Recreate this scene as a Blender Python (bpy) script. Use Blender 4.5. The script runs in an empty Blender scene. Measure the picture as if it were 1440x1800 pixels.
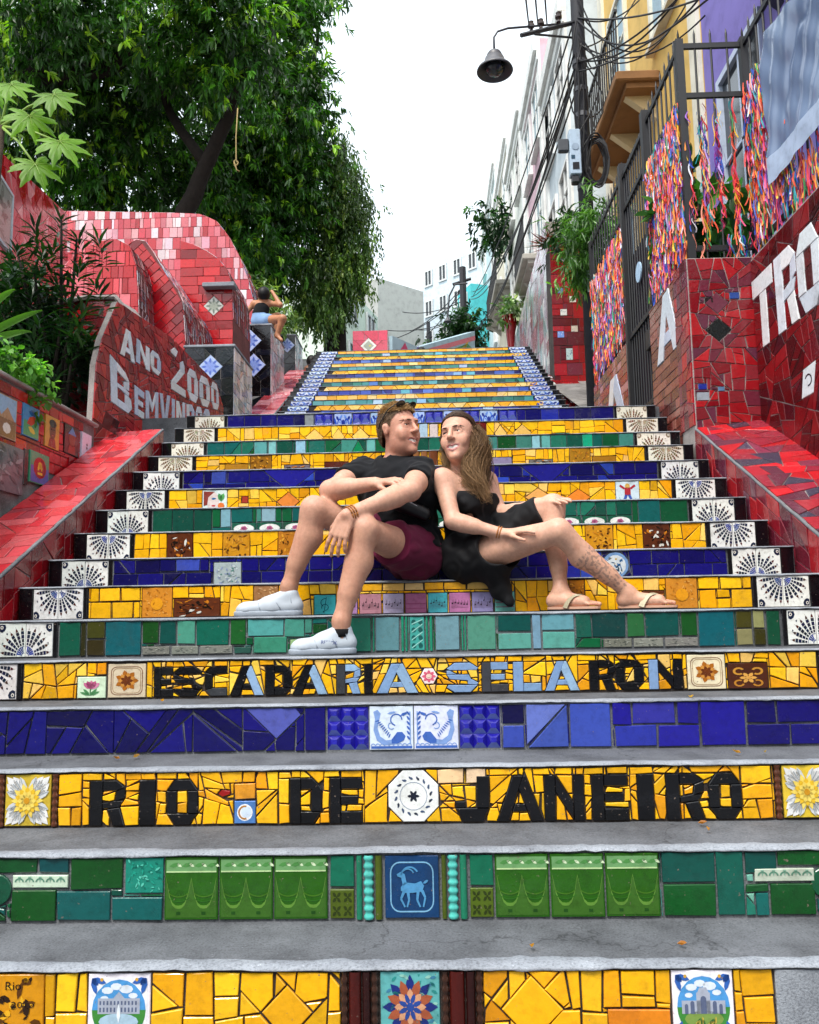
import bpy, math, random
import numpy as np
from mathutils import Vector, Matrix

# ------------------------------------------------------------------ camera, sky, sun, exposure
SC = bpy.context.scene
COL = SC.collection
F_PX, IW, IH = 1440.0, 1440.0, 1800.0
PITCH, YAW, ROLL = 0.12, 0.0251, 0.0173
EYE = np.array([0.0711, 0.0, 1.035])
_cy, _sy, _cp, _sp = math.cos(YAW), math.sin(YAW), math.cos(PITCH), math.sin(PITCH)
C_FW = np.array([-_sy*_cp, _cy*_cp, _sp])
_r = np.array([_cy, _sy, 0.0]); _u = np.cross(_r, C_FW)
C_R = _r*math.cos(ROLL) - _u*math.sin(ROLL)
C_U = _u*math.cos(ROLL) + _r*math.sin(ROLL)
cd = bpy.data.cameras.new('camera'); cam = bpy.data.objects.new('camera', cd); COL.objects.link(cam)
cd.sensor_fit = 'HORIZONTAL'; cd.sensor_width = 36.0; cd.lens = 36.0*F_PX/IW
cd.clip_start = 0.05; cd.clip_end = 2000.0
m4 = Matrix.Identity(4)
for i in range(3):
    m4[i][0], m4[i][1], m4[i][2], m4[i][3] = C_R[i], C_U[i], -C_FW[i], EYE[i]
cam.matrix_world = m4
SC.camera = cam

w = bpy.data.worlds.new('World'); SC.world = w; w.use_nodes = True
nt = w.node_tree; nt.nodes.clear()
out = nt.nodes.new('ShaderNodeOutputWorld')
sky = nt.nodes.new('ShaderNodeTexSky'); sky.sky_type = 'NISHITA'; sky.sun_disc = False
SUN_EL, SUN_AZ = math.radians(58), math.radians(205)
sky.sun_elevation = SUN_EL; sky.sun_rotation = SUN_AZ; sky.dust_density = 6.0; sky.air_density = 1.0
bg = nt.nodes.new('ShaderNodeBackground'); bg.inputs['Strength'].default_value = 0.05
nt.links.new(sky.outputs[0], bg.inputs['Color'])
cl = nt.nodes.new('ShaderNodeBackground')          # even bright cloud cover over the whole sky
cl.inputs['Color'].default_value = (0.88, 0.96, 1.0, 1); cl.inputs['Strength'].default_value = 0.75
ad = nt.nodes.new('ShaderNodeAddShader')
nt.links.new(bg.outputs[0], ad.inputs[0]); nt.links.new(cl.outputs[0], ad.inputs[1]); nt.links.new(ad.outputs[0], out.inputs['Surface'])

sd = bpy.data.lights.new('sun', 'SUN'); sd.energy = 1.5; sd.angle = math.radians(14); sd.color = (1.0, 0.965, 0.91)
sun = bpy.data.objects.new('sun', sd); COL.objects.link(sun)
sdir = Vector((math.sin(SUN_AZ)*math.cos(SUN_EL), math.cos(SUN_AZ)*math.cos(SUN_EL), math.sin(SUN_EL)))
sun.rotation_euler = sdir.to_track_quat('Z', 'Y').to_euler(); sun.location = (0, 0, 30)
SC.view_settings.view_transform = 'Standard'; SC.view_settings.look = 'None'
SC.view_settings.exposure = 1.05; SC.view_settings.gamma = 1.0
SC.render.engine = 'CYCLES'
SC.cycles.use_denoising = True
SC.cycles.max_bounces = 6; SC.cycles.transparent_max_bounces = 6

# ------------------------------------------------------------------ pixel helpers (a pixel gives a direction; depth comes from what it touches)
def ray(px, py):
    d = C_FW + C_R*((px-IW/2)/F_PX) - C_U*((py-IH/2)/F_PX)
    return d
def PY(px, py, Y):
    d = ray(px, py); return EYE + d*(Y-EYE[1])/d[1]
def PX(px, py, X):
    d = ray(px, py); return EYE + d*(X-EYE[0])/d[0]
def PZ(px, py, Z):
    d = ray(px, py); return EYE + d*(Z-EYE[2])/d[2]
def proj(p):
    d = np.asarray(p, float)-EYE; wz = d@C_FW
    return IW/2+F_PX*(d@C_R)/wz, IH/2-F_PX*(d@C_U)/wz
def X_at(px, Y, Z):
    X = (px-720)/F_PX*Y
    for _ in range(6):
        X += (px-proj((X, Y, Z))[0])/F_PX*Y
    return X
def Z_at(py, X, Y):
    Z = 1.0
    for _ in range(6):
        Z -= (py-proj((X, Y, Z))[1])/F_PX*Y
    return Z

# ------------------------------------------------------------------ colours and materials
def lin(c):
    return c/12.92 if c <= 0.04045 else ((c+0.055)/1.055)**2.4
def hx(s, k=1.0):
    s = s.lstrip('#'); return tuple(lin(int(s[i:i+2], 16)/255.0)*k for i in (0, 2, 4))
MATS = {}
def _mat(name):
    m = bpy.data.materials.new(name); m.use_nodes = True; MATS[name] = m
    t = m.node_tree; b = t.nodes['Principled BSDF']; return m, t, b
def _n(t, typ, **kw):
    n = t.nodes.new(typ)
    for k, v in kw.items():
        if k.startswith('i_'): n.inputs[k[2:].replace('_', ' ')].default_value = v
        else: setattr(n, k, v)
    return n
def _coords(t, scale=1.0):
    g = _n(t, 'ShaderNodeNewGeometry'); mp = _n(t, 'ShaderNodeVectorMath', operation='SCALE'); mp.inputs['Scale'].default_value = scale
    t.links.new(g.outputs['Position'], mp.inputs[0]); return mp.outputs[0]
def _noise(t, scale, detail=4, rough=0.6, vec=None):
    n = _n(t, 'ShaderNodeTexNoise'); n.inputs['Scale'].default_value = scale; n.inputs['Detail'].default_value = detail; n.inputs['Roughness'].default_value = rough
    t.links.new(vec if vec is not None else _coords(t), n.inputs['Vector']); return n
def _ramp(t, src, stops):
    r = _n(t, 'ShaderNodeValToRGB'); e = r.color_ramp.elements
    while len(e) < len(stops): e.new(0.5)
    for i, (p, c) in enumerate(stops):
        e[i].position = p; e[i].color = (*c, 1) if len(c) == 3 else c
    t.links.new(src, r.inputs[0]); return r
def _mul(t, a, b, fac=1.0, mode='MULTIPLY'):
    x = _n(t, 'ShaderNodeMix', data_type='RGBA', blend_type=mode); x.inputs[0].default_value = fac
    for s, i in ((a, 6), (b, 7)):
        if hasattr(s, 'is_linked') or hasattr(s, 'links'): t.links.new(s, x.inputs[i])
        else: x.inputs[i].default_value = (*s, 1)
    return x.outputs[2]
def _bump(t, b, h, strength, dist):
    n = _n(t, 'ShaderNodeBump'); n.inputs['Strength'].default_value = strength; n.inputs['Distance'].default_value = dist
    t.links.new(h, n.inputs['Height']); t.links.new(n.outputs[0], b.inputs['Normal'])

def glaze(name, src, rough=0.13, grime=0.55, bump=0.25, coat=0.0, spec=0.5):
    """glazed ceramic: colour from the object colour or from the print's colour layer, with mottling, grime and a wavy glaze"""
    m, t, b = _mat(name)
    if src == 'object':
        c = _n(t, 'ShaderNodeObjectInfo').outputs['Color']
    else:
        c = _n(t, 'ShaderNodeAttribute', attribute_name='Col').outputs['Color']
    n1 = _noise(t, 38, 5, 0.65); r1 = _ramp(t, n1.outputs[0], [(0.28, (0.72, 0.70, 0.68)), (0.52, (1, 1, 1)), (0.8, (1.05, 1.03, 1.0))])
    c1 = _mul(t, c, r1.outputs[0], 0.8)
    n2 = _noise(t, 7, 6, 0.7); r2 = _ramp(t, n2.outputs[0], [(0.30, (0.62, 0.60, 0.57)), (0.46, (1, 1, 1))])
    c2 = _mul(t, c1, r2.outputs[0], grime)
    n4 = _noise(t, 85, 3, 0.55); ch = _ramp(t, n4.outputs[0], [(0.69, (0, 0, 0)), (0.73, (0.9, 0.9, 0.9))])      # chips and pits down to the clay
    mxc = _n(t, 'ShaderNodeMix', data_type='RGBA'); t.links.new(ch.outputs[0], mxc.inputs[0]); t.links.new(c2, mxc.inputs[6]); mxc.inputs[7].default_value = (0.20, 0.15, 0.12, 1); c2 = mxc.outputs[2]
    t.links.new(c2, b.inputs['Base Color'])
    rr = _ramp(t, n2.outputs[0], [(0.3, (0.45,)*3), (0.5, (rough,)*3), (0.75, (rough*1.5,)*3)])
    t.links.new(rr.outputs[0], b.inputs['Roughness'])
    b.inputs['Specular IOR Level'].default_value = spec
    n3 = _noise(t, 55, 2, 0.5); _bump(t, b, n3.outputs[0], bump, 0.004)
    return m
def plain(name, col, rough=0.7, nscale=20, var=0.35, bump=0.3, bdist=0.004, spec=0.4, metal=0.0):
    m, t, b = _mat(name)
    n1 = _noise(t, nscale, 6, 0.65)
    r1 = _ramp(t, n1.outputs[0], [(0.25, (1-var,)*3), (0.5, (1, 1, 1)), (0.8, (1+var*0.4,)*3)])
    t.links.new(_mul(t, tuple(col), r1.outputs[0]), b.inputs['Base Color'])
    b.inputs['Roughness'].default_value = rough; b.inputs['Specular IOR Level'].default_value = spec; b.inputs['Metallic'].default_value = metal
    _bump(t, b, n1.outputs[0], bump, bdist)
    return m
def objcol(name, rough=0.6, nscale=15, var=0.3, bump=0.2, spec=0.3, src='object'):
    m, t, b = _mat(name)
    c = _n(t, 'ShaderNodeObjectInfo').outputs['Color'] if src == 'object' else _n(t, 'ShaderNodeAttribute', attribute_name='Col').outputs['Color']
    n1 = _noise(t, nscale, 6, 0.65)
    r1 = _ramp(t, n1.outputs[0], [(0.25, (1-var,)*3), (0.5, (1, 1, 1)), (0.8, (1+var*0.3,)*3)])
    t.links.new(_mul(t, c, r1.outputs[0]), b.inputs['Base Color'])
    b.inputs['Roughness'].default_value = rough; b.inputs['Specular IOR Level'].default_value = spec
    _bump(t, b, n1.outputs[0], bump, 0.004)
    return m
glaze('glaze', 'object'); glaze('glaze_print', 'attr')
glaze('glaze_wall', 'object', rough=0.10, grime=0.7, bump=0.35); glaze('glaze_wall_print', 'attr', rough=0.10, grime=0.7, bump=0.35)
objcol('paint', 0.75); objcol('paint_attr', 0.75, src='attr'); objcol('cloth_attr', 0.85, nscale=160, var=0.18, src='attr')
objcol('metal_paint', 0.45, spec=0.5)
# concrete
def concrete(name, base, dark, rough=0.85):
    m, t, b = _mat(name)
    n1 = _noise(t, 5, 8, 0.7); n2 = _noise(t, 160, 3, 0.6); n3 = _noise(t, 1.6, 5, 0.6)
    r1 = _ramp(t, n1.outputs[0], [(0.25, dark), (0.55, base), (0.85, tuple(min(1, c*1.3) for c in base))])
    r2 = _ramp(t, n2.outputs[0], [(0.30, (0.6, 0.6, 0.6)), (0.5, (1, 1, 1)), (0.68, (1.05, 1.05, 1.05)), (0.74, (2.0, 2.0, 2.0))])
    r3 = _ramp(t, n3.outputs[0], [(0.3, (0.7, 0.7, 0.71)), (0.6, (1, 1, 1))])
    cc = _mul(t, _mul(t, r1.outputs[0], r2.outputs[0]), r3.outputs[0])
    if name == 'tread':
        vo = _n(t, 'ShaderNodeTexVoronoi', feature='DISTANCE_TO_EDGE'); vo.inputs['Scale'].default_value = 0.75
        ds = _noise(t, 5, 4, 0.6); va = _n(t, 'ShaderNodeVectorMath', operation='MULTIPLY_ADD'); va.inputs[1].default_value = (0.35, 0.35, 0.35); t.links.new(ds.outputs['Color'], va.inputs[0]); t.links.new(_coords(t), va.inputs[2]); t.links.new(va.outputs[0], vo.inputs['Vector'])
        rk = _ramp(t, vo.outputs[0], [(0.0, (0.5, 0.5, 0.5)), (0.0015, (0.62, 0.62, 0.62)), (0.004, (1, 1, 1))]); cc = _mul(t, cc, rk.outputs[0])
    t.links.new(cc, b.inputs['Base Color'])
    b.inputs['Roughness'].default_value = rough; b.inputs['Specular IOR Level'].default_value = 0.3
    ad = _n(t, 'ShaderNodeMath', operation='ADD'); t.links.new(n1.outputs[0], ad.inputs[0]); t.links.new(n2.outputs[0], ad.inputs[1])
    _bump(t, b, ad.outputs[0], 0.45, 0.006)
    return m
concrete('tread', hx('#64676c'), hx('#404246'))
concrete('nosing', hx('#969ca4'), hx('#666a72'))
concrete('grout', hx('#6a6560'), hx('#3a3835'))
concrete('grout_mid', hx('#7c8084'), hx('#55585c'))
concrete('grout_dark', hx('#4a423f'), hx('#262220'))
concrete('grout_pale', hx('#a8a09c'), hx('#7d7673'))
concrete('old_wall', hx('#8d8a88'), hx('#4a4947'))

# ------------------------------------------------------------------ object helpers
def set_tags(o, label=None, cat=None, group=None, kind=None):
    if label: o['label'] = label
    if cat: o['category'] = cat
    if group: o['group'] = group
    if kind: o['kind'] = kind
    return o
def empty(name, loc, label=None, cat=None, group=None, kind=None):
    o = bpy.data.objects.new(name, None); COL.objects.link(o); o.location = Vector([float(c) for c in loc]); o.empty_display_size = 0.1
    return set_tags(o, label, cat, group, kind)
def wloc(o):
    v = np.zeros(3)
    while o is not None:
        v += np.array(o.location); o = o.parent
    return v
def mesh(name, verts, faces, mat, parent=None, color=None, fcol=None, smooth=False, matidx=None, tags=None):
    """one mesh object from world coordinates; its origin is its base, or its parent's"""
    V = np.asarray(verts, dtype=float).reshape(-1, 3)
    me = bpy.data.meshes.new(name)
    if parent is not None: base = wloc(parent)
    else:
        lo, hi = V.min(0), V.max(0); base = np.array([(lo[0]+hi[0])/2, (lo[1]+hi[1])/2, lo[2]])
    if isinstance(faces, np.ndarray) and faces.ndim == 2:
        k = faces.shape[1]; nf = len(faces)
        me.vertices.add(len(V)); me.vertices.foreach_set('co', (V-base).astype(np.float32).ravel())
        me.loops.add(nf*k); me.loops.foreach_set('vertex_index', faces.astype(np.int32).ravel())
        me.polygons.add(nf); me.polygons.foreach_set('loop_start', np.arange(nf, dtype=np.int32)*k)
        me.update(calc_edges=True); me.validate()
    else:
        me.from_pydata((V-base).tolist(), [], [list(map(int, f)) for f in faces])
    for mm in (mat if isinstance(mat, (list, tuple)) else [mat]):
        me.materials.append(MATS[mm] if isinstance(mm, str) else mm)
    if matidx is not None: me.polygons.foreach_set('material_index', np.asarray(matidx, dtype=np.int32))
    if fcol is not None:
        at = me.color_attributes.new('Col', 'FLOAT_COLOR', 'CORNER')
        fc = np.asarray(fcol, dtype=np.float32).reshape(-1, 3)
        lt = np.empty(len(me.polygons), dtype=np.int32); me.polygons.foreach_get('loop_total', lt)
        cc = np.ones((lt.sum(), 4), dtype=np.float32); cc[:, :3] = np.repeat(fc, lt, axis=0)
        at.data.foreach_set('color', cc.ravel())
    if smooth: me.polygons.foreach_set('use_smooth', np.ones(len(me.polygons), dtype=bool))
    o = bpy.data.objects.new(name, me); COL.objects.link(o)
    if parent is not None: o.parent = parent
    else: o.location = Vector(base.tolist())
    if color is not None: o.color = (*color, 1)
    if tags: set_tags(o, **tags)
    return o
class MB:
    """collects shapes for one mesh"""
    def __init__(s): s.v = []; s.f = []; s.c = []
    def add(s, v, f, c=None):
        n = len(s.v); s.v += [tuple(map(float, p)) for p in v]; s.f += [[i+n for i in q] for q in f]; s.c += [c or (0.5, 0.5, 0.5)]*len(f); return s
    def box(s, a, b, c=None, bev=0.0):
        (x0, y0, z0), (x1, y1, z1) = a, b
        if bev <= 0:
            v = [(x0, y0, z0), (x1, y0, z0), (x1, y1, z0), (x0, y1, z0), (x0, y0, z1), (x1, y0, z1), (x1, y1, z1), (x0, y1, z1)]
            return s.add(v, [(3, 2, 1, 0), (4, 5, 6, 7), (0, 1, 5, 4), (1, 2, 6, 5), (2, 3, 7, 6), (3, 0, 4, 7)], c)
        e = bev; rings = []
        for z, k in ((z0, e), (z0+e, 0), (z1-e, 0), (z1, e)):
            q = []
            for cx, cy in ((0, 0), (1, 0), (1, 1), (0, 1)):
                X = x1 if cx else x0; Y = y1 if cy else y0; sx = -1 if cx else 1; sy = -1 if cy else 1
                p1 = (X+sx*(e+k), Y+sy*k, z); p2 = (X+sx*k, Y+sy*(e+k), z)
                q += [p1, p2] if (cx, cy) in ((1, 0), (0, 1)) else [p2, p1]
            rings.append(q)
        v = [p for q in rings for p in q]; f = [list(range(7, -1, -1)), [24+i for i in range(8)]]
        for r in range(3):
            for i in range(8): f.append((r*8+i, r*8+(i+1) % 8, r*8+8+(i+1) % 8, r*8+8+i))
        return s.add(v, f, c)
    def tube(s, pts, rad, n=8, c=None, caps=True):
        P = [np.asarray(p, float) for p in pts]; R = rad if hasattr(rad, '__len__') else [rad]*len(P)
        v = []; f = []; up = None
        for i, p in enumerate(P):
            d = P[min(i+1, len(P)-1)]-P[max(i-1, 0)]; d = d/(np.linalg.norm(d)+1e-12)
            if up is None:
                up = np.array([0, 0, 1.0]) if abs(d[2]) < 0.9 else np.array([1.0, 0, 0])
            a = np.cross(d, up); a /= np.linalg.norm(a)+1e-12; bb = np.cross(a, d); up = bb
            for j in range(n):
                th = 2*math.pi*j/n; v.append(p+R[i]*(math.cos(th)*a+math.sin(th)*bb))
        for i in range(len(P)-1):
            for j in range(n): f.append((i*n+j, i*n+(j+1) % n, (i+1)*n+(j+1) % n, (i+1)*n+j))
        if caps: f.append(tuple(range(n-1, -1, -1))); f.append(tuple((len(P)-1)*n+j for j in range(n)))
        return s.add(v, f, c)
    def lathe(s, center, prof, n=20, c=None, axis=2):
        v = []; f = []
        for r, z in prof:
            for j in range(n):
                th = 2*math.pi*j/n; p = [r*math.cos(th), r*math.sin(th), z]
                if axis == 1: p = [p[0], p[2], p[1]]
                v.append(np.array(center)+np.array(p))
        for i in range(len(prof)-1):
            for j in range(n): f.append((i*n+j, i*n+(j+1) % n, (i+1)*n+(j+1) % n, (i+1)*n+j))
        return s.add(v, f, c)
    def prism(s, poly, ext, c=None):
        """poly: 3D points in order, ext: extrusion vector"""
        P = [np.asarray(p, float) for p in poly]; n = len(P); e = np.asarray(ext, float)
        v = P+[p+e for p in P]; f = [tuple(range(n-1, -1, -1)), tuple(range(n, 2*n))]
        for i in range(n): f.append((i, (i+1) % n, n+(i+1) % n, n+i))
        return s.add(v, f, c)
    def build(s, name, mat, parent=None, color=None, smooth=False, attr=False, tags=None):
        return mesh(name, s.v, s.f, mat, parent, color, s.c if attr else None, smooth, tags=tags)

# ------------------------------------------------------------------ mosaic: convex polygons in a plane
def area(p):
    return 0.5*sum(p[i][0]*p[(i+1) % len(p)][1]-p[(i+1) % len(p)][0]*p[i][1] for i in range(len(p)))
def clip(p, a, b, c):
    """keep a*x+b*y <= c"""
    o = []; n = len(p)
    for i in range(n):
        P, Q = p[i], p[(i+1) % n]; dp = a*P[0]+b*P[1]-c; dq = a*Q[0]+b*Q[1]-c
        if dp <= 0: o.append(P)
        if (dp < 0 < dq) or (dq < 0 < dp):
            t = dp/(dp-dq); o.append((P[0]+t*(Q[0]-P[0]), P[1]+t*(Q[1]-P[1])))
    return o if len(o) >= 3 else []
def ccw(p):
    return p if area(p) > 0 else p[::-1]
def edges(p):
    for i in range(len(p)):
        (x0, y0), (x1, y1) = p[i], p[(i+1) % len(p)]; l = math.hypot(x1-x0, y1-y0)
        if l < 1e-7: continue
        a, b = (y1-y0)/l, -(x1-x0)/l      # outward normal of a ccw polygon
        yield a, b, a*x0+b*y0
def inset(p, d):
    q = p
    for a, b, c in list(edges(p)):
        q = clip(q, a, b, c-d)
        if not q: return []
    r = []
    for i, P in enumerate(q):
        if math.hypot(P[0]-q[i-1][0], P[1]-q[i-1][1]) > 0.0008: r.append(P)
    return r if len(r) >= 3 else []
def subtract(p, cut):
    out = []; rem = p
    for a, b, c in edges(cut):
        if not rem: return out
        o = clip(rem, -a, -b, -c)
        if o and area(o) > 1e-6: out.append(o)
        rem = clip(rem, a, b, c)
    return out
def intersect(p, q):
    for a, b, c in edges(q):
        p = clip(p, a, b, c)
        if not p: return []
    return p
def subtract_all(polys, cuts):
    for cu in cuts:
        lo = (min(x for x, _ in cu), min(y for _, y in cu)); hi = (max(x for x, _ in cu), max(y for _, y in cu)); nx = []
        for p in polys:
            if max(x for x, _ in p) < lo[0] or min(x for x, _ in p) > hi[0] or max(y for _, y in p) < lo[1] or min(y for _, y in p) > hi[1]: nx.append(p)
            else: nx += subtract(p, cu)
        polys = nx
    return polys
def rect(x0, x1, y0, y1):
    return [(x0, y0), (x1, y0), (x1, y1), (x0, y1)]
def crazy(p, size, rng, jit=0.12, diag=0.12, first=True):
    """split a convex polygon into broken-tile pieces about size across"""
    A = area(p)
    if A < size*size*rng.uniform(0.7, 1.35): return [p]
    cx = sum(x for x, _ in p)/len(p); cy = sum(y for _, y in p)/len(p)
    sx = max(x for x, _ in p)-min(x for x, _ in p); sy = max(y for _, y in p)-min(y for _, y in p)
    th = 0.0 if sx > sy*rng.uniform(0.8, 1.25) else math.pi/2
    th += rng.gauss(0, jit)
    if rng.random() < diag and A < size*size*5: th += rng.choice((-1, 1))*rng.uniform(0.5, 0.95)
    a, b = math.cos(th), math.sin(th); f = rng.uniform(-0.14, 0.14)
    c = a*(cx+f*sx)+b*(cy+f*sy)
    o = []
    for q in (clip(p, a, b, c), clip(p, -a, -b, -c)):
        if q: o += crazy(q, size, rng, jit, diag, False)
    return o
def bricks(x0, x1, y0, y1, w, h, rng, jit=0.2):
    o = []; nr = max(1, round((y1-y0)/h)); y = y0
    for r in range(nr):
        yn = y1 if r == nr-1 else y0+(y1-y0)*(r+1)/nr+rng.uniform(-jit, jit)*h*0.4; x = x0
        while x < x1-1e-6:
            xn = x+w*rng.uniform(1-jit*2, 1+jit*2)
            if x1-xn < w*0.45: xn = x1
            o.append(rect(x, xn, y, yn)); x = xn
        y = yn
    return o
class Frame:
    """plane: (u, v, n) -> world"""
    def __init__(s, O, U, V, N=None):
        s.O, s.U, s.V = (np.asarray(a, float) for a in (O, U, V)); s.N = np.cross(s.U, s.V) if N is None else np.asarray(N, float); s.N = s.N/np.linalg.norm(s.N)
    def __call__(s, u, v, n=0.0): return s.O+s.U*u+s.V*v+s.N*n
class Surf:
    """curved patch from a function f(u, v) -> point"""
    def __init__(s, f, flip=1): s.f = f; s.flip = flip
    def __call__(s, u, v, n=0.0):
        p = np.asarray(s.f(u, v), float)
        if n:
            e = 1e-3; a = np.asarray(s.f(u+e, v))-p; b = np.asarray(s.f(u, v+e))-p; k = np.cross(a, b); p = p+k/(np.linalg.norm(k)+1e-12)*n*s.flip
        return p
RNG = random.Random(7)
def tile(parent, poly, fr, color, name='tile', th=0.007, gap=0.0022, mat='glaze', tilt=0.012, bev=0.0018, prints=None, shade=0.10, rng=RNG, base=-0.006, collect=None):
    q = inset(ccw(poly), gap)
    if not q or area(q) < 3e-5: return None
    if prints is None and name == 'tile':
        q = [(x+rng.gauss(0, 0.0011), y+rng.gauss(0, 0.0011)) for x, y in q]
    q2 = inset(q, bev)
    n = len(q)
    cx = sum(x for x, _ in q)/n; cy = sum(y for _, y in q)/n
    ta, tb = rng.gauss(0, tilt), rng.gauss(0, tilt); th = th+rng.uniform(-0.0012, 0.0012)
    hh = lambda x, y, k: th-k+ta*(x-cx)+tb*(y-cy)
    V = []; Fc = []
    V += [fr(x, y, base) for x, y in q]; V += [fr(x, y, hh(x, y, bev)) for x, y in q]
    for i in range(n): Fc.append((i, (i+1) % n, n+(i+1) % n, n+i))
    if len(q2) == n:
        V += [fr(x, y, hh(x, y, 0)) for x, y in q2]
        for i in range(n): Fc.append((n+i, n+(i+1) % n, 2*n+(i+1) % n, 2*n+i))
        Fc.append(tuple(2*n+i for i in range(n)))
    else:
        Fc.append(tuple(n+i for i in range(n)))
    k = 1+rng.gauss(0, shade); col = tuple(max(0.0, min(1.0, c*k*(1+rng.gauss(0, shade*0.3)))) for c in color)
    if collect is not None:
        collect.append((V, Fc, col)); return None
    if prints is None:
        return mesh(name, V, Fc, mat, parent, color=col)
    fc = [col]*len(Fc)
    x0 = min(x for x, _ in q); x1 = max(x for x, _ in q); y0 = min(y for _, y in q); y1 = max(y for _, y in q)
    for i, pr in enumerate(prints):
        pl, pc = pr[0], pr[1]; lift = pr[2] if len(pr) > 2 else 0.0
        m = len(V); lay = 0.0005+0.00035*(pr[3] if len(pr) > 3 else min(i, 6))
        for (u, v) in pl:
            X, Y = x0+(x1-x0)*(0.03+0.94*u), y0+(y1-y0)*(0.03+0.94*v)
            V.append(fr(X, Y, hh(X, Y, 0)+lay+lift))
        Fc.append(tuple(range(m, len(V)))); fc.append(pc)
    return mesh(name, V, Fc, 'glaze_print', parent, fcol=fc)
TILE_COUNT = {}
def fill(parent, polys, fr, palette, weights=None, name='tile', rng=RNG, minarea=1.2e-4, **kw):
    """every piece its own tile; past 300 on one thing the smallest in view are joined"""
    polys = [p for p in polys if p and abs(area(p)) > minarea]; left = 300-TILE_COUNT.get(parent.name, 0); single = set(range(len(polys)))
    if len(polys) > left:
        def shown(p):
            c = np.array(fr(sum(x for x, _ in p)/len(p), sum(y for _, y in p)/len(p))); px, py = proj(c); ins = 1.0 if -20 < px < IW+20 and -20 < py < IH+20 and (c-EYE)@C_FW > 0 else 0.01
            return ins*abs(area(p))/((c-EYE)@(c-EYE))
        sc_ = [shown(p) for p in polys]; single = set(sorted(range(len(polys)), key=lambda i: -sc_[i])[:max(0, left)])
    rest = []
    for i, p in enumerate(polys):
        tile(parent, p, fr, rng.choices(palette, weights)[0], name, rng=rng, collect=None if i in single else rest, **kw)
    TILE_COUNT[parent.name] = TILE_COUNT.get(parent.name, 0)+len(single)
    if rest:
        V, Fc, cc = [], [], []
        for v, f, c in rest:
            n = len(V); V += list(v); Fc += [tuple(x+n for x in q) for q in f]; cc += [c]*len(f)
        mesh('small_tile_field', V, Fc, 'glaze_wall_print', parent, fcol=cc, tags=dict(kind='stuff'))
# ------- flat print shapes (unit square)
def pcirc(cx, cy, r, n=14, ry=None, a0=0.0, a1=2*math.pi):
    full = abs(a1-a0) > 6.2
    k = n if full else n+1
    return [(cx+r*math.cos(a0+(a1-a0)*i/n), cy+(ry or r)*math.sin(a0+(a1-a0)*i/n)) for i in range(k)]
def pline(x0, y0, x1, y1, w, w2=None):
    l = math.hypot(x1-x0, y1-y0)+1e-9; nx, ny = -(y1-y0)/l, (x1-x0)/l; a = w/2; b = (w if w2 is None else w2)/2
    return [(x0+nx*a, y0+ny*a), (x0-nx*a, y0-ny*a), (x1-nx*b, y1-ny*b), (x1+nx*b, y1+ny*b)]
def parc(cx, cy, r, w, a0, a1, n=10):
    o = [(cx+(r+w/2)*math.cos(a0+(a1-a0)*i/n), cy+(r+w/2)*math.sin(a0+(a1-a0)*i/n)) for i in range(n+1)]
    return o+[(cx+(r-w/2)*math.cos(a1+(a0-a1)*i/n), cy+(r-w/2)*math.sin(a1+(a0-a1)*i/n)) for i in range(n+1)]
def petal(cx, cy, ang, l, w, off=0.0):
    c, s = math.cos(ang), math.sin(ang); pts = [(off, 0), (off+l*0.35, w/2), (off+l*0.75, w*0.4), (off+l, 0), (off+l*0.75, -w*0.4), (off+l*0.35, -w/2)]
    return [(cx+c*x-s*y, cy+s*x+c*y) for x, y in pts]

# ------------------------------------------------------------------ the staircase
SD = [2.114, 2.421, 2.727, 3.031, 3.333, 3.639, 3.946, 4.243, 4.541, 4.828, 5.123, 5.418, 5.712, 5.999, 6.298, 6.597]
ST = [z+1.035 for z in (-0.86, -0.676, -0.499, -0.332, -0.178, -0.016, 0.143, 0.296, 0.463, 0.631, 0.794, 0.964, 1.126, 1.285, 1.462, 1.634)]
HW = 1.587            # half width of the coloured part
EDGE = 1.93           # half width of the steps
UD0, UT0, UDT, UDH, UN = 9.17, ST[15], 0.258, 0.14, 23     # upper flight
LAND_Z = ST[15]

YEL = [hx('#f4b60e'), hx('#f2b010'), hx('#f7be1c'), hx('#eca20e'), hx('#f8cc4c'), hx('#f5c66a')]
YW = [5, 5, 5, 2, 1.6, 1.0]
YPALE = [hx('#f2b32a'), hx('#f4c464'), hx('#f3cd86'), hx('#eda51c'), hx('#f0ae08')]
NAVY = [hx('#0c0858'), hx('#100a68'), hx('#131070'), hx('#0a0648'), hx('#1a2488'), hx('#3048a8')]
NW = [5, 5, 4, 3, 2, 1.2]
BLUE = [hx('#2a44ac'), hx('#1a2a94'), hx('#4765c4'), hx('#17107a'), hx('#6a86d2')]
GRN = [hx('#0b5a34'), hx('#0d4a3c'), hx('#0a4a1e'), hx('#1d6a58'), hx('#3f8276'), hx('#0e5a56'), hx('#6ba898')]
GW = [4, 4, 3, 3, 2, 3, 1]
BLK = hx('#0b0b10'); CREAM = hx('#e9e6dc'); WHT = hx('#eef0f2'); NVY = hx('#141a3c'); BRN = hx('#5a2c1c')

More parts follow.
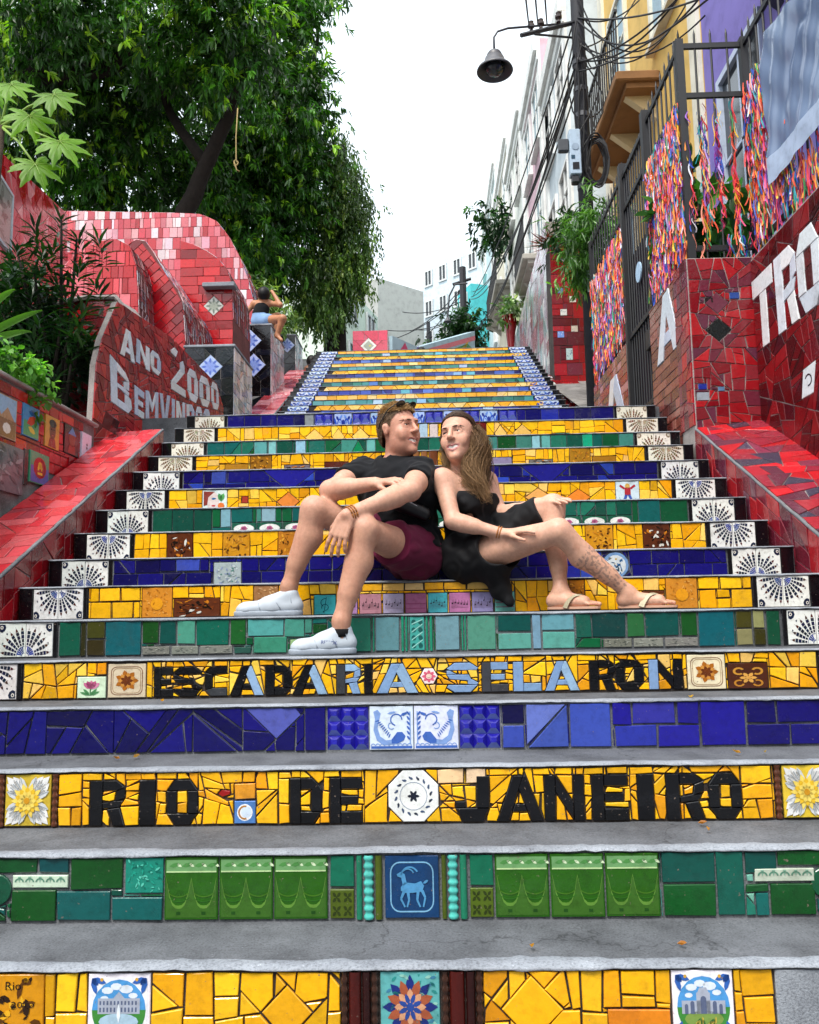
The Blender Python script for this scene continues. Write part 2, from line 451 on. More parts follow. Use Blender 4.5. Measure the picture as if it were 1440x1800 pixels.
def fan_prints(side, up, faded, seed=0):
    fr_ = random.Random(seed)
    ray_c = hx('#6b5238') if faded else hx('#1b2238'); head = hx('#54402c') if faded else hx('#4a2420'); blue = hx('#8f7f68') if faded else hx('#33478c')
    o = []
    def T(p):
        return [((u if side == 'L' else 1-u), (v if up else 1-v)) for u, v in p]
    cx, cy = 1.0, 0.0
    for i in range(6):
        a = math.radians(97+15.2*i); c, s = math.cos(a), math.sin(a); wv = 0.085
        for r0, r1, k in ((0.34, 0.42, 0.62), (0.44, 0.54, 0.8), (0.56, 0.67, 1.0), (0.69, 0.79, 1.12)):
            o.append((T(pline(cx+c*r0, cy+s*r0, cx+c*r1, cy+s*r1, wv*k*1.25)), ray_c, 0, 1))
        o.append((T([(cx+c*0.81-s*0.045, cy+s*0.81+c*0.045), (cx+c*0.81+s*0.045, cy+s*0.81-c*0.045), (cx+c*0.87+s*0.035, cy+s*0.87-c*0.035), (cx+c*0.93, cy+s*0.93), (cx+c*0.87-s*0.035, cy+s*0.87+c*0.035)]), head, 0, 1))
        o.append((T(pline(cx+c*0.90, cy+s*0.90, cx+c*0.985, cy+s*0.985, 0.012)), hx('#9a9a9c'), 0, 1))
        a2 = a+math.radians(7.6)
        if i < 5: o.append((T(pline(cx+math.cos(a2)*0.13, cy+math.sin(a2)*0.13, cx+math.cos(a2)*0.29, cy+math.sin(a2)*0.29, 0.03, 0.055)), blue, 0, 1))
    o.append((T(parc(cx, cy, 0.30, 0.018, math.pi/2, math.pi, 8)), blue, 0, 2))
    o.append((T(parc(cx, cy, 0.10, 0.03, math.pi/2, math.pi, 6)), blue, 0, 2))
    o = [(p_, tuple(c_*fr_.uniform(0.75, 1.5) for c_ in q_[0]), *q_[1:]) for p_, *q_ in o if fr_.random() > 0.03]
    dark = hx('#8c7a66') if faded else hx('#1c2740')
    o.append((T([(0, 1), (0, 0.78), (0.1, 0.745), (0.2, 0.80), (0.255, 0.9), (0.22, 1)]), dark, 0, 1))
    o.append((T(pcirc(0.09, 0.905, 0.06, 8)), CREAM, 0, 2)); o.append((T(pcirc(0.09, 0.905, 0.032, 6)), dark, 0, 3))
    o.append((T([(0.30, 0.66), (0.335, 0.70), (0.30, 0.74), (0.265, 0.70)]), dark, 0, 1))
    o.append((T([(0.14, 0.36), (0.17, 0.4), (0.14, 0.44), (0.11, 0.4)]), dark, 0, 1))
    return o
def azul_prints():
    """blue and white scroll ornament across a wide tile"""
    o = []; B = hx('#2a4cb0'); B2 = hx('#5f86d6'); B3 = hx('#1a2f86')
    for sx in (-1, 1):
        f = lambda p: [(0.5+sx*u*0.5, v) for u, v in p]
        o += [(f(parc(0.42, 0.45, 0.26, 0.11, -0.6, 3.4)), B), (f(parc(0.42, 0.45, 0.12, 0.08, 0.6, 5.0, 8)), B2), (f(petal(0.78, 0.2, 1.1, 0.7, 0.24)), B), (f(petal(0.9, 0.85, 3.5, 0.4, 0.2)), B3),
              (f(petal(0.1, 0.1, 0.5, 0.5, 0.2)), B2), (f(petal(0.08, 0.95, -0.5, 0.45, 0.16)), B2)]
    o += [(pcirc(0.5, 0.5, 0.09, 8, 0.2), B3), (pcirc(0.5, 0.18, 0.07, 8, 0.12), B)]
    return o
def rosette(bgc, cols, n=8, ring=None, cx=0.5, cy=0.5, R=0.40):
    o = []
    if ring: o += [(parc(cx, cy, 0.44, 0.03, 0, 2*math.pi, 24), ring, 0, 1)]
    for k, (l, wd, c) in enumerate(cols):
        for i in range(n): o.append((petal(cx, cy, 2*math.pi*(i+0.5*(k % 2))/n, R*l, R*wd, 0.04), c, 0, 1+k))
    o.append((pcirc(cx, cy, 0.07, 10), cols[-1][2], 0, 5))
    return o
def frame_prints(c, w=0.03, m=0.05, r=0.12):
    o = []
    for a in ((m, m+r, m, 1-m-r), (1-m, m+r, 1-m, 1-m-r), (m+r, m, 1-m-r, m), (m+r, 1-m, 1-m-r, 1-m)): o.append((pline(*a, w), c, 0, 1))
    for x, y, a0 in ((m+r, m+r, math.pi), (1-m-r, m+r, 1.5*math.pi), (1-m-r, 1-m-r, 0), (m+r, 1-m-r, 0.5*math.pi)): o.append((parc(x, y, r, w, a0, a0+math.pi/2, 5), c, 0, 1))
    return o
def blotch(rng, cols, n=26, s=0.09):
    o = []
    for i in range(n):
        cx, cy = rng.uniform(0.08, 0.92), rng.uniform(0.08, 0.92); a = rng.uniform(0, 6.28)
        o.append((petal(cx, cy, a, rng.uniform(s, s*3), rng.uniform(s*0.4, s*1.2)), rng.choice(cols), 0, 1+i % 5))
    return [([(min(1, max(0, u)), min(1, max(0, v))) for u, v in p], *r) for p, *r in o]
_font = {}
def text_polys(s, w=None, h=None, bold=0.0):
    """triangles of a word in a unit box (Blender's built-in font)"""
    key = (s, bold)
    if key not in _font:
        cu = bpy.data.curves.new('lettering', 'FONT'); cu.body = s; cu.resolution_u = 2; cu.offset = bold
        ob = bpy.data.objects.new('lettering', cu); COL.objects.link(ob)
        dg = bpy.context.evaluated_depsgraph_get(); me = ob.evaluated_get(dg).to_mesh()
        V = np.array([v.co[:2] for v in me.vertices]); Fc = [tuple(p.vertices) for p in me.polygons]
        lo, hi = V.min(0), V.max(0); V = (V-lo)/(hi-lo)
        _font[key] = [[tuple(V[i]) for i in f] for f in Fc]
        ob.evaluated_get(dg).to_mesh_clear(); bpy.data.objects.remove(ob); bpy.data.curves.remove(cu)
    return _font[key]
def text_in(s, x0, x1, y0, y1, c, layer=4, bold=0.0):
    return [([(x0+u*(x1-x0), y0+v*(y1-y0)) for u, v in p], c, 0, layer) for p in text_polys(s, bold=bold)]
def palace_prints(arch=False):
    o = [(rect(0.02, 0.98, 0.02, 0.98), hx('#f2f5fa'), 0, 0), (pcirc(0.5, 0.48, 0.46, 20, 0.47), hx('#4f9bdc'), 0, 1)]
    for x, y, r in ((0.3, 0.78, 0.1), (0.45, 0.84, 0.1), (0.62, 0.8, 0.12), (0.74, 0.7, 0.08), (0.25, 0.66, 0.07)): o.append((pcirc(x, y, r, 9, r*0.55), hx('#dfeaf6'), 0, 2))
    o.append((pcirc(0.5, 0.48, 0.46, 14, 0.47, math.pi*1.0, math.pi*2), hx('#3f8a3a'), 0, 2))
    o.append((pcirc(0.5, 0.30, 0.34, 14, 0.13), hx('#a9c8dc') if not arch else hx('#7c9a4a'), 0, 3))
    bc = hx('#a9b2c4'); dk = hx('#5a6684')
    if not arch:
        o.append((rect(0.14, 0.86, 0.42, 0.66), bc, 0, 3)); o.append(([(0.4, 0.66), (0.6, 0.66), (0.5, 0.76)], bc, 0, 3))
        for i in range(11):
            x = 0.17+i*0.061
            o.append((rect(x, x+0.028, 0.45, 0.52), dk, 0, 4)); o.append((rect(x, x+0.028, 0.56, 0.62), dk, 0, 4))
        o.append((petal(0.5, 0.28, math.pi/2, 0.3, 0.06), hx('#e6f1fb'), 0, 5))
        o.append((rect(0.2, 0.8, 0.14, 0.2), hx('#2c6a2a'), 0, 4)); o.append((rect(0.3, 0.7, 0.06, 0.1), hx('#9ab83c'), 0, 4))
    else:
        o.append((rect(0.12, 0.88, 0.38, 0.58), bc, 0, 3)); o.append((rect(0.38, 0.62, 0.38, 0.70), bc, 0, 3)); o.append(([(0.40, 0.70), (0.60, 0.70), (0.56, 0.78), (0.44, 0.78)], bc, 0, 3))
        for x, wv, t in ((0.17, 0.06, 0.5), (0.27, 0.07, 0.54), (0.45, 0.1, 0.6), (0.66, 0.07, 0.54), (0.77, 0.06, 0.5)):
            o.append((rect(x, x+wv, 0.38, t), dk, 0, 4)); o.append((pcirc(x+wv/2, t, wv/2, 6, None, 0, math.pi), dk, 0, 4))
        for i in range(12): o.append((petal(0.3+0.035*i, 0.18+0.02*(i % 3), 0.6+0.2*(i % 7), 0.12, 0.04), hx('#c9b64a') if i % 2 else hx('#3c6a34'), 0, 5))
    fb = hx('#3263b6')
    for sx in (0, 1):
        for sy in (0, 1):
            f = lambda p: [(u if not sx else 1-u, v if not sy else 1-v) for u, v in p]
            o += [(f(petal(0.03, 0.03, 0.3, 0.26, 0.09)), fb, 0, 3), (f(petal(0.03, 0.03, 1.25, 0.26, 0.09)), fb, 0, 3), (f(petal(0.03, 0.03, 0.78, 0.15, 0.1)), hx('#1f438e'), 0, 3), (f(pcirc(0.2, 0.05, 0.03, 6)), hx('#d6a640'), 0, 4)]
    return o
def nouveau_prints():
    """moulded green tile: pale top border, whiplash arches"""
    L = hx('#6a9c64'); M = hx('#4e9a2e'); D = hx('#1d4a12'); O = hx('#38641e')
    o = [(rect(0, 1, 0.80, 0.99), L, 0, 1)]
    for i in range(4): o += [(petal(0.06+0.25*i, 0.88, 0.2, 0.22, 0.07), hx('#4c8a46'), 0, 2), (petal(0.2+0.25*i, 0.93, -0.5, 0.12, 0.05), hx('#d2e6c0'), 0, 2)]
    o.append((rect(0, 1, 0.775, 0.80), hx('#b9d99c'), 0, 2))
    n = 8
    for h in (0, 1):
        bx = 0.5*h
        lo = []
        for i in range(n+1):
            t = i/n; x = bx+0.5*t; y = 0.16+0.50*(abs(2*t-1)**3.0); lo.append((x, y))
        up = [(x, min(0.7, y+0.035+0.02*math.sin(math.pi*i/n))) for i, (x, y) in enumerate(lo)]
        o.append((up+lo[::-1], hx('#5c8a34'), 0, 2))
        o.append((lo+[(bx+0.5, 0.01), (bx, 0.01)], O, 0, 1))
        o.append((rect(bx+0.21, bx+0.29, 0.06, 0.11), D, 0, 3))
        o.append((parc(bx+0.25, 0.70, 0.34, 0.022, -2.2, -0.94, 7), hx('#3f7018'), 0, 2)); o.append((parc(bx+0.25, 0.64, 0.36, 0.016, -2.2, -0.94, 7), hx('#2d6a18'), 0, 2))
    return o
def goat_prints():
    c = hx('#4f93c4'); o = [(pcirc(0.5, 0.5, 0.44, 4, None, math.pi/4, math.pi/4+2*math.pi), hx('#16456e'), 0, 1)]
    o = frame_prints(hx('#7ab2d6'), 0.025, 0.08, 0.18)
    o += [([(0.28, 0.50), (0.36, 0.58), (0.56, 0.56), (0.68, 0.60), (0.74, 0.52), (0.70, 0.42), (0.5, 0.40), (0.36, 0.40), (0.28, 0.44)], c, 0.001, 2),
          ([(0.32, 0.52), (0.40, 0.56), (0.36, 0.72), (0.28, 0.76), (0.20, 0.72), (0.22, 0.68), (0.29, 0.66)], c, 0.001, 2),
          (parc(0.46, 0.66, 0.18, 0.03, 0.6, 2.9, 10), c, 0.001, 2), (parc(0.42, 0.68, 0.13, 0.025, 0.5, 2.9, 8), c, 0.001, 2)]
    for x, y, x2, y2, x3, y3 in ((0.34, 0.42, 0.28, 0.30, 0.36, 0.16), (0.42, 0.42, 0.44, 0.28, 0.40, 0.16), (0.62, 0.42, 0.60, 0.28, 0.66, 0.16), (0.70, 0.44, 0.76, 0.32, 0.72, 0.16)):
        o += [(pline(x, y, x2, y2, 0.06, 0.04), c, 0.001, 3), (pline(x2, y2, x3, y3, 0.04, 0.03), c, 0.001, 3)]
    o.append((petal(0.72, 0.56, 0.5, 0.12, 0.05), c, 0.001, 3))
    return o
def dolphin_prints(flip):
    B = hx('#3f66b8'); B2 = hx('#7f9fd8'); o = []
    f = (lambda p: [(1-u, v) for u, v in p]) if flip else (lambda p: p)
    body = []; inner = []
    for i in range(13):
        t = i/12; a = math.pi*1.35*t-0.35*math.pi; r = 0.27
        body.append((0.42+r*math.cos(a-0.9), 0.42+r*math.sin(a-0.9)*0.95)); wv = 0.20*(1-t)**0.8+0.03; inner.append((0.42+(r-wv)*math.cos(a-0.9), 0.42+(r-wv)*math.sin(a-0.9)*0.95))
    o.append((f([(0.10, 0.72), (0.06, 0.9), (0.16, 0.95), (0.24, 0.86), (0.20, 0.70), (0.16, 0.5), (0.22, 0.3), (0.36, 0.2), (0.52, 0.22), (0.62, 0.32), (0.72, 0.26), (0.74, 0.16), (0.6, 0.1), (0.3, 0.08), (0.14, 0.2), (0.06, 0.45)]), B2, 0, 1))
    o.append((f([(0.5, 0.22), (0.64, 0.4), (0.76, 0.40), (0.84, 0.3), (0.8, 0.2), (0.66, 0.12), (0.5, 0.12)]), B, 0, 2))
    for i in range(9): o.append((f(petal(0.10+0.04*i, 0.66-0.05*i, 0.3+0.1*i, 0.12, 0.03)), B, 0, 3))
    o += [(f(parc(0.62, 0.7, 0.14, 0.03, 0, 4.5, 8)), B, 0, 1), (f(parc(0.5, 0.55, 0.08, 0.025, 1, 5.5, 7)), B2, 0, 1), (f(petal(0.72, 0.8, 0.4, 0.2, 0.07)), B, 0, 2), (f(petal(0.4, 0.85, 0.2, 0.22, 0.06)), B2, 0, 2)]
    o += [(f(rect(0.94, 0.97, 0.1, 0.9)), B2, 0, 1)]
    for i in range(6): o.append((f(petal(0.955, 0.2+0.12*i, 2.2, 0.14, 0.05)), B, 0, 2))
    o.append((rect(0, 1, 0.0, 0.06), B, 0, 1))
    for i in range(9): o.append((parc(0.05+0.11*i, 0.07, 0.05, 0.02, 0, math.pi, 4), B2, 0, 2))
    return o
def acanthus_prints(rng):
    o = []; W = hx('#e4e6e6'); G = hx('#9aa4ac'); Yc = hx('#e8c63c')
    for q in range(4):
        a0 = math.pi/4+q*math.pi/2
        for d in (-0.42, -0.2, 0, 0.2, 0.42):
            o.append((petal(0.5, 0.5, a0+d, 0.62-0.5*abs(d), 0.17, 0.12), W if abs(d) < 0.3 else hx('#cfd4d6'), 0.002, 2)); o.append((pline(0.5+0.2*math.cos(a0+d), 0.5+0.2*math.sin(a0+d), 0.5+0.5*math.cos(a0+d), 0.5+0.5*math.sin(a0+d), 0.02), G, 0.002, 3))
    for k, l in enumerate((0.36, 0.28, 0.2)):
        for i in range(10): o.append((petal(0.5, 0.5, 2*math.pi*(i+0.5*k)/10, l, 0.12, 0.02), hx('#e3b92a') if k % 2 else hx('#f0d564'), 0.003+0.001*k, 4+k))
    o.append((pcirc(0.5, 0.5, 0.07, 8), hx('#c98f1a'), 0.006, 6))
    return [([(min(1, max(0, u)), min(1, max(0, v))) for u, v in p], *r) for p, *r in o]
def music_prints(rng, kind):
    o = []; D = hx('#2c2230')
    if kind == 'clef':
        D = hx('#0c4a5c'); o = [(parc(0.5, 0.36, 0.17, 0.035, -1.5, 3.6), D), (parc(0.52, 0.62, 0.22, 0.035, 1.3, 4.2), D), (pline(0.46, 0.1, 0.58, 0.92, 0.03), D), (pcirc(0.44, 0.12, 0.05, 6), D)]
    else:
        for i in range(5): o.append((rect(0.06, 0.94, 0.22+0.07*i, 0.232+0.07*i), hx('#6a4a58'), 0, 1))
        for i in range(6):
            x = 0.12+0.15*i; y = rng.uniform(0.3, 0.62); o += [(pcirc(x, y, 0.04, 6), D, 0, 2), (pline(x+0.035, y, x+0.035, y+0.2, 0.016), D, 0, 2)]
    return o
def flower_tile():
    o = [(petal(0.45, 0.12, 1.5, 0.45, 0.05), hx('#3f7a44'), 0, 1)]
    for a in (0.5, 0.9, 2.2, 2.7): o.append((petal(0.45, 0.1, a, 0.42, 0.13), hx('#4e8a58'), 0, 2))
    for a, c in ((1.2, '#c85f8c'), (1.57, '#d97ba4'), (1.95, '#b84a7c'), (0.8, '#d98cb0'), (2.3, '#cf6c98')): o.append((petal(0.5, 0.42, a, 0.44, 0.2), hx(c), 0, 3))
    return o
def octagon_prints():
    o = []
    for i in range(16):
        a = 2*math.pi*i/16; o.append((petal(0.5+0.35*math.cos(a), 0.5+0.35*math.sin(a), a+1.2, 0.1, 0.05), hx('#4a5a78') if i % 3 else hx('#2c3444'), 0, 1)); o.append((pcirc(0.5+0.40*math.cos(a+0.2), 0.5+0.40*math.sin(a+0.2), 0.018, 5), hx('#5a6a8c'), 0, 1))
    o.append((parc(0.5, 0.5, 0.29, 0.012, 0, 6.283, 18), hx('#8a98b0'), 0, 1))
    for i in range(6): o.append((petal(0.5, 0.5, i*1.047, 0.13, 0.06), hx('#1a2030'), 0, 2))
    return o
def moon_prints():
    B = hx('#4f7fc0'); o = [(rect(0.0, 1, 0, 1), B, 0, 0), (pcirc(0.5, 0.5, 0.40, 16), hx('#eef2f8'), 0, 1), (pcirc(0.58, 0.52, 0.27, 14), hx('#cfe0f4'), 0, 2), (parc(0.5, 0.5, 0.30, 0.08, 1.3, 5.0, 10), hx('#b07a3c'), 0, 3)]
    return o
def lattice_prints(c):
    o = []
    for r in range(2):
        for q in range(2):
            cx, cy = 0.25+0.5*q, 0.25+0.5*r
            for i in range(4): o.append((petal(cx, cy, math.pi/4+i*math.pi/2, 0.22, 0.12, 0.03), c, 0, 1))
            o.append((pcirc(cx, cy, 0.04, 6), c, 0, 2))
    return o
def pyramid_prints(n=3):
    o = []; s = 1.0/n
    for r in range(n):
        for q in range(n):
            x0, y0 = q*s+0.02, r*s+0.02; x1, y1 = x0+s-0.04, y0+s-0.04; mx0, mx1 = x0+s*0.3, x1-s*0.3; my0, my1 = y0+s*0.45, y0+s*0.72
            L = 0.006
            o.append(('pyr', x0, x1, y0, y1))
    return o
# letters as convex strokes in a unit box
def letter(ch):
    q = lambda *a: [(a[i], a[i+1]) for i in range(0, len(a), 2)]
    s = 0.30
    D = {
     'I': [rect(0, 1, 0, 1)],
     'E': [rect(0, 0.34, 0, 1), rect(0.34, 1, 0.74, 1), rect(0.34, 0.88, 0.40, 0.60), rect(0.34, 1, 0, 0.26)],
     'L': [rect(0, 0.36, 0, 1), rect(0.36, 1, 0, 0.28)],
     'D': [rect(0, 0.34, 0, 1), q(0.34, 0.74, 0.72, 0.74, 0.9, 0.86, 0.7, 1, 0.34, 1), q(0.66, 0.26, 1, 0.25, 1, 0.75, 0.9, 0.86, 0.66, 0.74), q(0.34, 0, 0.75, 0, 1, 0.25, 0.66, 0.26, 0.34, 0.26)],
     'O': [q(0, 0.25, 0.33, 0.25, 0.33, 0.75, 0, 0.75), q(0.67, 0.25, 1, 0.25, 1, 0.75, 0.67, 0.75), q(0, 0.75, 1, 0.75, 0.75, 1, 0.25, 1), q(0.25, 0, 0.75, 0, 1, 0.25, 0, 0.25)],
     'R': [rect(0, 0.36, 0, 1), q(0.36, 0.76, 0.75, 0.76, 1, 0.84, 0.75, 1, 0.36, 1), q(0.7, 0.52, 1, 0.6, 1, 0.84, 0.75, 0.76), q(0.36, 0.36, 0.85, 0.40, 1, 0.6, 0.7, 0.55, 0.36, 0.55), q(0.5, 0.36, 0.85, 0.40, 1, 0, 0.66, 0)],
     'J': [q(0.62, 0.3, 1, 0.3, 1, 1, 0.62, 1), q(0.2, 0, 0.8, 0, 1, 0.3, 0, 0.3), q(0, 0.3, 0.32, 0.3, 0.3, 0.45, 0.0, 0.45)],
     'A': [q(0, 0, 0.27, 0, 0.58, 1, 0.36, 1), q(0.73, 0, 1, 0, 0.64, 1, 0.58, 1, 0.47, 0.72), q(0.33, 0.2, 0.67, 0.2, 0.60, 0.38, 0.39, 0.38)],
     'N': [rect(0, 0.28, 0, 1), rect(0.72, 1, 0, 1), q(0.28, 0.62, 0.72, 0.0, 0.72, 0.40, 0.28, 1.0)],
     'S': [q(0.1, 0.74, 0.95, 0.74, 1, 0.82, 0.75, 1, 0.25, 1, 0, 0.80), q(0, 0.60, 0.35, 0.60, 0.33, 0.74, 0.1, 0.74, 0, 0.80), q(0.1, 0.44, 0.8, 0.38, 0.7, 0.60, 0, 0.60), q(0.66, 0.26, 0.95, 0.24, 1, 0.32, 0.8, 0.44, 0.66, 0.42), q(0.25, 0, 0.75, 0, 0.97, 0.24, 0.05, 0.26, 0, 0.16)],
     'C': [q(0, 0.2, 0.33, 0.27, 0.33, 0.73, 0, 0.8), q(0, 0.8, 0.33, 0.73, 1, 0.73, 1, 1, 0.25, 1), q(0, 0.2, 0.25, 0, 1, 0, 1, 0.27, 0.33, 0.27)],
     'T': [rect(0, 1, 0.74, 1), rect(0.34, 0.66, 0, 0.74)],
    }
    return D[ch]

def relief_pyramids(parent, r, fr, col, n=3, name='tile'):
    x0, x1, y0, y1 = r; V = []; Fc = []; fc = []
    g = 0.002; sx, sy = (x1-x0-2*g)/n, (y1-y0-2*g)/n; lightc = hx('#6d7fd2')
    for j in range(n):
        for i in range(n):
            a, b = x0+g+i*sx, y0+g+j*sy; m = len(V)
            V += [fr(a, b, 0), fr(a+sx, b, 0), fr(a+sx, b+sy, 0), fr(a, b+sy, 0), fr(a+sx*0.3, b+sy*0.42, 0.014), fr(a+sx*0.7, b+sy*0.42, 0.014), fr(a+sx*0.7, b+sy*0.75, 0.012), fr(a+sx*0.3, b+sy*0.75, 0.012)]
            for q, c in (((0, 1, 5, 4), lightc), ((1, 2, 6, 5), col), ((2, 3, 7, 6), col), ((3, 0, 4, 7), col), ((4, 5, 6, 7), hx('#2a2aa0'))): Fc.append(tuple(m+k for k in q)); fc.append(c)
    return mesh(name, V, Fc, 'glaze_print', parent, fcol=fc)
def rope(parent, u, v0, v1, fr, col, wd=0.012, name='moulding'):
    V = []; Fc = []; n = 8; m = max(10, int((v1-v0)/0.005))
    for i in range(m+1):
        v = v0+(v1-v0)*i/m; r = wd/2*(1+0.22*math.sin(i*1.4))
        for j in range(n+1):
            a = math.pi*j/n; V.append(fr(u-r*math.cos(a), v, 0.004+r*0.9*math.sin(a)))
    for i in range(m):
        for j in range(n): Fc.append((i*(n+1)+j, i*(n+1)+j+1, (i+1)*(n+1)+j+1, (i+1)*(n+1)+j))
    return mesh(name, V, Fc, 'glaze', parent, color=col, smooth=True)
def halfround(parent, u0, u1, v0, v1, fr, col, name='moulding'):
    V = []; Fc = []; n = 8; r = (u1-u0)/2-0.0015; u = (u0+u1)/2
    for v in (v0, v1):
        for j in range(n+1):
            a = math.pi*j/n; V.append(fr(u-r*math.cos(a), v, 0.003+min(r, 0.011)*math.sin(a)))
    for j in range(n): Fc.append((j, j+1, n+1+j+1, n+1+j))
    return mesh(name, V, Fc, 'glaze', parent, color=col, smooth=True)

STEP_GROUP = 'mosaic steps of the staircase'
def step_body(name, D, D2, z0, z1, hw, label, grout='grout_dark'):
    mb = MB(); nx = 60
    o = empty(name, (0, D, z0), label, 'step', STEP_GROUP, 'structure')
    V = []; Fc = []; mi = []; rng = random.Random(int(D*1000))
    ny = 6
    for j in range(ny+1):
        for i in range(nx+1):
            V.append((-hw+2*hw*i/nx, D+0.004+(D2+0.03-D)*j/ny, z1-0.002+rng.gauss(0, 0.0008)-0.004*math.sin(math.pi*j/ny)))
    for j in range(ny):
        for i in range(nx):
            a = j*(nx+1)+i; Fc.append((a, a+1, a+nx+2, a+nx+1)); mi.append(0)
    n0 = len(V)
    V += [(-hw, D, z0-0.03), (hw, D, z0-0.03), (hw, D, z1-0.004), (-hw, D, z1-0.004), (-hw, D2+0.03, z0-0.03), (hw, D2+0.03, z0-0.03), (hw, D2+0.03, z1-0.004), (-hw, D2+0.03, z1-0.004)]
    for q, k in (((0, 1, 2, 3), 1), ((1, 5, 6, 2), 1), ((4, 0, 3, 7), 1)): Fc.append(tuple(n0+x for x in q)); mi.append(k)
    mesh('tread', V, Fc, ['tread', grout], o, matidx=mi, smooth=True)
    # worn pale mortar lip along the edge
    V = []; Fc = []; m = 150; ph = rng.uniform(0, 9)
    for i in range(m+1):
        x = -hw+2*hw*i/m; wob = 0.004*math.sin(x*3.1+ph)+0.003*math.sin(x*11+ph*2)+rng.gauss(0, 0.0016); d = rng.gauss(0, 0.0016)
        f = -0.013+d; b = 0.028+2.0*abs(wob)+rng.uniform(0, 0.010); lo = -0.007+wob*0.5
        for (y, z) in ((0.0, lo), (f+0.003, lo+0.001), (f, lo+0.003), (f+0.002, -0.002), (f+0.010, 0.0015), (0.012, 0.003), (b, 0.0015), (b+0.008, -0.006)): V.append((x, D+y, z1+z))
    for i in range(m):
        for j in range(7): Fc.append((i*8+j, (i+1)*8+j, (i+1)*8+j+1, i*8+j+1))
    mesh('nosing', V, Fc, 'nosing', o, smooth=True)
    return o

def fan_side(o, fr, k, v0, v1, faded):
    up = (k % 2 == 1); wv = (EDGE-0.072-HW-0.026)/2
    for sgn in (-1, 1):
        a = HW+0.006 if sgn > 0 else -HW-0.026
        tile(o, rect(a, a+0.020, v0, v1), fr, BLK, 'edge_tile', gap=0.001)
        b = HW+0.026
        L = rect(b, b+wv, v0, v1) if sgn > 0 else rect(-b-2*wv, -b-wv, v0, v1)
        Rr = rect(b+wv, b+2*wv, v0, v1) if sgn > 0 else rect(-b-wv, -b, v0, v1)
        for side, r in (('L', L), ('R', Rr)):
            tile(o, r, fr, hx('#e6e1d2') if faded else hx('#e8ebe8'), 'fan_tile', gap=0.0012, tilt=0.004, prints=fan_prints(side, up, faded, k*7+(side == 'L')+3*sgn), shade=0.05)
        e0, e1 = EDGE-0.070, EDGE-0.004
        tile(o, rect(e0, e1, v0, v1) if sgn > 0 else rect(-e1, -e0, v0, v1), fr, BLK, 'end_tile', gap=0.001, shade=0.02)

STEP_LABELS = {0: 'step with yellow broken tiles and two tiles painted with a palace and an arch', 1: 'step with green art nouveau tiles and a blue goat tile', 2: 'step whose yellow riser spells RIO DE JANEIRO in black',
 3: 'dark blue tiled step with a white dolphin tile pair', 4: 'step whose yellow riser spells ESCADARIA SELARON', 5: 'green tiled step under the white sneaker of the seated man',
 6: 'yellow step with a row of pink and turquoise music tiles, on which the couple sit', 7: 'dark blue step directly behind the seated couple', 8: 'yellow step with brown tiger tiles above the dark blue one behind the couple',
 9: 'dark green step with a row of white oval rose tiles', 10: 'yellow step with two orange diamonds and a painted face tile', 11: 'dark blue step at the height of the couple\'s shoulders, with triangular cuts',
 12: 'yellow step with brown plaques below the thin green step', 13: 'teal green step with a green triangle next to the man\'s head', 14: 'yellow step with pale diamonds just below the landing edge step', 15: 'blue top step at the landing edge with raised star tiles'}
KROW = {}
def riser(k):
    D = SD[k]; z0 = 0.0 if k == 0 else ST[k-1]; z1 = ST[k]; D2 = SD[k+1] if k < 15 else UD0
    o = step_body('stair_step', D, D2, z0, z1, EDGE if k > 0 else EDGE+0.12, STEP_LABELS[k], 'grout_dark' if k % 2 == 0 else 'grout_mid')
    fr = Frame((0, D, 0), (1, 0, 0), (0, 0, 1))
    v0, v1 = z0+0.003, z1-0.009
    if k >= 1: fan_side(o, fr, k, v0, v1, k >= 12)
    zm = (z0+z1)/2
    U = lambda px: X_at(px, D, zm)
    Vf = lambda t: v0+(v1-v0)*t
    return o, fr, v0, v1, U, Vf
def finish(o, fr, v0, v1, feats, pal, wts, size, jit, diag, seed, hw=HW, style='crazy', gap=0.0026, bw=0.12, bh=0.08, **kw):
    rng = random.Random(seed)
    cuts = [ccw(p) for p in feats]
    if style == 'crazy':
        base = []; x = -hw
        while x < hw-1e-6:
            xn = x+rng.uniform(0.16, 0.34)
            if hw-xn < 0.12: xn = hw
            base += crazy(rect(x, xn, v0, v1), size, rng, jit, diag); x = xn
    elif style == 'zig':
        base = []; x = -hw; s = bw
        while x < hw-1e-6:
            base += [[(x, v0), (x+s, v0), (x+s/2, v1)], [(x+s/2, v1), (x+s, v0), (x+s*1.5, v1)]]; x += s
        base = [ccw(p) for p in base]
    else:
        base = bricks(-hw, hw, v0, v1, bw, bh, rng, jit)
        nb = []
        for p in base:
            if rng.random() < diag:
                nb += [q for q in (lambda a, b, c: (clip(p, a, b, c), clip(p, -a, -b, -c)))(*(lambda th, cx, cy: (math.cos(th), math.sin(th), math.cos(th)*cx+math.sin(th)*cy))(rng.choice((0.7, -0.7, 2.3)), (p[0][0]+p[1][0])/2, (p[0][1]+p[2][1])/2)) if q]
            else: nb.append(p)
        base = nb
    fill(o, subtract_all(base, cuts), fr, pal, wts, rng=rng, gap=gap, **kw)
def diamond(cx, cy, a, b=None):
    b = b or a; return [(cx-a, cy), (cx, cy-b), (cx+a, cy), (cx, cy+b)]

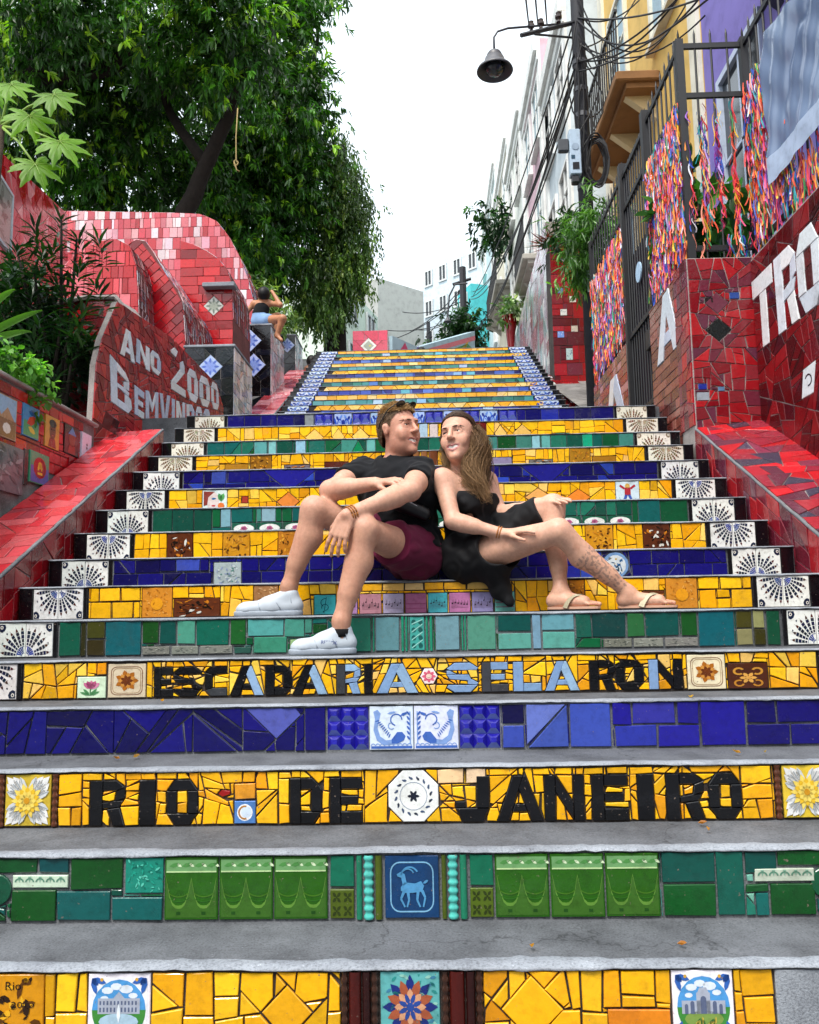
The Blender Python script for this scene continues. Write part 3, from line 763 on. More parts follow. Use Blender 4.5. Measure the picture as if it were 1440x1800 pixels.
# --- step 0
o, fr, v0, v1, U, Vf = riser(0); F = []; rg = random.Random(5)
def T(x0, x1, a, b, col, name='tile', prints=None, **kw):
    r = rect(U(x0), U(x1), Vf(a), Vf(b)); F.append(r)
    return tile(o, r, fr, col, name, prints=prints, **kw)
T(-20, 80, 0, 1, hx('#c98a0c'), 'plaque_tile', blotch(rg, [hx('#2a1708'), hx('#5a3408'), hx('#e8b020')], 30, 0.10)+text_in('2000', 0.42, 0.86, 0.52, 0.62, BLK)+text_in('Rio', 0.3, 0.6, 0.8, 0.93, BLK))
T(155, 267, 0, 1, WHT, 'painted_tile', palace_prints(), tilt=0.003)
T(1180, 1290, 0, 1, WHT, 'painted_tile', palace_prints(True), tilt=0.003)
tl = []
for i in range(60): tl.append((petal(rg.random(), rg.random(), rg.uniform(0, 6.28), 0.12, 0.05), rg.choice([hx('#2f8f8c'), hx('#8fc8bc'), hx('#3f7fa0')]), 0, 1))
tl = [([(min(1, max(0, a)), min(1, max(0, b))) for a, b in p], *r) for p, *r in tl]
T(668, 775, 0, 1, hx('#5fb0ac'), 'flower_tile', tl+rosette(None, [(1.15, 0.42, hx('#1f2f7c')), (1.0, 0.40, hx('#a8583a')), (0.62, 0.3, hx('#d8a07c')), (0.45, 0.2, hx('#2a4a9a'))], 8), tilt=0.003)
for a, b in ((600, 666), (777, 850)):
    F.append(rect(U(a), U(b), v0, v1)); wd = U(b)-U(a)
    rope(o, U(a)+0.009, v0, v1, fr, hx('#3a2218'), 0.016); rope(o, U(b)-0.009, v0, v1, fr, hx('#3a2218'), 0.016)
    halfround(o, U(a)+0.018, U(b)-0.018-wd*0.25, v0, v1, fr, hx('#4a120c')); halfround(o, U(b)-0.018-wd*0.25, U(b)-0.018, v0, v1, fr, hx('#2c0c0a'))
for cx, cy, s in ((505, 0.42, 0.064), (935, 0.46, 0.075)):
    p = diamond(U(cx), Vf(cy), s, min(s, (v1-v0)*0.46)); F.append(p); tile(o, p, fr, YEL[1])
T(1067, 1178, 0.0, 0.46, hx('#e2861a'))
F.append(rect(U(1362), U(1362)+1, v0, v1))
finish(o, fr, v0, v1, F, YEL[:4], YW[:4], 0.088, 0.07, 0.28, 31, hw=1.7, gap=0.0026)
mb = MB().box((U(1364), SD[0]-0.008, 0.0), (2.0, SD[0]+0.002, v1-0.002), bev=0.002); mb.build('mortar_patch', 'nosing', o)
# --- step 1
o, fr, v0, v1, U, Vf = riser(1); F = []
for x in (290, 386, 482, 870, 967, 1064): T(x, x+95, 0, 1, hx('#245a0a'), 'moulded_tile', nouveau_prints(), tilt=0.004, gap=0.0012, shade=0.04)
T(676, 773, 0, 1, hx('#123a66'), 'goat_tile', goat_prints(), tilt=0.003)
for a, b, c in ((626, 638, '#1f7a5c'), (659, 673, '#4a5a14'), (776, 786, '#4a5a14'), (808, 822, '#1f7a5c')):
    F.append(rect(U(a), U(b), v0, v1)); halfround(o, U(a), U(b), v0, v1, fr, hx(c))
for a, b in ((639, 658), (787, 806)): F.append(rect(U(a), U(b), v0, v1)); rope(o, (U(a)+U(b))/2, v0, v1, fr, hx('#4fb8ae'), U(b)-U(a)-0.006)
for a, b in ((580, 624), (825, 868)):
    T(a, b, 0.5, 1, hx('#0f6a50')); T(a, b, 0, 0.48, hx('#4a5c14'), 'lattice_tile', lattice_prints(hx('#2c3a0c')))
arch = []
for i in range(5): arch += [(parc(0.1+0.2*i, 0.12, 0.075, 0.03, 0, math.pi, 7), hx('#5a8a74'), 0, 2), (petal(0.1+0.2*i, 0.1, math.pi/2, 0.6, 0.06), hx('#7aa892'), 0, 2)]
arch = [([(u, 0.1+v*(1 if v < 0.2 else 4)) if False else (u, min(0.95, v*4.0)) for u, v in p], *r) for p, *r in arch]
for x0, x1 in ((22, 122), (1325, 1432)): T(x0, x1, 0.52, 0.74, hx('#c9d8c8'), 'border_tile', arch)
ham = blotch(random.Random(3), [hx('#1f9a84'), hx('#57c4ae'), hx('#0c6a5c')], 50, 0.06)
T(220, 289, 0.42, 1, hx('#1b8a76'), 'hammered_tile', ham)
for a in ((-50, 66, 0.76, 1, '#0c4a22'), (68, 122, 0.76, 1, '#0c4a4c'), (125, 218, 0.5, 1, '#0d4a18'), (22, 101, 0, 0.5, '#0d4a18'), (102, 196, 0, 0.48, '#0e5a58'), (198, 288, 0, 0.38, '#0e5a58'),
          (1163, 1257, 0.52, 1, '#0b4c44'), (1163, 1257, 0, 0.5, '#0a4e1c'), (1259, 1308, 0, 1, '#0f5a4c'), (1310, 1367, 0.66, 1, '#0c4e48'), (1325, 1350, 0, 0.36, '#0e5a58'), (1368, 1450, 0.76, 1, '#0a4e1c'), (1352, 1432, 0, 0.5, '#0a4e1c')): T(*a[:4], hx(a[4]))
for px in (-4, 1452):
    p = [(U(px)+0.045*math.cos(i*math.pi/8), Vf(0.5)+0.045*math.sin(i*math.pi/8)) for i in range(16)]; F.append(p); tile(o, p, fr, hx('#0c4a30'), 'round_tile')
finish(o, fr, v0, v1, F, GRN, GW, 0.09, 0.08, 0.1, 32, hw=HW)
# --- lettered rows
def letters(spec, va, vb, cols):
    for ch, a, b, ci in spec:
        pl = letter(ch); ua, ub = U(a), U(b)
        for i, p in enumerate(pl):
            q = [(ua+(ub-ua)*x, Vf(va+(vb-va)*y)) for x, y in p]; F.append(q)
            c = cols[ci][i % len(cols[ci])] if isinstance(cols[ci], list) else cols[ci]
            tile(o, q, fr, c, 'letter_tile', gap=0.0007, shade=0.06, tilt=0.006)
# --- step 2
o, fr, v0, v1, U, Vf = riser(2); F = []
for a, b in ((10, 92), (1374, 1456)): T(a, b, 0, 1, hx('#d8b83a'), 'relief_tile', acanthus_prints(rg), tilt=0.003)
for a in (4, 98, 1367): F.append(rect(U(a-6), U(a+6), v0, v1)); rope(o, U(a), v0, v1, fr, hx('#5a3220'), 0.018)
letters([('R', 159, 221, 0), ('I', 246, 274, 0), ('O', 294, 349, 0), ('D', 510, 566, 0), ('E', 580, 637, 0), ('J', 800, 861, 0), ('A', 872, 955, 0), ('N', 957, 1027, 0), ('E', 1040, 1104, 0), ('I', 1120, 1149, 0), ('R', 1170, 1237, 0), ('O', 1245, 1303, 0)], 0.0, 0.86, [hx('#0d0e12')])
T(412, 451, 0, 0.45, hx('#4f7fc0'), 'moon_tile', moon_prints(), tilt=0.003); T(412, 450, 0.47, 0.78, hx('#eb9a2a'))
p = [(U(382), Vf(0.56)), (U(392), Vf(0.5)), (U(407), Vf(0.55)), (U(406), Vf(0.64)), (U(390), Vf(0.66))]; F.append(p); tile(o, p, fr, hx('#a81c1c'))
p = [(U(727)+0.089*math.cos(math.pi/8+i*math.pi/4), Vf(0.5)+0.089*math.sin(math.pi/8+i*math.pi/4)*(v1-v0)/0.166) for i in range(8)]; F.append(p); tile(o, p, fr, hx('#dfe3ea'), 'octagon_tile', prints=octagon_prints(), tilt=0.003)
for a, b, c in ((770, 816, '#f0cfa0'), (820, 855, '#f2d6b0')): T(a, b, 0.72, 1, hx(c))
finish(o, fr, v0, v1, F, YEL[:4], YW[:4], 0.075, 0.16, 0.25, 33, hw=HW)
# --- step 3
o, fr, v0, v1, U, Vf = riser(3); F = []
for a, b in ((575, 649), (807, 880)):
    r = (U(a), U(b), v0, v1); F.append(rect(*r)); relief_pyramids(o, r, fr, hx('#1c1890'), 3, 'relief_tile')
T(650, 727, 0, 1, hx('#d6e2f4'), 'dolphin_tile', dolphin_prints(False), tilt=0.003, gap=0.0008); T(728, 806, 0, 1, hx('#d6e2f4'), 'dolphin_tile', dolphin_prints(True), tilt=0.003, gap=0.0008)
for a in ((883, 922, 0.55, 1, '#0d0a44'), (883, 922, 0, 0.52, '#3648a4'), (1001, 1074, 0, 1, '#3a50b0'), (1076, 1110, 0.5, 1, '#1a1488'), (1112, 1187, 0.5, 1, '#33329c'), (1190, 1229, 0.5, 1, '#201a8a'), (1080, 1154, 0, 0.48, '#2a34a0'), (1156, 1229, 0, 0.48, '#201c8c'), (1232, 1310, 0, 1, '#191482'), (1312, 1364, 0.5, 1, '#120c66'), (1366, 1450, 0.5, 1, '#120c66'), (1312, 1386, 0, 0.48, '#140e6c'), (1388, 1460, 0, 0.48, '#140e6c'), (536, 573, 0, 1, '#140f6a')): T(*a[:4], hx(a[4]))
p = [(U(430), Vf(1)), (U(520), Vf(1)), (U(530), Vf(0.82)), (U(487), Vf(0.28))]; F.append(p[::-1]); tile(o, p, fr, hx('#4f56a8'))
p = [(U(926), Vf(0.0)), (U(998), Vf(0.0)), (U(998), Vf(1))]; F.append(p); tile(o, p, fr, hx('#4055b0'))
p = [(U(925), Vf(0.06)), (U(996), Vf(1)), (U(925), Vf(1))]; F.append(p); tile(o, p, fr, hx('#5f70bc'))
finish(o, fr, v0, v1, F, NAVY[:4], NW[:4], 0.105, 0.10, 0.5, 40, hw=HW, gap=0.0025)
# --- step 4
o, fr, v0, v1, U, Vf = riser(4); F = []
K = BLK; LB = hx('#7f9ec8'); DG = hx('#3c3e44'); LB2 = hx('#93b4d8')
letters([('E', 272, 305, 0), ('S', 306, 356, 0), ('C', 361, 400, 1), ('A', 406, 464, 2), ('D', 467, 514, 0), ('A', 515, 576, 2), ('R', 592, 634, 3), ('I', 641, 655, 0), ('A', 662, 735, 4), ('S', 785, 841, 5), ('E', 847, 893, 6), ('L', 902, 951, 5), ('A', 957, 1018, 4), ('R', 1036, 1081, 0), ('O', 1082, 1131, 0), ('N', 1140, 1200, 7)], 0.02, 0.84,
        [K, [K, K, DG], [K, LB2, K], [DG, LB2, LB, LB, LB], [LB, LB2, LB], LB, [DG, LB, LB, DG], [LB, K, K]])
cream = frame_prints(hx('#7c4a2c'), 0.02, 0.06, 0.16)+frame_prints(hx('#9a6a3c'), 0.012, 0.11, 0.14)+rosette(None, [(0.75, 0.4, hx('#a8641c')), (0.55, 0.3, hx('#c98a3c')), (0.35, 0.25, hx('#6a3414'))], 7)
for a, b in ((190, 258), (1207, 1275)): T(a, b, 0, 0.97, hx('#e6dcb8'), 'rosette_tile', cream, tilt=0.003)
T(137, 188, 0, 0.62, hx('#c6dcc8'), 'tulip_tile', flower_tile(), tilt=0.004)
T(1278, 1349, 0, 0.72, hx('#4a2214'), 'scroll_tile', [(parc(0.25, 0.7, 0.13, 0.07, 0.5, 5.4), hx('#c98f34'), 0, 1), (parc(0.75, 0.7, 0.13, 0.07, -2.2, 2.7), hx('#c98f34'), 0, 1), (parc(0.25, 0.2, 0.12, 0.06, 1, 6), hx('#b87c2a'), 0, 1), (parc(0.75, 0.2, 0.12, 0.06, -2.8, 2.1), hx('#b87c2a'), 0, 1)]+rosette(None, [(0.5, 0.3, hx('#d8a04c'))], 6, None, 0.5, 0.42))
p = [(U(754)+0.037*math.cos(i*math.pi/3), Vf(0.48)+0.037*math.sin(i*math.pi/3)) for i in range(6)]; F.append(p); tile(o, p, fr, hx('#e9dce0'), 'flower_tile', prints=rosette(None, [(1.0, 0.55, hx('#d8607c')), (0.4, 0.3, hx('#f2d8c8'))], 8))
T(171, 188, 0.66, 1, hx('#e8960c'))
finish(o, fr, v0, v1, F, YEL, [5, 5, 4, 3, 2.5, 2], 0.066, 0.25, 0.35, 35)
# --- step 5
o, fr, v0, v1, U, Vf = riser(5); F = []
g5 = [(105, 142, 0, 1, '#0f5644'), (143, 152, 0, 1, '#2c2c12'), (153, 185, 0.5, 1, '#3c3c14'), (153, 185, 0, 0.48, '#2f2a12'), (186, 249, 0, 1, '#0f525c'), (251, 280, 0.34, 1, '#164a1c'), (281, 310, 0.3, 1, '#0e4a44'), (312, 344, 0.3, 1, '#4f9a84'), (345, 403, 0.25, 1, '#0f5c4c'), (405, 433, 0.25, 1, '#1d5c28'), (436, 499, 0.5, 1, '#4f9a96'), (500, 536, 0.45, 1, '#3f8678'), (446, 505, 0, 0.48, '#3a8672'), (510, 540, 0, 0.4, '#8aa878'), (412, 443, 0, 0.2, '#2a5a50'),
      (615, 652, 0, 1, '#2a7a66'), (660, 703, 0, 1, '#5c8c94'), (765, 808, 0, 1, '#6f96a4'), (822, 872, 0, 1, '#4f8c78'), (875, 934, 0.5, 1, '#0f4a44'), (875, 934, 0, 0.48, '#5a9c94'), (936, 951, 0, 1, '#7094a8'), (953, 1010, 0.52, 1, '#5f94a0'), (953, 1010, 0, 0.5, '#55a090'), (1012, 1040, 0.3, 1, '#1a5a4c'), (1041, 1100, 0.3, 1, '#123f3a'), (1102, 1133, 0.3, 1, '#2d6a3c'), (1135, 1194, 0.3, 1, '#0f524c'), (1197, 1226, 0.3, 1, '#174f20'), (1228, 1291, 0, 1, '#0e5a68'), (1294, 1322, 0.5, 1, '#3e3c14'), (1324, 1345, 0.5, 1, '#8a8a5c'), (1294, 1322, 0, 0.48, '#7c7c54'), (1324, 1345, 0, 0.48, '#34320f'), (1347, 1371, 0, 1, '#0f4a34')]
for a in g5: T(*a[:4], hx(a[4]), tilt=0.008)
for a, b in ((655, 659), (705, 711), (712, 717), (748, 753), (755, 761), (811, 815), (816, 820), (606, 611)): F.append(rect(U(a), U(b), v0, v1)); halfround(o, U(a), U(b), v0, v1, fr, hx('#1f8a6c'))
T(720, 747, 0, 1, hx('#3f9c94'), 'lattice_tile', [(pcirc(0.25+0.5*(i % 2), 0.12+0.25*(i//2), 0.17, 8, 0.085), hx('#1c5a58'), 0, 1) for i in range(8)]+[(pline(0.1, 0.05+0.25*i, 0.9, 0.3+0.25*i if i < 3 else 0.95, 0.04), hx('#8fd0c8'), 0, 2) for i in range(4)])
for a, b in ((251, 300), (302, 350), (352, 410), (1060, 1110), (1112, 1165), (1167, 1226)): T(a, b, 0, 0.26 if a < 800 else 0.27, hx('#7c8078'), 'stone_tile', blotch(random.Random(a), [hx('#4c524c'), hx('#a4a89c')], 24, 0.07))
finish(o, fr, v0, v1, F, GRN, GW, 0.075, 0.05, 0.1, 36)
# --- step 6
o, fr, v0, v1, U, Vf = riser(6); F = []
tiger = lambda s: blotch(random.Random(s), [hx('#3a1a0c'), hx('#c97a1c'), hx('#7a3a14'), hx('#d8d8d0'), hx('#1c1008')], 40, 0.09)
gold = lambda s: blotch(random.Random(s), [hx('#7a4a10'), hx('#e0a030'), hx('#4a2808'), hx('#c88018')], 40, 0.08)
orange = lambda s: blotch(random.Random(s), [hx('#c97f20'), hx('#dca04c'), hx('#b86c14')], 50, 0.05)+[(pcirc(0.5, 0.45, 0.22, 12), hx('#e29a1e'), 0, 5)]
sp = [('clef', 552, 591, '#3fb4bc'), ('m', 597, 629, '#b48cc0'), ('m', 632, 671, '#c48a98'), ('m', 673, 710, '#b9aed0'), ('p', 712, 750, '#b86a94'), ('m', 752, 787, '#4fb8c4'), ('m', 789, 827, '#b878a8'), ('m', 829, 867, '#8f84b8'), ('p', 869, 905, '#6fb8b0')]
for kd, a, b, c in sp:
    ms = music_prints(random.Random(a), 'clef') if kd == 'clef' else (music_prints(random.Random(a), 'm') if kd == 'm' else [(rect(0, 1, 0.45, 0.5), hx('#9a4a74'), 0, 1), (rect(0, 1, 0.2, 0.24), hx('#9a4a74'), 0, 1)])
    T(a, b, 0, 0.66, hx(c), 'music_tile', ms, tilt=0.005)
for i, (a, b) in enumerate(((637, 672), (673, 711), (712, 745), (746, 780), (781, 820), (821, 862))): T(a, b, 0.74, 1, YPALE[i % 4])
T(250, 304, 0, 1, hx('#d28a2c'), 'sun_tile', orange(4)); T(306, 388, 0, 0.62, hx('#5a2c14'), 'plaque_tile', tiger(8))
T(1170, 1226, 0, 1, hx('#d28a2c'), 'sun_tile', orange(5)); T(1128, 1168, 0, 0.6, hx('#5a2c14'), 'plaque_tile', tiger(9)); T(1000, 1028, 0.2, 1, hx('#a86a14'), 'plaque_tile', gold(9)); T(446, 490, 0.42, 1, hx('#b08454'), 'plaque_tile', blotch(random.Random(2), [hx('#9a6a3c'), hx('#d0a878')], 25, 0.08))
for a in ((160, 175, 0.56, 1), (176, 212, 0.56, 1), (214, 247, 0.56, 1), (160, 196, 0, 0.53), (198, 234, 0, 0.53), (236, 247, 0, 0.53), (1228, 1264, 0.62, 1), (1266, 1304, 0.62, 1), (1306, 1321, 0.62, 1), (1229, 1258, 0, 0.6), (1260, 1283, 0.34, 0.6), (1260, 1283, 0, 0.31), (1285, 1321, 0, 0.6)): T(*a, YEL[RNG.randrange(3)])
finish(o, fr, v0, v1, F, YEL, [5, 5, 5, 2, 2, 1.5], 0.078, 0.14, 0.22, 37, gap=0.002)
# --- step 7
o, fr, v0, v1, U, Vf = riser(7); F = []
T(376, 425, 0, 0.86, hx('#a4b4bc'), 'plaque_tile', blotch(random.Random(6), [hx('#6a8494'), hx('#c4d0d4'), hx('#5a8a84'), hx('#8a98b8')], 40, 0.08))
p = [(U(1082)+0.069*math.cos(i*math.pi/8), Vf(0.48)+0.069*math.sin(i*math.pi/8)) for i in range(16)]; F.append(p); tile(o, p, fr, hx('#6f9cc8'), 'plate_tile', prints=[(pcirc(0.5, 0.5, 0.42, 14), hx('#cfd8dc'), 0, 0)]+[([(0.15+0.7*u, 0.15+0.7*v) for u, v in q[0]], *q[1:]) for q in blotch(random.Random(12), [hx('#1f4a6c'), hx('#2c3a34'), hx('#c4a45c'), hx('#3a6a9c')], 36, 0.10)])
T(733, 770, 0.05, 0.95, hx('#1a1a60'), 'star_tile', rosette(None, [(1.2, 0.5, hx('#d6dcec'))], 4)); T(310, 352, 0.55, 1, hx('#3a4eb0')); T(1020, 1058, 0, 1, hx('#3348a8'))
finish(o, fr, v0, v1, F, NAVY[:5], NW[:5], 0.095, 0.06, 0.3, 38, style='brick', bw=0.13, bh=0.075)
# --- step 8
o, fr, v0, v1, U, Vf = riser(8); F = []
for a, b, fn, c in ((294, 340, tiger, '#5a2a14'), (392, 440, gold, '#c98a1c'), (489, 527, gold, '#b0701c'), (1029, 1078, gold, '#c98a1c'), (1130, 1178, tiger, '#5a2a14')): T(a, b, 0, 1, hx(c), 'plaque_tile', fn(a), tilt=0.005)
finish(o, fr, v0, v1, F, YEL, [5, 5, 5, 2, 2, 1], 0.085, 0.06, 0.12, 39, gap=0.002)
# --- step 9
o, fr, v0, v1, U, Vf = riser(9); F = []
rose = [(pcirc(0.5, 0.5, 0.46, 14, 0.42), hx('#e4e8e4'), 0, 1), (petal(0.3, 0.42, 0.2, 0.4, 0.2), hx('#5a8a5c'), 0, 2)]+[(pcirc(0.5+0.07*math.cos(i*1.26), 0.52+0.11*math.sin(i*1.26), 0.08, 7, 0.13), hx('#c26a94'), 0, 3) for i in range(5)]
for i in range(9): T(408+45*i, 408+45*i+43, 0, 0.46, hx('#1a5a44'), 'rose_tile', rose, tilt=0.005)
for i in range(7): T(798+45*i, 798+45*i+43, 0, 0.46, hx('#1a5a44'), 'rose_tile', rose, tilt=0.005)
T(388, 406, 0.3, 1, hx('#7aa8b4')); T(460, 485, 0.48, 1, hx('#8fb8c0'))
finish(o, fr, v0, v1, F, GRN[:6], [5, 5, 1, 3, 1.5, 3], 0.1, 0.05, 0.15, 40, style='brick', bw=0.12, bh=0.16)
# --- step 10
o, fr, v0, v1, U, Vf = riser(10); F = []
for cx, cy, s, c in ((507, 0.42, 0.075, '#e88a3a'), (946, 0.40, 0.085, '#efb05c'), (1017, 0.36, 0.075, '#e8842c')):
    p = diamond(U(cx), Vf(cy), s, (v1-v0)*min(cy, 0.45)); F.append(p); tile(o, p, fr, hx(c))
face = [(pcirc(0.4, 0.55, 0.3, 12, 0.4), hx('#e2d4d0'), 0, 1), ([(0.02, 0.98), (0.02, 0.3), (0.18, 0.35), (0.22, 0.7), (0.5, 0.95)], hx('#8a3c34'), 0, 2), (petal(0.35, 0.62, 0.1, 0.22, 0.09), hx('#2f6aa0'), 0, 3), (petal(0.35, 0.3, 0.0, 0.2, 0.08), hx('#c0303c'), 0, 3), (pcirc(0.78, 0.3, 0.15, 8), hx('#e0783c'), 0, 3), (petal(0.75, 0.5, 1.2, 0.4, 0.2), hx('#5aa85c'), 0, 3), (petal(0.8, 0.5, 1.9, 0.4, 0.2), hx('#4a985c'), 0, 3)]
T(356, 400, 0, 1, hx('#cfdcdc'), 'painted_tile', face, tilt=0.004)
dance = [(pcirc(0.5, 0.82, 0.12, 8), hx('#d8b060'), 0, 2), (rect(0.36, 0.64, 0.4, 0.75), hx('#b0303c'), 0, 2), (pline(0.36, 0.7, 0.15, 0.85, 0.1), hx('#b0303c'), 0, 2), (pline(0.64, 0.7, 0.85, 0.85, 0.1), hx('#b0303c'), 0, 2), (pline(0.44, 0.42, 0.3, 0.08, 0.12), hx('#3f5ab0'), 0, 2), (pline(0.56, 0.42, 0.7, 0.08, 0.12), hx('#3f5ab0'), 0, 2), (parc(0.5, 0.4, 0.4, 0.03, 3.4, 5.9), hx('#7ab8c4'), 0, 1)]
T(1082, 1124, 0, 1, hx('#c4dce4'), 'painted_tile', dance, tilt=0.004)
T(425, 437, 0.4, 0.7, hx('#a83c2c'))
finish(o, fr, v0, v1, F, YEL, [5, 4, 4, 3, 3, 2], 0.082, 0.05, 0.15, 41, gap=0.002)
# --- step 11
o, fr, v0, v1, U, Vf = riser(11); F = []
for cx in (510, 960):
    p = [(U(cx-48), Vf(1)), (U(cx), Vf(0.05)), (U(cx+48), Vf(1))]; F.append(ccw(p)); tile(o, p, fr, hx('#1f1c8c'))
T(372, 398, 0.45, 1, hx('#3848a4'))
finish(o, fr, v0, v1, F, [NAVY[0], NAVY[1], NAVY[2], BLUE[0], BLUE[1]], [5, 5, 4, 2, 2], 0.1, 0.05, 0.3, 42, style='brick', bw=0.15, bh=0.08)
# --- step 12
o, fr, v0, v1, U, Vf = riser(12); F = []
for a, b, vv, c, fn in ((396, 437, 0.6, '#a8741c', None), (440, 478, 1, '#8a5c14', gold), (500, 545, 0.5, '#7a7478', tiger), (571, 613, 0.6, '#5a2418', None), (855, 900, 0.65, '#8c86a4', None), (930, 972, 0.5, '#6a6460', tiger), (1001, 1038, 1, '#b07c1c', gold), (1041, 1083, 0.6, '#a8741c', None)): T(a, b, 0, vv, hx(c), 'plaque_tile', fn(a) if fn else None)
for a, b in ((705, 722), (724, 738), (740, 752), (754, 770)): F.append(rect(U(a), U(b), v0, v1)); halfround(o, U(a), U(b), v0, v1, fr, hx('#6a3a20') if a % 4 else hx('#8a5a34'))
finish(o, fr, v0, v1, F, YEL, YW, 0.078, 0.1, 0.25, 43, gap=0.002)
# --- step 13
o, fr, v0, v1, U, Vf = riser(13); F = []
p = [(U(612), Vf(0.02)), (U(648), Vf(0.02)), (U(630), Vf(0.95))]; F.append(p); tile(o, p, fr, hx('#0a7a4c'))
for a, b, c in ((447, 470, '#5aa0a0'), (472, 486, '#7ab8b4'), (520, 538, '#86b8cc'), (645, 660, '#6ab0b0'), (935, 950, '#7fb4c0'), (952, 968, '#5fa8a4'), (1024, 1042, '#12a078'), (690, 720, '#8fb4d0')): T(a, b, 0, 1, hx(c))
finish(o, fr, v0, v1, F, GRN[:6], [3, 3, 1, 4, 3, 3], 0.1, 0.04, 0.15, 44, style='brick', bw=0.13, bh=0.16)
# --- step 14
o, fr, v0, v1, U, Vf = riser(14); F = []
for cx, s in ((553, 0.075), (634, 0.07), (918, 0.075), (595, 0.05), (880, 0.05)):
    p = diamond(U(cx), Vf(0.45), s, (v1-v0)*0.42); F.append(p); tile(o, p, fr, YPALE[1])
T(466, 490, 0, 0.45, hx('#d8cc5c'), 'name_tile', text_in('SARAH', 0.1, 0.9, 0.45, 0.85, BLK)); T(755, 770, 0, 1, hx('#c8b8b4')); T(737, 752, 0, 1, hx('#a4bcd4')); T(836, 855, 0, 1, hx('#6a1414')); T(977, 1001, 0, 0.4, hx('#4fa08c'))
finish(o, fr, v0, v1, F, YEL, YW, 0.088, 0.05, 0.10, 45, gap=0.002)
# --- step 15
o, fr, v0, v1, U, Vf = riser(15); F = []
for i, a in enumerate((554, 588, 620, 652, 684, 716, 748, 780, 812, 844, 878)):
    if i % 2 == 0: r = (U(a), U(a+31), v0, v1); F.append(rect(*r)); relief_pyramids(o, r, fr, hx('#1a2296'), 2, 'relief_tile')
    else: T(a, a+31, 0, 1, hx('#9fb8e0'), 'azulejo_tile', azul_prints())
T(536, 552, 0, 1, hx('#7c8284'))
finish(o, fr, v0, v1, F, NAVY[:5], NW[:5], 0.1, 0.03, 0.0, 46, style='brick', bw=0.135, bh=0.2)

# --- upper flight
for i in range(UN):
    D = UD0+UDT*i; z0 = UT0+UDH*i; z1 = z0+UDH
    j = i-10; kind = 'Y' if j % 2 == 0 else ('B' if j % 4 == 1 else 'G')
    nm = {'Y': 'yellow zigzag', 'B': 'blue', 'G': 'teal green'}[kind]
    o = step_body('stair_step', D, D+UDT if i < UN-1 else D+0.5, z0, z1, 2.0, f'{nm} step of the flight above the landing, {i+1} steps up from the landing')
    fr = Frame((0, D, 0), (1, 0, 0), (0, 0, 1)); v0, v1 = z0+0.003, z1-0.010
    rng = random.Random(100+i); F = []
    for sgn in (-1, 1):
        a, b = 1.605, 1.90
        tile(o, rect(a, b, v0, v1) if sgn > 0 else rect(-b, -a, v0, v1), fr, hx('#c9d6ec'), 'azulejo_tile', prints=azul_prints(), tilt=0.004, gap=0.001)
        tile(o, rect(1.905, 1.985, v0, v1) if sgn > 0 else rect(-1.985, -1.905, v0, v1), fr, BLK, 'end_tile', gap=0.001)
        tile(o, rect(HW, 1.602, v0, v1) if sgn > 0 else rect(-1.602, -HW, v0, v1), fr, BLK, 'edge_tile', gap=0.0005)
    if kind == 'Y' and i % 4 != 2:
        finish(o, fr, v0, v1, [], YPALE if rng.random() < 0.5 else YEL, None, 0.1, 0.1, 0.1, 100+i, style='zig', bw=0.21)
    elif kind == 'Y':
        finish(o, fr, v0, v1, [], YPALE, None, 0.09, 0.1, 0.2, 100+i, style='brick', bw=0.15, bh=0.2)
    else:
        pal = [hx('#1f6a60'), hx('#2f7a70'), hx('#11504c'), hx('#5aa0a4'), hx('#3a8a8c')] if kind == 'G' else [hx('#1c1f80'), hx('#2a3a9c'), hx('#15125c'), hx('#5472c0'), hx('#3a55b0')]
        for c in range(3):
            u = rng.uniform(-0.9, 0.9); r = rect(u, u+0.14, v0, v1)
            if all(abs(u-p[0][0]) > 0.2 for p in F): F.append(r); tile(o, r, fr, rng.choice([hx('#86b4dc'), hx('#5fb4c8'), hx('#4a78c4'), hx('#a8c4e4')]))
        finish(o, fr, v0, v1, F, pal, None, 0.1, 0.04, 0.12, 100+i, style='brick', bw=0.16, bh=0.2)
UTOP_Z = UT0+UDH*UN; UTOP_D = UD0+UDT*(UN-1)

# ------------------------------------------------------------------ ramps, mosaic walls
concrete('grout_red', hx('#7c4a4a'), hx('#4a2a2c'))
RED = [hx('#a8101a'), hx('#8c0c16'), hx('#b8161e'), hx('#740a14'), hx('#98121c'), hx('#c4242a')]
WINE = [hx('#6e1018'), hx('#8a141e'), hx('#a8181e'), hx('#560d16'), hx('#7c1a28'), hx('#4c1420')]
PINK = [hx('#c23a44'), hx('#d0646c'), hx('#dc9298'), hx('#e2bcc0'), hx('#b02a34'), hx('#d9d4da'), hx('#a4a8c4')]  # sky glare on red glaze, put into the tile colours as pink, white and lilac
PALE_GLARE = [hx('#c04854'), hx('#cc6c76'), hx('#d89aa2'), hx('#dcc4ca'), hx('#c4545e'), hx('#b03440'), hx('#ac2832'), hx('#b43c48')]  # same for the long upper wall: its glare is painted as pale tile colours
PLUM = [hx('#6c2c40'), hx('#8a1a26'), hx('#7c2434'), hx('#a82028'), hx('#5e1c2c')]
class VPlane(Frame):
    """upright plane through two ground points, facing the stairs"""
    def __init__(s, A, B, side=1):
        A, B = np.array([*A, 0.0]), np.array([*B, 0.0]); d = B-A; s.L = np.linalg.norm(d); U = d/s.L
        n = np.cross(U, (0, 0, 1.0)); mid = (A+B)/2
        super().__init__(A, U, (0, 0, 1.0), n if np.dot(EYE-mid, n) > 0 else -n)
    def uv(s, px, py):
        d = ray(px, py); t = np.dot(s.O-EYE, s.N)/np.dot(d, s.N); p = EYE+d*t; return float(np.dot(p-s.O, s.U)), float(p[2])
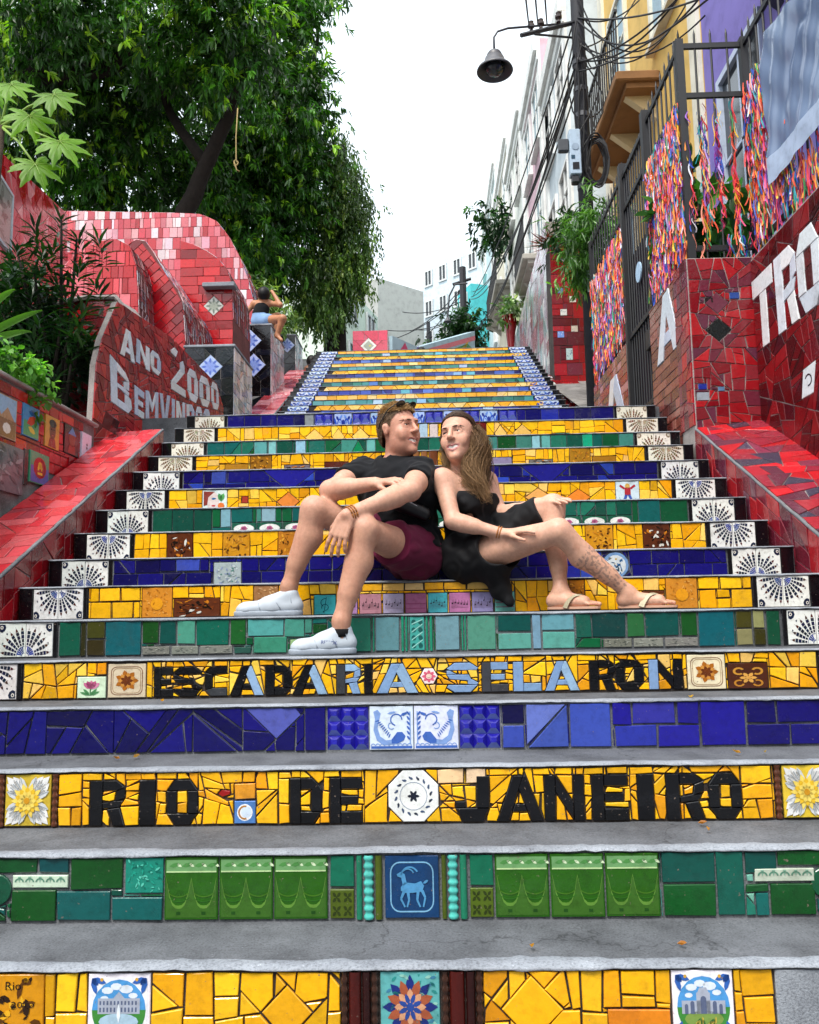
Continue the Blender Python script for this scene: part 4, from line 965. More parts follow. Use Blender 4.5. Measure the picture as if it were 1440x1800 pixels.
def wall(name, label, group=None, cat='wall', base=(0, 0, 0)):
    return empty(name, base, label, cat, group, 'thing')
def poly_bbox(p): return min(x for x, _ in p), max(x for x, _ in p), min(y for _, y in p), max(y for _, y in p)
def mosaic(parent, fr, outline, size, pal, seed, wts=None, feats=(), jit=0.12, diag=0.2, style='crazy', bw=0.15, bh=0.1, gap=0.003, mat='glaze_wall', **kw):
    """fill a convex outline with broken tiles around the features"""
    rng = random.Random(seed); x0, x1, y0, y1 = poly_bbox(outline); ol = ccw(outline)
    base = crazy(rect(x0, x1, y0, y1), size, rng, jit, diag) if style == 'crazy' else bricks(x0, x1, y0, y1, bw, bh, rng, jit)
    base = [q for q in (intersect(p, ol) for p in base) if q and area(q) > 2e-4]
    fill(parent, subtract_all(base, [ccw(f) for f in feats]), fr, pal, wts, rng=rng, gap=gap, mat=mat, **kw)
def slab(name, fr, poly, thick, mat, parent, front=0.0, color=None):
    P = [fr(u, v, front) for u, v in poly]; mb = MB().prism(P, -fr.N*thick); return mb.build(name, mat, parent, color)

# --- left ramp beside the lower flight
def ramp_z(Y, s): return (0.97+0.534*(Y-3.3)) if s < 0 else (1.966+0.533*(Y-5.129))
def ramp(s, X0, X1, Ya, Yb, zfun, name, label, pal, seed, dz_out, size=0.13):
    o = wall(name, label, 'sloping mosaic ramps', 'ramp', ((X0+X1)/2, (Ya+Yb)/2, 0))
    n = 14; mb = MB(); V = []; Fc = []
    for i in range(n+1):
        Y = Ya+(Yb-Ya)*i/n; z = zfun(Y)-0.008
        V += [(X0, Y, z-0.9), (X0, Y, z), (X1, Y, z+dz_out), (X1, Y, z-0.9)]
    for i in range(n):
        for j in range(4): Fc.append((i*4+j, i*4+(j+1) % 4, i*4+4+(j+1) % 4, i*4+4+j))
    Fc += [(3, 2, 1, 0), (n*4, n*4+1, n*4+2, n*4+3)]
    mesh('core', V, Fc, 'grout_pale', o)
    L = math.hypot(Yb-Ya, zfun(Yb)-zfun(Ya)); W = abs(X1-X0); sg = 1 if X1 > X0 else -1
    f = Surf(lambda u, v: (X0+sg*v, Ya+(Yb-Ya)*u/L, zfun(Ya+(Yb-Ya)*u/L)-0.006+dz_out*v/W), 1 if sg < 0 else -1)
    mosaic(o, f, rect(0, L, 0.010, W), size, pal, seed, jit=0.16, diag=0.22, gap=0.0028)
    # inner face towards the steps
    g = Surf(lambda u, v: (X0, Ya+(Yb-Ya)*u/L, zfun(Ya+(Yb-Ya)*u/L)-0.012-v), -1 if s < 0 else 1)
    mosaic(o, g, rect(0, L, 0, 0.42), 0.15, [RED[1], RED[3], RED[4], RED[3]] if s < 0 else PLUM, seed+1, jit=0.06, diag=0.1, gap=0.0028)
    # mortar rim
    V = []; Fc = []; rng = random.Random(seed); m = 90
    for i in range(m+1):
        Y = Ya+(Yb-Ya)*i/m; z = zfun(Y); k = rng.gauss(0, 0.003)
        for dx, dz in ((-0.004, -0.014), (-0.0085+k*0.4, -0.004), (-0.002, 0.003+k*0.4), (0.008+k, 0.001), (0.013, -0.010)): V.append((X0+sg*dx, Y, z+dz))
    for i in range(m):
        for j in range(4): Fc.append((i*5+j, i*5+j+1, i*5+6+j, i*5+5+j))
    mesh('rim', V, Fc, 'grout_mid', o, smooth=True)
    return o
ramp(-1, -1.945, -2.34, 1.6, 6.05, lambda Y: ramp_z(Y, -1), 'mosaic_ramp', 'bright red tiled ramp with a dark square, below the white lettered panel', [hx('#c8323a'), hx('#d04a50'), hx('#b82830'), hx('#a83a44'), hx('#d45c62')], 51, -0.02)  # reds lightened towards pink: the sky sheen is in the tile colours
ramp(1, 1.955, 2.42, 1.6, 5.72, lambda Y: ramp_z(Y, 1), 'mosaic_ramp', 'red and plum broken-tile ramp beside the red pier', [hx('#c21c26'), hx('#8a2434'), hx('#7a3048'), hx('#b01a22'), hx('#5c2c3c'), hx('#96202c'), hx('#3c3a4c')], 52, 0.05, 0.14)
# upper flight ramps
ramp(-1, -2.0, -2.40, 9.6, 14.2, lambda Y: 3.53+0.478*(Y-10.4), 'mosaic_ramp', 'pale red glossy ramp rising beside the upper flight under the black blocks', [hx('#b8404c'), hx('#c8606a'), hx('#a03440'), hx('#d48c92')], 53, 0.0, 0.2)
ramp(1, 2.0, 2.62, 9.6, 14.2, lambda Y: 3.9+0.478*(Y-11.6), 'mosaic_ramp', 'dark red ramp with small white tiles at the foot of the tall red pillar', [RED[0], RED[1], RED[3], WINE[0], hx('#d8d8dc')], 54, 0.0, 0.2)

# --- street at the foot, landing sides, upper street
MB().box((-30, -40, -0.5), (30, SD[0]+0.02, 0.0)).build('ground', 'tread', tags=dict(kind='structure', label='grey paved ground at the foot of the stairs', cat='ground'))
def terrain(name, pts, label):
    V = []; Fc = []
    for (x0, x1, y, z) in pts: V += [(x0, y, z), (x1, y, z)]
    for i in range(len(pts)-1): Fc.append((2*i, 2*i+1, 2*i+3, 2*i+2))
    return mesh(name, V, Fc, 'old_wall', tags=dict(kind='structure', label=label, cat='ground'))
terrain('hillside', [(-40, -2.45, 1.7, 0.0), (-40, -2.45, 2.6, 1.0), (-40, -2.5, 5.0, 2.1), (-40, -2.5, 6.0, 2.5), (-40, -2.45, 9.0, 3.2), (-40, -2.45, 14.5, 5.2), (-40, -2.45, 40, 9), (-40, -2.45, 120, 20)], 'earth slope of the hill left of the stairs')
terrain('yard', [(2.44, 40, 1.7, 0.0), (2.44, 40, 3.0, 1.2), (2.44, 40, 6.0, 2.6), (2.1, 40, 9.0, 3.0), (2.1, 40, 14.5, 5.2), (2.1, 40, 60, 12), (2.1, 40, 120, 20)], 'sloping yards between the fence wall and the houses')
terrain('upper_street', [(-2.45, 2.2, UTOP_D+0.4, UTOP_Z-0.006), (-2.45, 2.2, 20, UTOP_Z+0.2), (-3, 3, 40, UTOP_Z+3.5), (-8, 8, 120, UTOP_Z+14)], 'street going on uphill above the stairs')
for s in (-1, 1):
    MB().box((min(s*1.9, s*2.5), SD[15]+0.02, 1.9), (max(s*1.9, s*2.5), UD0+0.6, LAND_Z-0.006)).build('landing', 'tread', tags=dict(kind='structure', label='side strip of the landing between both flights '+('under the lettered panel' if s < 0 else 'under the ribbon fence'), cat='landing'))

# --- left low wall with portrait tiles
LW = VPlane((-2.36, 2.4), (-2.36, 5.78))
o = wall('low_wall', 'low grey concrete wall with a red tiled band of portrait tiles below the leafy shrub', cat='wall', base=(-2.5, 4.2, 0.5))
mb = MB().box((-2.62, 2.4, 0.3), (-2.36, 5.78, 2.40)); mb.build('core', 'old_wall', o)
feats = []; fr = LW
def lw(px0, py0, px1, py1):
    u0, a = LW.uv(px0, py0); u1, b = LW.uv(px1, py1); return u0, u1, b, a
def lwtile(xa, ya, xb, yb, h, col, name, prints=None, th=0.014):
    u0, z0 = LW.uv(xa, ya); u1, z1 = LW.uv(xb, yb); zt = (z0+z1)/2; r = rect(u0, u1, zt-h, zt); feats.append(r)
    return tile(o, r, fr, col, name, th=th, prints=prints, tilt=0.004, mat='glaze_wall')
port = [(pcirc(0.5, 0.55, 0.24, 12, 0.3), hx('#6a3c24'), 0, 1), (pcirc(0.5, 0.8, 0.28, 10, 0.14), hx('#1c1210'), 0, 2), ([(0.2, 0), (0.8, 0), (0.7, 0.3), (0.3, 0.3)], hx('#8a2a1c'), 0, 1), (rect(0.38, 0.46, 0.58, 0.62), BLK, 0, 3), (rect(0.55, 0.63, 0.58, 0.62), BLK, 0, 3), (petal(0.42, 0.4, 0, 0.16, 0.04), hx('#b86a5c'), 0, 3)]
land = [(rect(0, 1, 0.45, 1), hx('#8fb0cc'), 0, 1), (rect(0, 1, 0, 0.45), hx('#8a6a4a'), 0, 1), ([(0.05, 0.45), (0.3, 0.8), (0.5, 0.5), (0.7, 0.75), (0.95, 0.45)], hx('#b08a64'), 0, 2), (pcirc(0.3, 0.25, 0.14, 8), hx('#5a3c2a'), 0, 2), (pcirc(0.7, 0.22, 0.14, 8), hx('#e0dcd0'), 0, 2)]
bird = [(rect(0, 1, 0.5, 1), hx('#3f86b8'), 0, 1), (rect(0, 1, 0, 0.5), hx('#5aa06a'), 0, 1), (petal(0.2, 0.4, 0.4, 0.7, 0.3), hx('#c84a34'), 0, 2), (petal(0.3, 0.3, -0.3, 0.5, 0.2), hx('#e0c04a'), 0, 3), (petal(0.3, 0.8, 0, 0.5, 0.2), hx('#2a5a94'), 0, 2)]
lant = [(rect(0, 1, 0.55, 1), hx('#3f9a72'), 0, 1), (rect(0, 1, 0, 0.55), hx('#5a5ca8'), 0, 1), (pcirc(0.5, 0.52, 0.36, 16), hx('#a8141c'), 0, 2)]+[(parc(0.5, 0.52, 0.3*math.cos(i*0.5), 0.02, -1.4, 1.4, 6), hx('#5a0c10'), 0, 3) for i in range(3)]+[(rect(0.36, 0.64, 0.28, 0.36), hx('#f0c03c'), 0, 4), (pcirc(0.5, 0.6, 0.12, 7), hx('#f0c03c'), 0, 4), (petal(0.38, 0.4, 1.2, 0.3, 0.12), hx('#f0c03c'), 0, 4), (petal(0.62, 0.4, 1.9, 0.3, 0.12), hx('#f0c03c'), 0, 4)]
lwtile(-30, 676, 27, 704, 0.25, hx('#a89a80'), 'picture_tile', land); lwtile(38, 706, 66, 721, 0.20, hx('#3f86b8'), 'picture_tile', bird)
lwtile(77, 727, 102, 738, 0.21, hx('#e0a83c'), 'portrait_tile', port); lwtile(111, 741, 136, 757, 0.20, hx('#3c2420'), 'portrait_tile', [port[0], port[2], ([(0.2, 0.7), (0.8, 0.7), (0.5, 1.0)], hx('#3f86b8'), 0, 3)])
lwtile(140, 758, 157, 766, 0.19, hx('#d9d6e2'), 'white_tile', [(petal(0.5, 0.5, 1.57, 0.14, 0.14), hx('#22242c'), 0, 1), (petal(0.5, 0.5, -1.57, 0.14, 0.14), hx('#22242c'), 0, 1)], th=0.02)
u0, zz = LW.uv(-60, 640); ue = LW.uv(146, 740)[0]
mosaic(o, fr, rect(0.2, ue, 2.385-0.44, 2.385), 0.12, [RED[0], RED[2], RED[4], RED[1], hx('#c22028')], 61, feats=feats, style='brick', bw=0.17, bh=0.075, jit=0.12)
feats = []
lwtile(48, 790, 82, 802, 0.20, hx('#3f9a72'), 'lantern_tile', lant, th=0.02); lwtile(39, 788, 47, 790, 0.22, hx('#1a1a1c'), 'slate_tile')
lwtile(-40, 762, 37, 790, 0.28, hx('#6c6f74'), 'stone_plaque', blotch(random.Random(3), [hx('#55585c'), hx('#86898c'), hx('#494c50')], 40, 0.09), th=0.02)
lwtile(118, 803, 127, 806, 0.13, RED[1], 'red_tile')
MB().box((-2.64, 2.38, 2.401), (-2.33, 5.80, 2.425), bev=0.006).build('coping', 'grout_pale', o)

# --- lettered panel ANO 2000
AP = VPlane((-2.42, 5.9), (-2.06, 8.35))
o = wall('mosaic_wall', 'dark red mosaic panel with white letters reading ANO 2000 above BEMVINDOS', 'mosaic walls left of the stairs', base=(-2.3, 7.0, 2.4))
ol = [AP.uv(*p) for p in ((160, 770), (168, 640), (178, 596), (206, 530), (300, 592), (380, 674), (392, 716), (392, 760))]
ol = ccw(ol)
zb = min(z for _, z in ol)
slab('core', AP, ol, 0.045, 'grout_pale', o, front=-0.002)
feats = []
EX = {'B': [rect(0, 0.3, 0, 1), [(0.3, 0.80), (0.75, 0.80), (0.9, 0.88), (0.7, 1), (0.3, 1)], [(0.62, 0.55), (0.88, 0.62), (0.9, 0.88), (0.75, 0.80), (0.62, 0.72)], [(0.3, 0.44), (0.85, 0.46), (0.88, 0.62), (0.62, 0.58), (0.3, 0.58)], [(0.66, 0.14), (1, 0.2), (0.96, 0.42), (0.85, 0.46), (0.66, 0.44)], [(0.3, 0), (0.8, 0), (1, 0.2), (0.66, 0.2), (0.3, 0.18)]],
      'M': [rect(0, 0.24, 0, 1), rect(0.76, 1, 0, 1), [(0.24, 0.7), (0.5, 0.3), (0.5, 0.6), (0.24, 1)], [(0.5, 0.3), (0.76, 0.7), (0.76, 1), (0.5, 0.6)]],
      'V': [[(0, 1), (0.36, 0), (0.55, 0.05), (0.28, 1)], [(0.72, 1), (0.5, 0.3), (0.55, 0.05), (0.64, 0), (1, 1)]],
      '2': [[(0, 0.72), (0.3, 0.74), (0.35, 0.8), (0.7, 0.8), (0.9, 0.9), (0.65, 1), (0.25, 1), (0, 0.86)], [(0.66, 0.55), (1, 0.62), (1, 0.8), (0.9, 0.9), (0.7, 0.8)], [(0, 0.18), (0.35, 0.2), (1, 0.62), (0.66, 0.62)], rect(0, 1, 0, 0.2)],
      '0': None}
def lpolys(ch):
    if ch == '0': return letter('O')
    return EX[ch] if ch in EX else letter(ch)
def quad_letters(o, fr, spec, col, name='letter_tile', pr=None):
    """spec: char, px corners (top-left, top-right, bottom-right, bottom-left)"""
    fs = []
    for ch, tl, tr, br, bl in spec:
        c = [fr.uv(*p) for p in (tl, tr, br, bl)]
        for p in lpolys(ch):
            q = [tuple((1-x)*((1-y)*c[3][k]+y*c[0][k])+x*((1-y)*c[2][k]+y*c[1][k]) for k in (0, 1)) for x, y in p]
            q = ccw(q); fs.append(q); tile(o, q, fr, RNG.choice(col), name, gap=0.0015, th=0.011, mat='glaze_wall', tilt=0.006, shade=0.04)
    return fs
WT = [hx('#dfe5ec'), hx('#cfd8e4'), hx('#e6e8ea'), hx('#b9c6dc')]
sp = [('A', (212, 570), (236, 590), (236, 640), (210, 622)), ('N', (239, 594), (261, 612), (262, 654), (238, 636)), ('O', (263, 612), (281, 626), (281, 664), (263, 650)),
      ('2', (299, 604), (322, 630), (325, 700), (300, 684)), ('0', (328, 644), (346, 656), (347, 712), (329, 700)), ('0', (349, 657), (367, 668), (368, 718), (350, 712)), ('0', (370, 668), (382, 678), (384, 722), (371, 718)),
      ('B', (192, 622), (229, 668), (231, 732), (194, 706)), ('E', (235, 676), (252, 690), (252, 738), (236, 728)), ('M', (255, 686), (277, 690), (277, 746), (255, 738)), ('V', (279, 690), (298, 696), (298, 752), (279, 748)), ('I', (301, 700), (306, 702), (306, 756), (301, 754)),
      ('N', (309, 704), (324, 708), (324, 758), (309, 756)), ('D', (327, 710), (340, 712), (340, 760), (327, 758)), ('O', (343, 714), (354, 716), (354, 762), (343, 760)), ('S', (357, 718), (368, 720), (368, 764), (357, 762))]
feats = quad_letters(o, AP, sp, WT)
parts = [ol]
# outline is not convex at (274,590): fill as two convex pieces
uc = AP.uv(285, 590)[0]
for a, b, seed in ((-9, uc, 62), (uc, 99, 63)):
    q = clip(clip(ol, -1, 0, -a), 1, 0, b)
    if q: mosaic(o, AP, q, 0.105, [hx('#9c2028'), hx('#8a1a22'), hx('#b0302e'), hx('#741620'), hx('#b42428')], seed, feats=feats, jit=0.3, diag=0.4)
# wedge planter tile box at its foot
mb = MB(); mb.prism([PY(178, 750, 5.86), PY(192, 758, 5.86), PY(200, 735, 5.86), PY(186, 722, 5.86)], (0.0, 0.12, 0.0)); mb.build('niche', 'glaze_wall', o, color=hx('#3c1216'))

# --- red stepped wall behind the panel
BW = VPlane((-3.6, 6.75), (-2.42, 6.45))
o = wall('mosaic_wall', 'plain red brick-pattern tiled wall directly behind the lettered panel and shrub', 'mosaic walls left of the stairs', base=(-3, 6.6, 2.4))
ol = [BW.uv(*p) for p in ((60, 800), (60, 560), (115, 532), (153, 527), (206, 526), (222, 545), (222, 790))]; ol = ccw(ol)
slab('core', BW, ol, 0.25, 'grout_pale', o, front=-0.002)
mosaic(o, BW, ol, 0.12, RED[:5], 64, style='brick', bw=0.19, bh=0.085, jit=0.15)
a, b = BW.uv(58, 555), BW.uv(206, 524)
MB().tube([BW(*BW.uv(*p), 0.02) for p in ((60, 558), (115, 531), (153, 525), (206, 524), (222, 544))], 0.022, 6).build('coping', 'grout_pale', o)

# --- curved fins of the retaining wall
def fin(name, label, Ya, thick, pts, base_py, pal_face, pal_strip, seed, size=0.14, style='crazy', feats_px=(), bottom_px=None, lean=0.0, strip_from=0):
    """front face outline given by its curved top-right edge; the edge surface is carried back into the hill"""
    o = wall(name, label, 'curved mosaic fins of the hillside', base=(PY(*pts[len(pts)//2], Ya)[0], Ya, 3))
    W3 = [PY(*p, Ya) for p in pts]; top = [(p[0], p[2]) for p in W3]
    zb = PY(pts[-1][0], base_py, Ya)[2]; x0 = min(x for x, _ in top)
    ol = top+[(top[-1][0], zb), (x0, zb)]
    fr = Frame((0, Ya, 0), (1, 0, 0), (0, 0, 1))
    P = [np.array([x, Ya, z]) for x, z in ol]; MB().prism(P, (0, thick, 0)).build('core', 'grout_red', o)
    fe = []
    for kind, cx, cy, r in feats_px:
        c = PY(cx, cy, Ya); s = r*Ya/F_PX
        q = diamond(c[0], c[2], s); fe.append(q)
        tile(o, q, fr, hx('#d9dad2'), 'diamond_tile', prints=rosette(None, [(1.0, 0.3, hx('#6a7468')), (0.6, 0.3, hx('#98a090'))], 8), tilt=0.003)
    # face: decompose the arch into vertical strips so every piece stays convex
    xs = sorted({x for x, _ in top}); rng = random.Random(seed); x1 = max(xs)
    def ztop(x):
        for (xa, za), (xb, zb2) in zip(top[:-1], top[1:]):
            if min(xa, xb)-1e-9 <= x <= max(xa, xb)+1e-9 and abs(xb-xa) > 1e-9: return za+(zb2-za)*(x-xa)/(xb-xa)
        return top[-1][1]
    zt = max(z for _, z in top)
    base = crazy(rect(x0, x1, zb, zt), size, rng, 0.12, 0.2) if style == 'crazy' else bricks(x0, x1, zb, zt, size*1.6, size*0.75, rng, 0.15)
    if style == 'vert': base = bricks(x0, x1, zb, zt, size*0.62, size*1.25, rng, 0.3)
    if style == 'herring':
        base = []; s = size*0.8; c, sn = math.cos(0.75), math.sin(0.75)
        for i in range(-14, 15):
            for j in range(-14, 15):
                u, v = i*s*1.7+(j % 2)*s*0.85, j*s; cx, cy = (x0+x1)/2, (zb+zt)/2
                q = [(cx+c*a-sn*b, cy+sn*a+c*b) for a, b in rect(u, u+s*1.7, v, v+s)]; q = intersect(q, rect(x0, x1, zb, zt))
                if q: base.append(q)
    hull = ccw([(x0, zb), (x1, zb)]+[(x, z) for x, z in reversed(top)])
    out = []
    for p in base:
        q = p
        for (xa, za), (xb, zb2) in zip(top[:-1], top[1:]):
            dx, dz = xb-xa, zb2-za; l = math.hypot(dx, dz)
            if l < 1e-9: continue
            a, b = -dz/l, dx/l
            q = clip(q, a, b, a*xa+b*za)
            if not q: break
        if q and area(q) > 3e-4: out.append(q)
    fill(o, subtract_all(out, [ccw(f) for f in fe]), fr, pal_face, rng=rng, gap=0.003, mat='glaze_wall', tilt=0.02)
    # edge surface
    Ls = [0.0]
    for a, b in zip(top[:-1], top[1:]): Ls.append(Ls[-1]+math.hypot(b[0]-a[0], b[1]-a[1]))
    Ltot = Ls[-1]
    def f(u, v):
        u = min(max(u, 0), Ltot-1e-6); i = max(k for k in range(len(Ls)) if Ls[k] <= u); i = min(i, len(top)-2); t = (u-Ls[i])/(Ls[i+1]-Ls[i])
        return (top[i][0]+(top[i+1][0]-top[i][0])*t, Ya+v, top[i][1]+(top[i+1][1]-top[i][1])*t)
    sf = Surf(f, -1)
    mosaic(o, sf, rect(0, Ltot, 0, thick), size*0.95, pal_strip, seed+1, jit=0.12, diag=0.1, tilt=0.03)
    return o
fin('mosaic_fin', 'long red glazed upper wall, tiles coloured pink and white for sky glare, with a rounded right end below the mango tree', 13.2, 1.1, [(60, 372), (130, 371), (300, 374), (352, 376), (380, 388), (400, 412), (420, 448), (436, 490), (446, 530)], 640, PALE_GLARE, PINK, 71, 0.15, 'vert')
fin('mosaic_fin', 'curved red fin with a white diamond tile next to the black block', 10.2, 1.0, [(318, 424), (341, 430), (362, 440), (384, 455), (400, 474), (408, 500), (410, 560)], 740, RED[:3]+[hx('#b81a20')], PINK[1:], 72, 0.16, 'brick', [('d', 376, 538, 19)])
fin('mosaic_fin', 'curved red fin with herringbone tiles and a sloping edge coloured pale for sky glare', 8.9, 1.25, [(226, 428), (240, 421), (256, 424), (270, 444), (292, 482), (312, 508), (321, 530), (326, 600)], 760, RED[:5], PINK, 73, 0.115, 'herring')
fin('mosaic_fin', 'broad red rounded buttress, tiles tinted rose for glare, behind the dark shrub', 8.4, 0.7, [(110, 470), (140, 440), (176, 424), (205, 420), (228, 432), (240, 470), (243, 520), (244, 580)], 760, [PINK[0], PINK[4], PINK[1], RED[0], RED[2]], PINK, 74, 0.12, 'vert')
# ledge with pale border on the second fin
q0, q1 = PY(358, 504, 10.16), PY(412, 504, 10.16)
MB().box((q0[0], 10.08, q0[2]-0.03), (q1[0]+0.02, 10.24, q0[2]+0.03), bev=0.008).build('mosaic_ledge', 'nosing', tags=dict(label='pale mortar ledge across the red fin above the white diamond tile', cat='ledge'))
# wall on the far left facing the stairs
WA = VPlane((-4.6, 6.5), (-5.95, 13.3))
o = wall('mosaic_wall', 'tall red tiled retaining wall, tinted rose for glare, with a framed stone portrait beyond the papaya leaves', 'mosaic walls left of the stairs', base=(-4.3, 8, 3))
ol = ccw([WA.uv(*p) for p in ((-60, 640), (-60, 215), (0, 266), (60, 322), (118, 376), (118, 640))])
slab('core', WA, ol, 0.4, 'grout_pale', o, front=-0.002)
pu, pv = WA.uv(-60, 330); fe = [rect(*sorted((WA.uv(-60, 330)[0], WA.uv(20, 330)[0])), WA.uv(0, 430)[1], WA.uv(0, 312)[1])]
r = fe[0]; tile(o, r, WA, hx('#9a9c94'), 'stone_portrait', th=0.03, gap=0.03, prints=blotch(random.Random(8), [hx('#7c8078'), hx('#b4b4a8'), hx('#5f645c')], 40, 0.1), tilt=0.0)
x0_, x1_, y0_, y1_ = poly_bbox(r); mb = MB()
for a in (rect(x0_, x1_, y0_, y0_+0.04), rect(x0_, x1_, y1_-0.04, y1_), rect(x0_, x0_+0.04, y0_+0.04, y1_-0.04), rect(x1_-0.04, x1_, y0_+0.04, y1_-0.04)): mb.prism([WA(u, v, 0.0) for u, v in a], WA.N*0.04)
mb.build('frame', 'paint', o, color=hx('#b8c4cc'))
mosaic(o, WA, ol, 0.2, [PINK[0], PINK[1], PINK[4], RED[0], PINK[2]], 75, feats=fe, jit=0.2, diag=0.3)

# --- black blocks with blue diamonds on the left of the upper flight
def block(Y, px0, px1, ytop, zlow, depth, diam, label, r):
    a, b = PY(px0, ytop, Y), PY(px1, ytop, Y); zt = a[2]
    o = wall('tiled_block', label, 'black tiled blocks beside the upper flight', 'block', ((a[0]+b[0])/2, Y+depth/2, zlow))
    MB().box((a[0], Y, zlow), (b[0], Y+depth, zt)).build('core', 'grout_pale', o)
    fr = Frame((0, Y, 0), (1, 0, 0), (0, 0, 1)); fe = []
    for cx, cy in diam:
        c = PY(cx, cy, Y); q = diamond(c[0], c[2], r*Y/F_PX); q = intersect(ccw(q), rect(a[0], b[0], zlow, zt)); fe.append(q)
        tile(o, q, fr, hx('#a4b4e0'), 'diamond_tile', prints=[([(u, v) for u, v in p], *rest) for p, *rest in rosette(None, [(0.9, 0.3, hx('#5068b8')), (0.6, 0.3, hx('#7f94d4'))], 8)], tilt=0.003)
    mosaic(o, fr, rect(a[0], b[0], zlow, zt), 0.19, [hx('#0c0d14'), hx('#101420'), hx('#07080c')], int(px0), feats=fe, style='crazy', jit=0.05, diag=0.5, gap=0.0018)
    fs = Frame((b[0], Y, 0), (0, 1, 0), (0, 0, 1), (1, 0, 0))
    mosaic(o, fs, rect(0, depth, zlow, zt), 0.14, [hx('#cfd2d8'), hx('#b4b8c4'), hx('#8a8c98'), hx('#e2dce0'), hx('#c4a0a8')], int(px0)+1, jit=0.2, diag=0.3)
    MB().box((a[0]-0.02, Y-0.02, zt+0.001), (b[0]+0.02, Y+depth, zt+0.03), bev=0.006).build('slab_top', 'nosing', o)
    return zt, a, b
block(8.6, 326, 411, 612, 2.66, 0.9, [(370, 645)], 'black tiled block with one pale blue diamond, right of the lettered panel', 23)
BK = block(12.0, 410, 476, 574, 4.0, 1.1, [(439, 599), (446, 642)], 'taller black tiled block with two pale blue diamonds under the sitting woman', 22)
block(14.3, 492, 519, 591, 4.9, 0.8, [(505, 607)], 'small black and red block beyond the sitting woman', 14)

# --- right: pier, TRO wall, fence wall
PIER_Y = 5.72
o = wall('mosaic_pier', 'upright red and plum mosaic pier with a black diamond in its middle', None, 'pier', (2.15, 5.8, 2.2))
fr = Frame((0, PIER_Y, 0), (1, 0, 0), (0, 0, 1)); zt = 3.535
MB().box((1.955, PIER_Y, 2.0), (2.44, PIER_Y+0.3, zt), bev=0.01).build('core', 'grout_pale', o)
def pq(cx, cy, a, b=None):
    c = PY(cx, cy, PIER_Y); return diamond(c[0], c[2], a*PIER_Y/F_PX, (b or a)*PIER_Y/F_PX)
fe = [pq(1263, 580, 24, 22), pq(1260, 533, 22, 20)]
tile(o, fe[0], fr, hx('#0c100f'), 'diamond_tile', mat='glaze_wall'); tile(o, fe[1], fr, hx('#6c3446'), 'diamond_tile', mat='glaze_wall')
for px, py, c, s in ((1291, 520, '#2c4a94', 9), (1235, 680, '#1c2c84', 8), (1268, 684, '#5c80a8', 6), (1236, 697, '#9aa8b4', 11), (1246, 528, '#1a1416', 8)):
    c0 = PY(px, py, PIER_Y); k = s*PIER_Y/F_PX; r = rect(c0[0]-k, c0[0]+k, c0[2]-k*0.7, c0[2]+k*0.7); fe.append(r); tile(o, r, fr, hx(c), 'small_tile', mat='glaze_wall')
mosaic(o, fr, rect(1.965, 2.43, 2.22, zt-0.006), 0.105, [hx('#94161e'), hx('#a41e24'), hx('#662434'), hx('#5c2c3e'), hx('#78101a'), hx('#842830')], 81, feats=fe, jit=0.12, diag=0.25)
fs = Frame((1.955, PIER_Y, 0), (0, 1, 0), (0, 0, 1), (-1, 0, 0))
mosaic(o, fs, rect(0.0, 0.3, 2.3, zt), 0.12, PLUM, 82)

TW = VPlane((2.42, 2.6), (2.42, PIER_Y-0.002))
o = wall('mosaic_wall', 'dark wine red wall with white letters TRO above the plum ramp', 'mosaic walls right of the stairs', base=(2.5, 4.2, 0.3))
MB().box((2.42, 2.6, 0.2), (2.68, PIER_Y-0.004, 3.50)).build('core', 'grout_pale', o)
sp = [('T', (1320, 486), (1361, 446), (1372, 578), (1335, 600)), ('R', (1362, 430), (1402, 400), (1408, 552), (1378, 576)), ('O', (1402, 392), (1446, 352), (1452, 500), (1412, 540)), ('P', None, None, None, None)]
def tw_letter(ch, ya, yb, za, zb):
    fs = []
    for p in lpolys(ch):
        q = ccw([(ya+(yb-ya)*(1-x), za+(zb-za)*y) for x, y in p]); fs.append(q); tile(o, q, TW, RNG.choice(WT[:3]), 'letter_tile', gap=0.0015, th=0.011, mat='glaze_wall', shade=0.03)
    return fs
def uY(px, py): return TW.uv(px, py)
fe = []
for ch, a, b in (('T', (1322, 480), (1348, 592)), ('R', (1363, 428), (1384, 572)), ('O', (1400, 375), (1436, 532))):
    pass
zT = (uY(1322, 486)[1]+uY(1361, 446)[1])/2
for ch, pa, pb in (('T', 1323, 1359), ('R', 1364, 1402), ('O', 1404, 1446)):
    ua, ub = uY(pa, 480)[0], uY(pb, 480)[0]
    EX['P'] = letter('R')[:4]
    fe += tw_letter(ch, ub, ua, 2.78+0.03, 3.33)
wq = [TW.uv(*p) for p in ((1414, 650), (1436, 632), (1432, 690), (1411, 702))]; wq = ccw(wq); fe.append(wq); tile(o, wq, TW, hx('#d6dce4'), 'white_tile', prints=[(parc(0.5, 0.5, 0.2, 0.06, 0.5, 5), hx('#2a2c34'), 0, 1)], mat='glaze_wall')
mosaic(o, TW, rect(0.3, TW.L-0.01, 1.2, 3.49), 0.14, [hx('#560b12'), hx('#6a0f18'), hx('#44090f'), hx('#7c1218'), hx('#5c0a10'), hx('#3c0e18'), hx('#84141a')], 83, feats=fe, jit=0.35, diag=0.3)

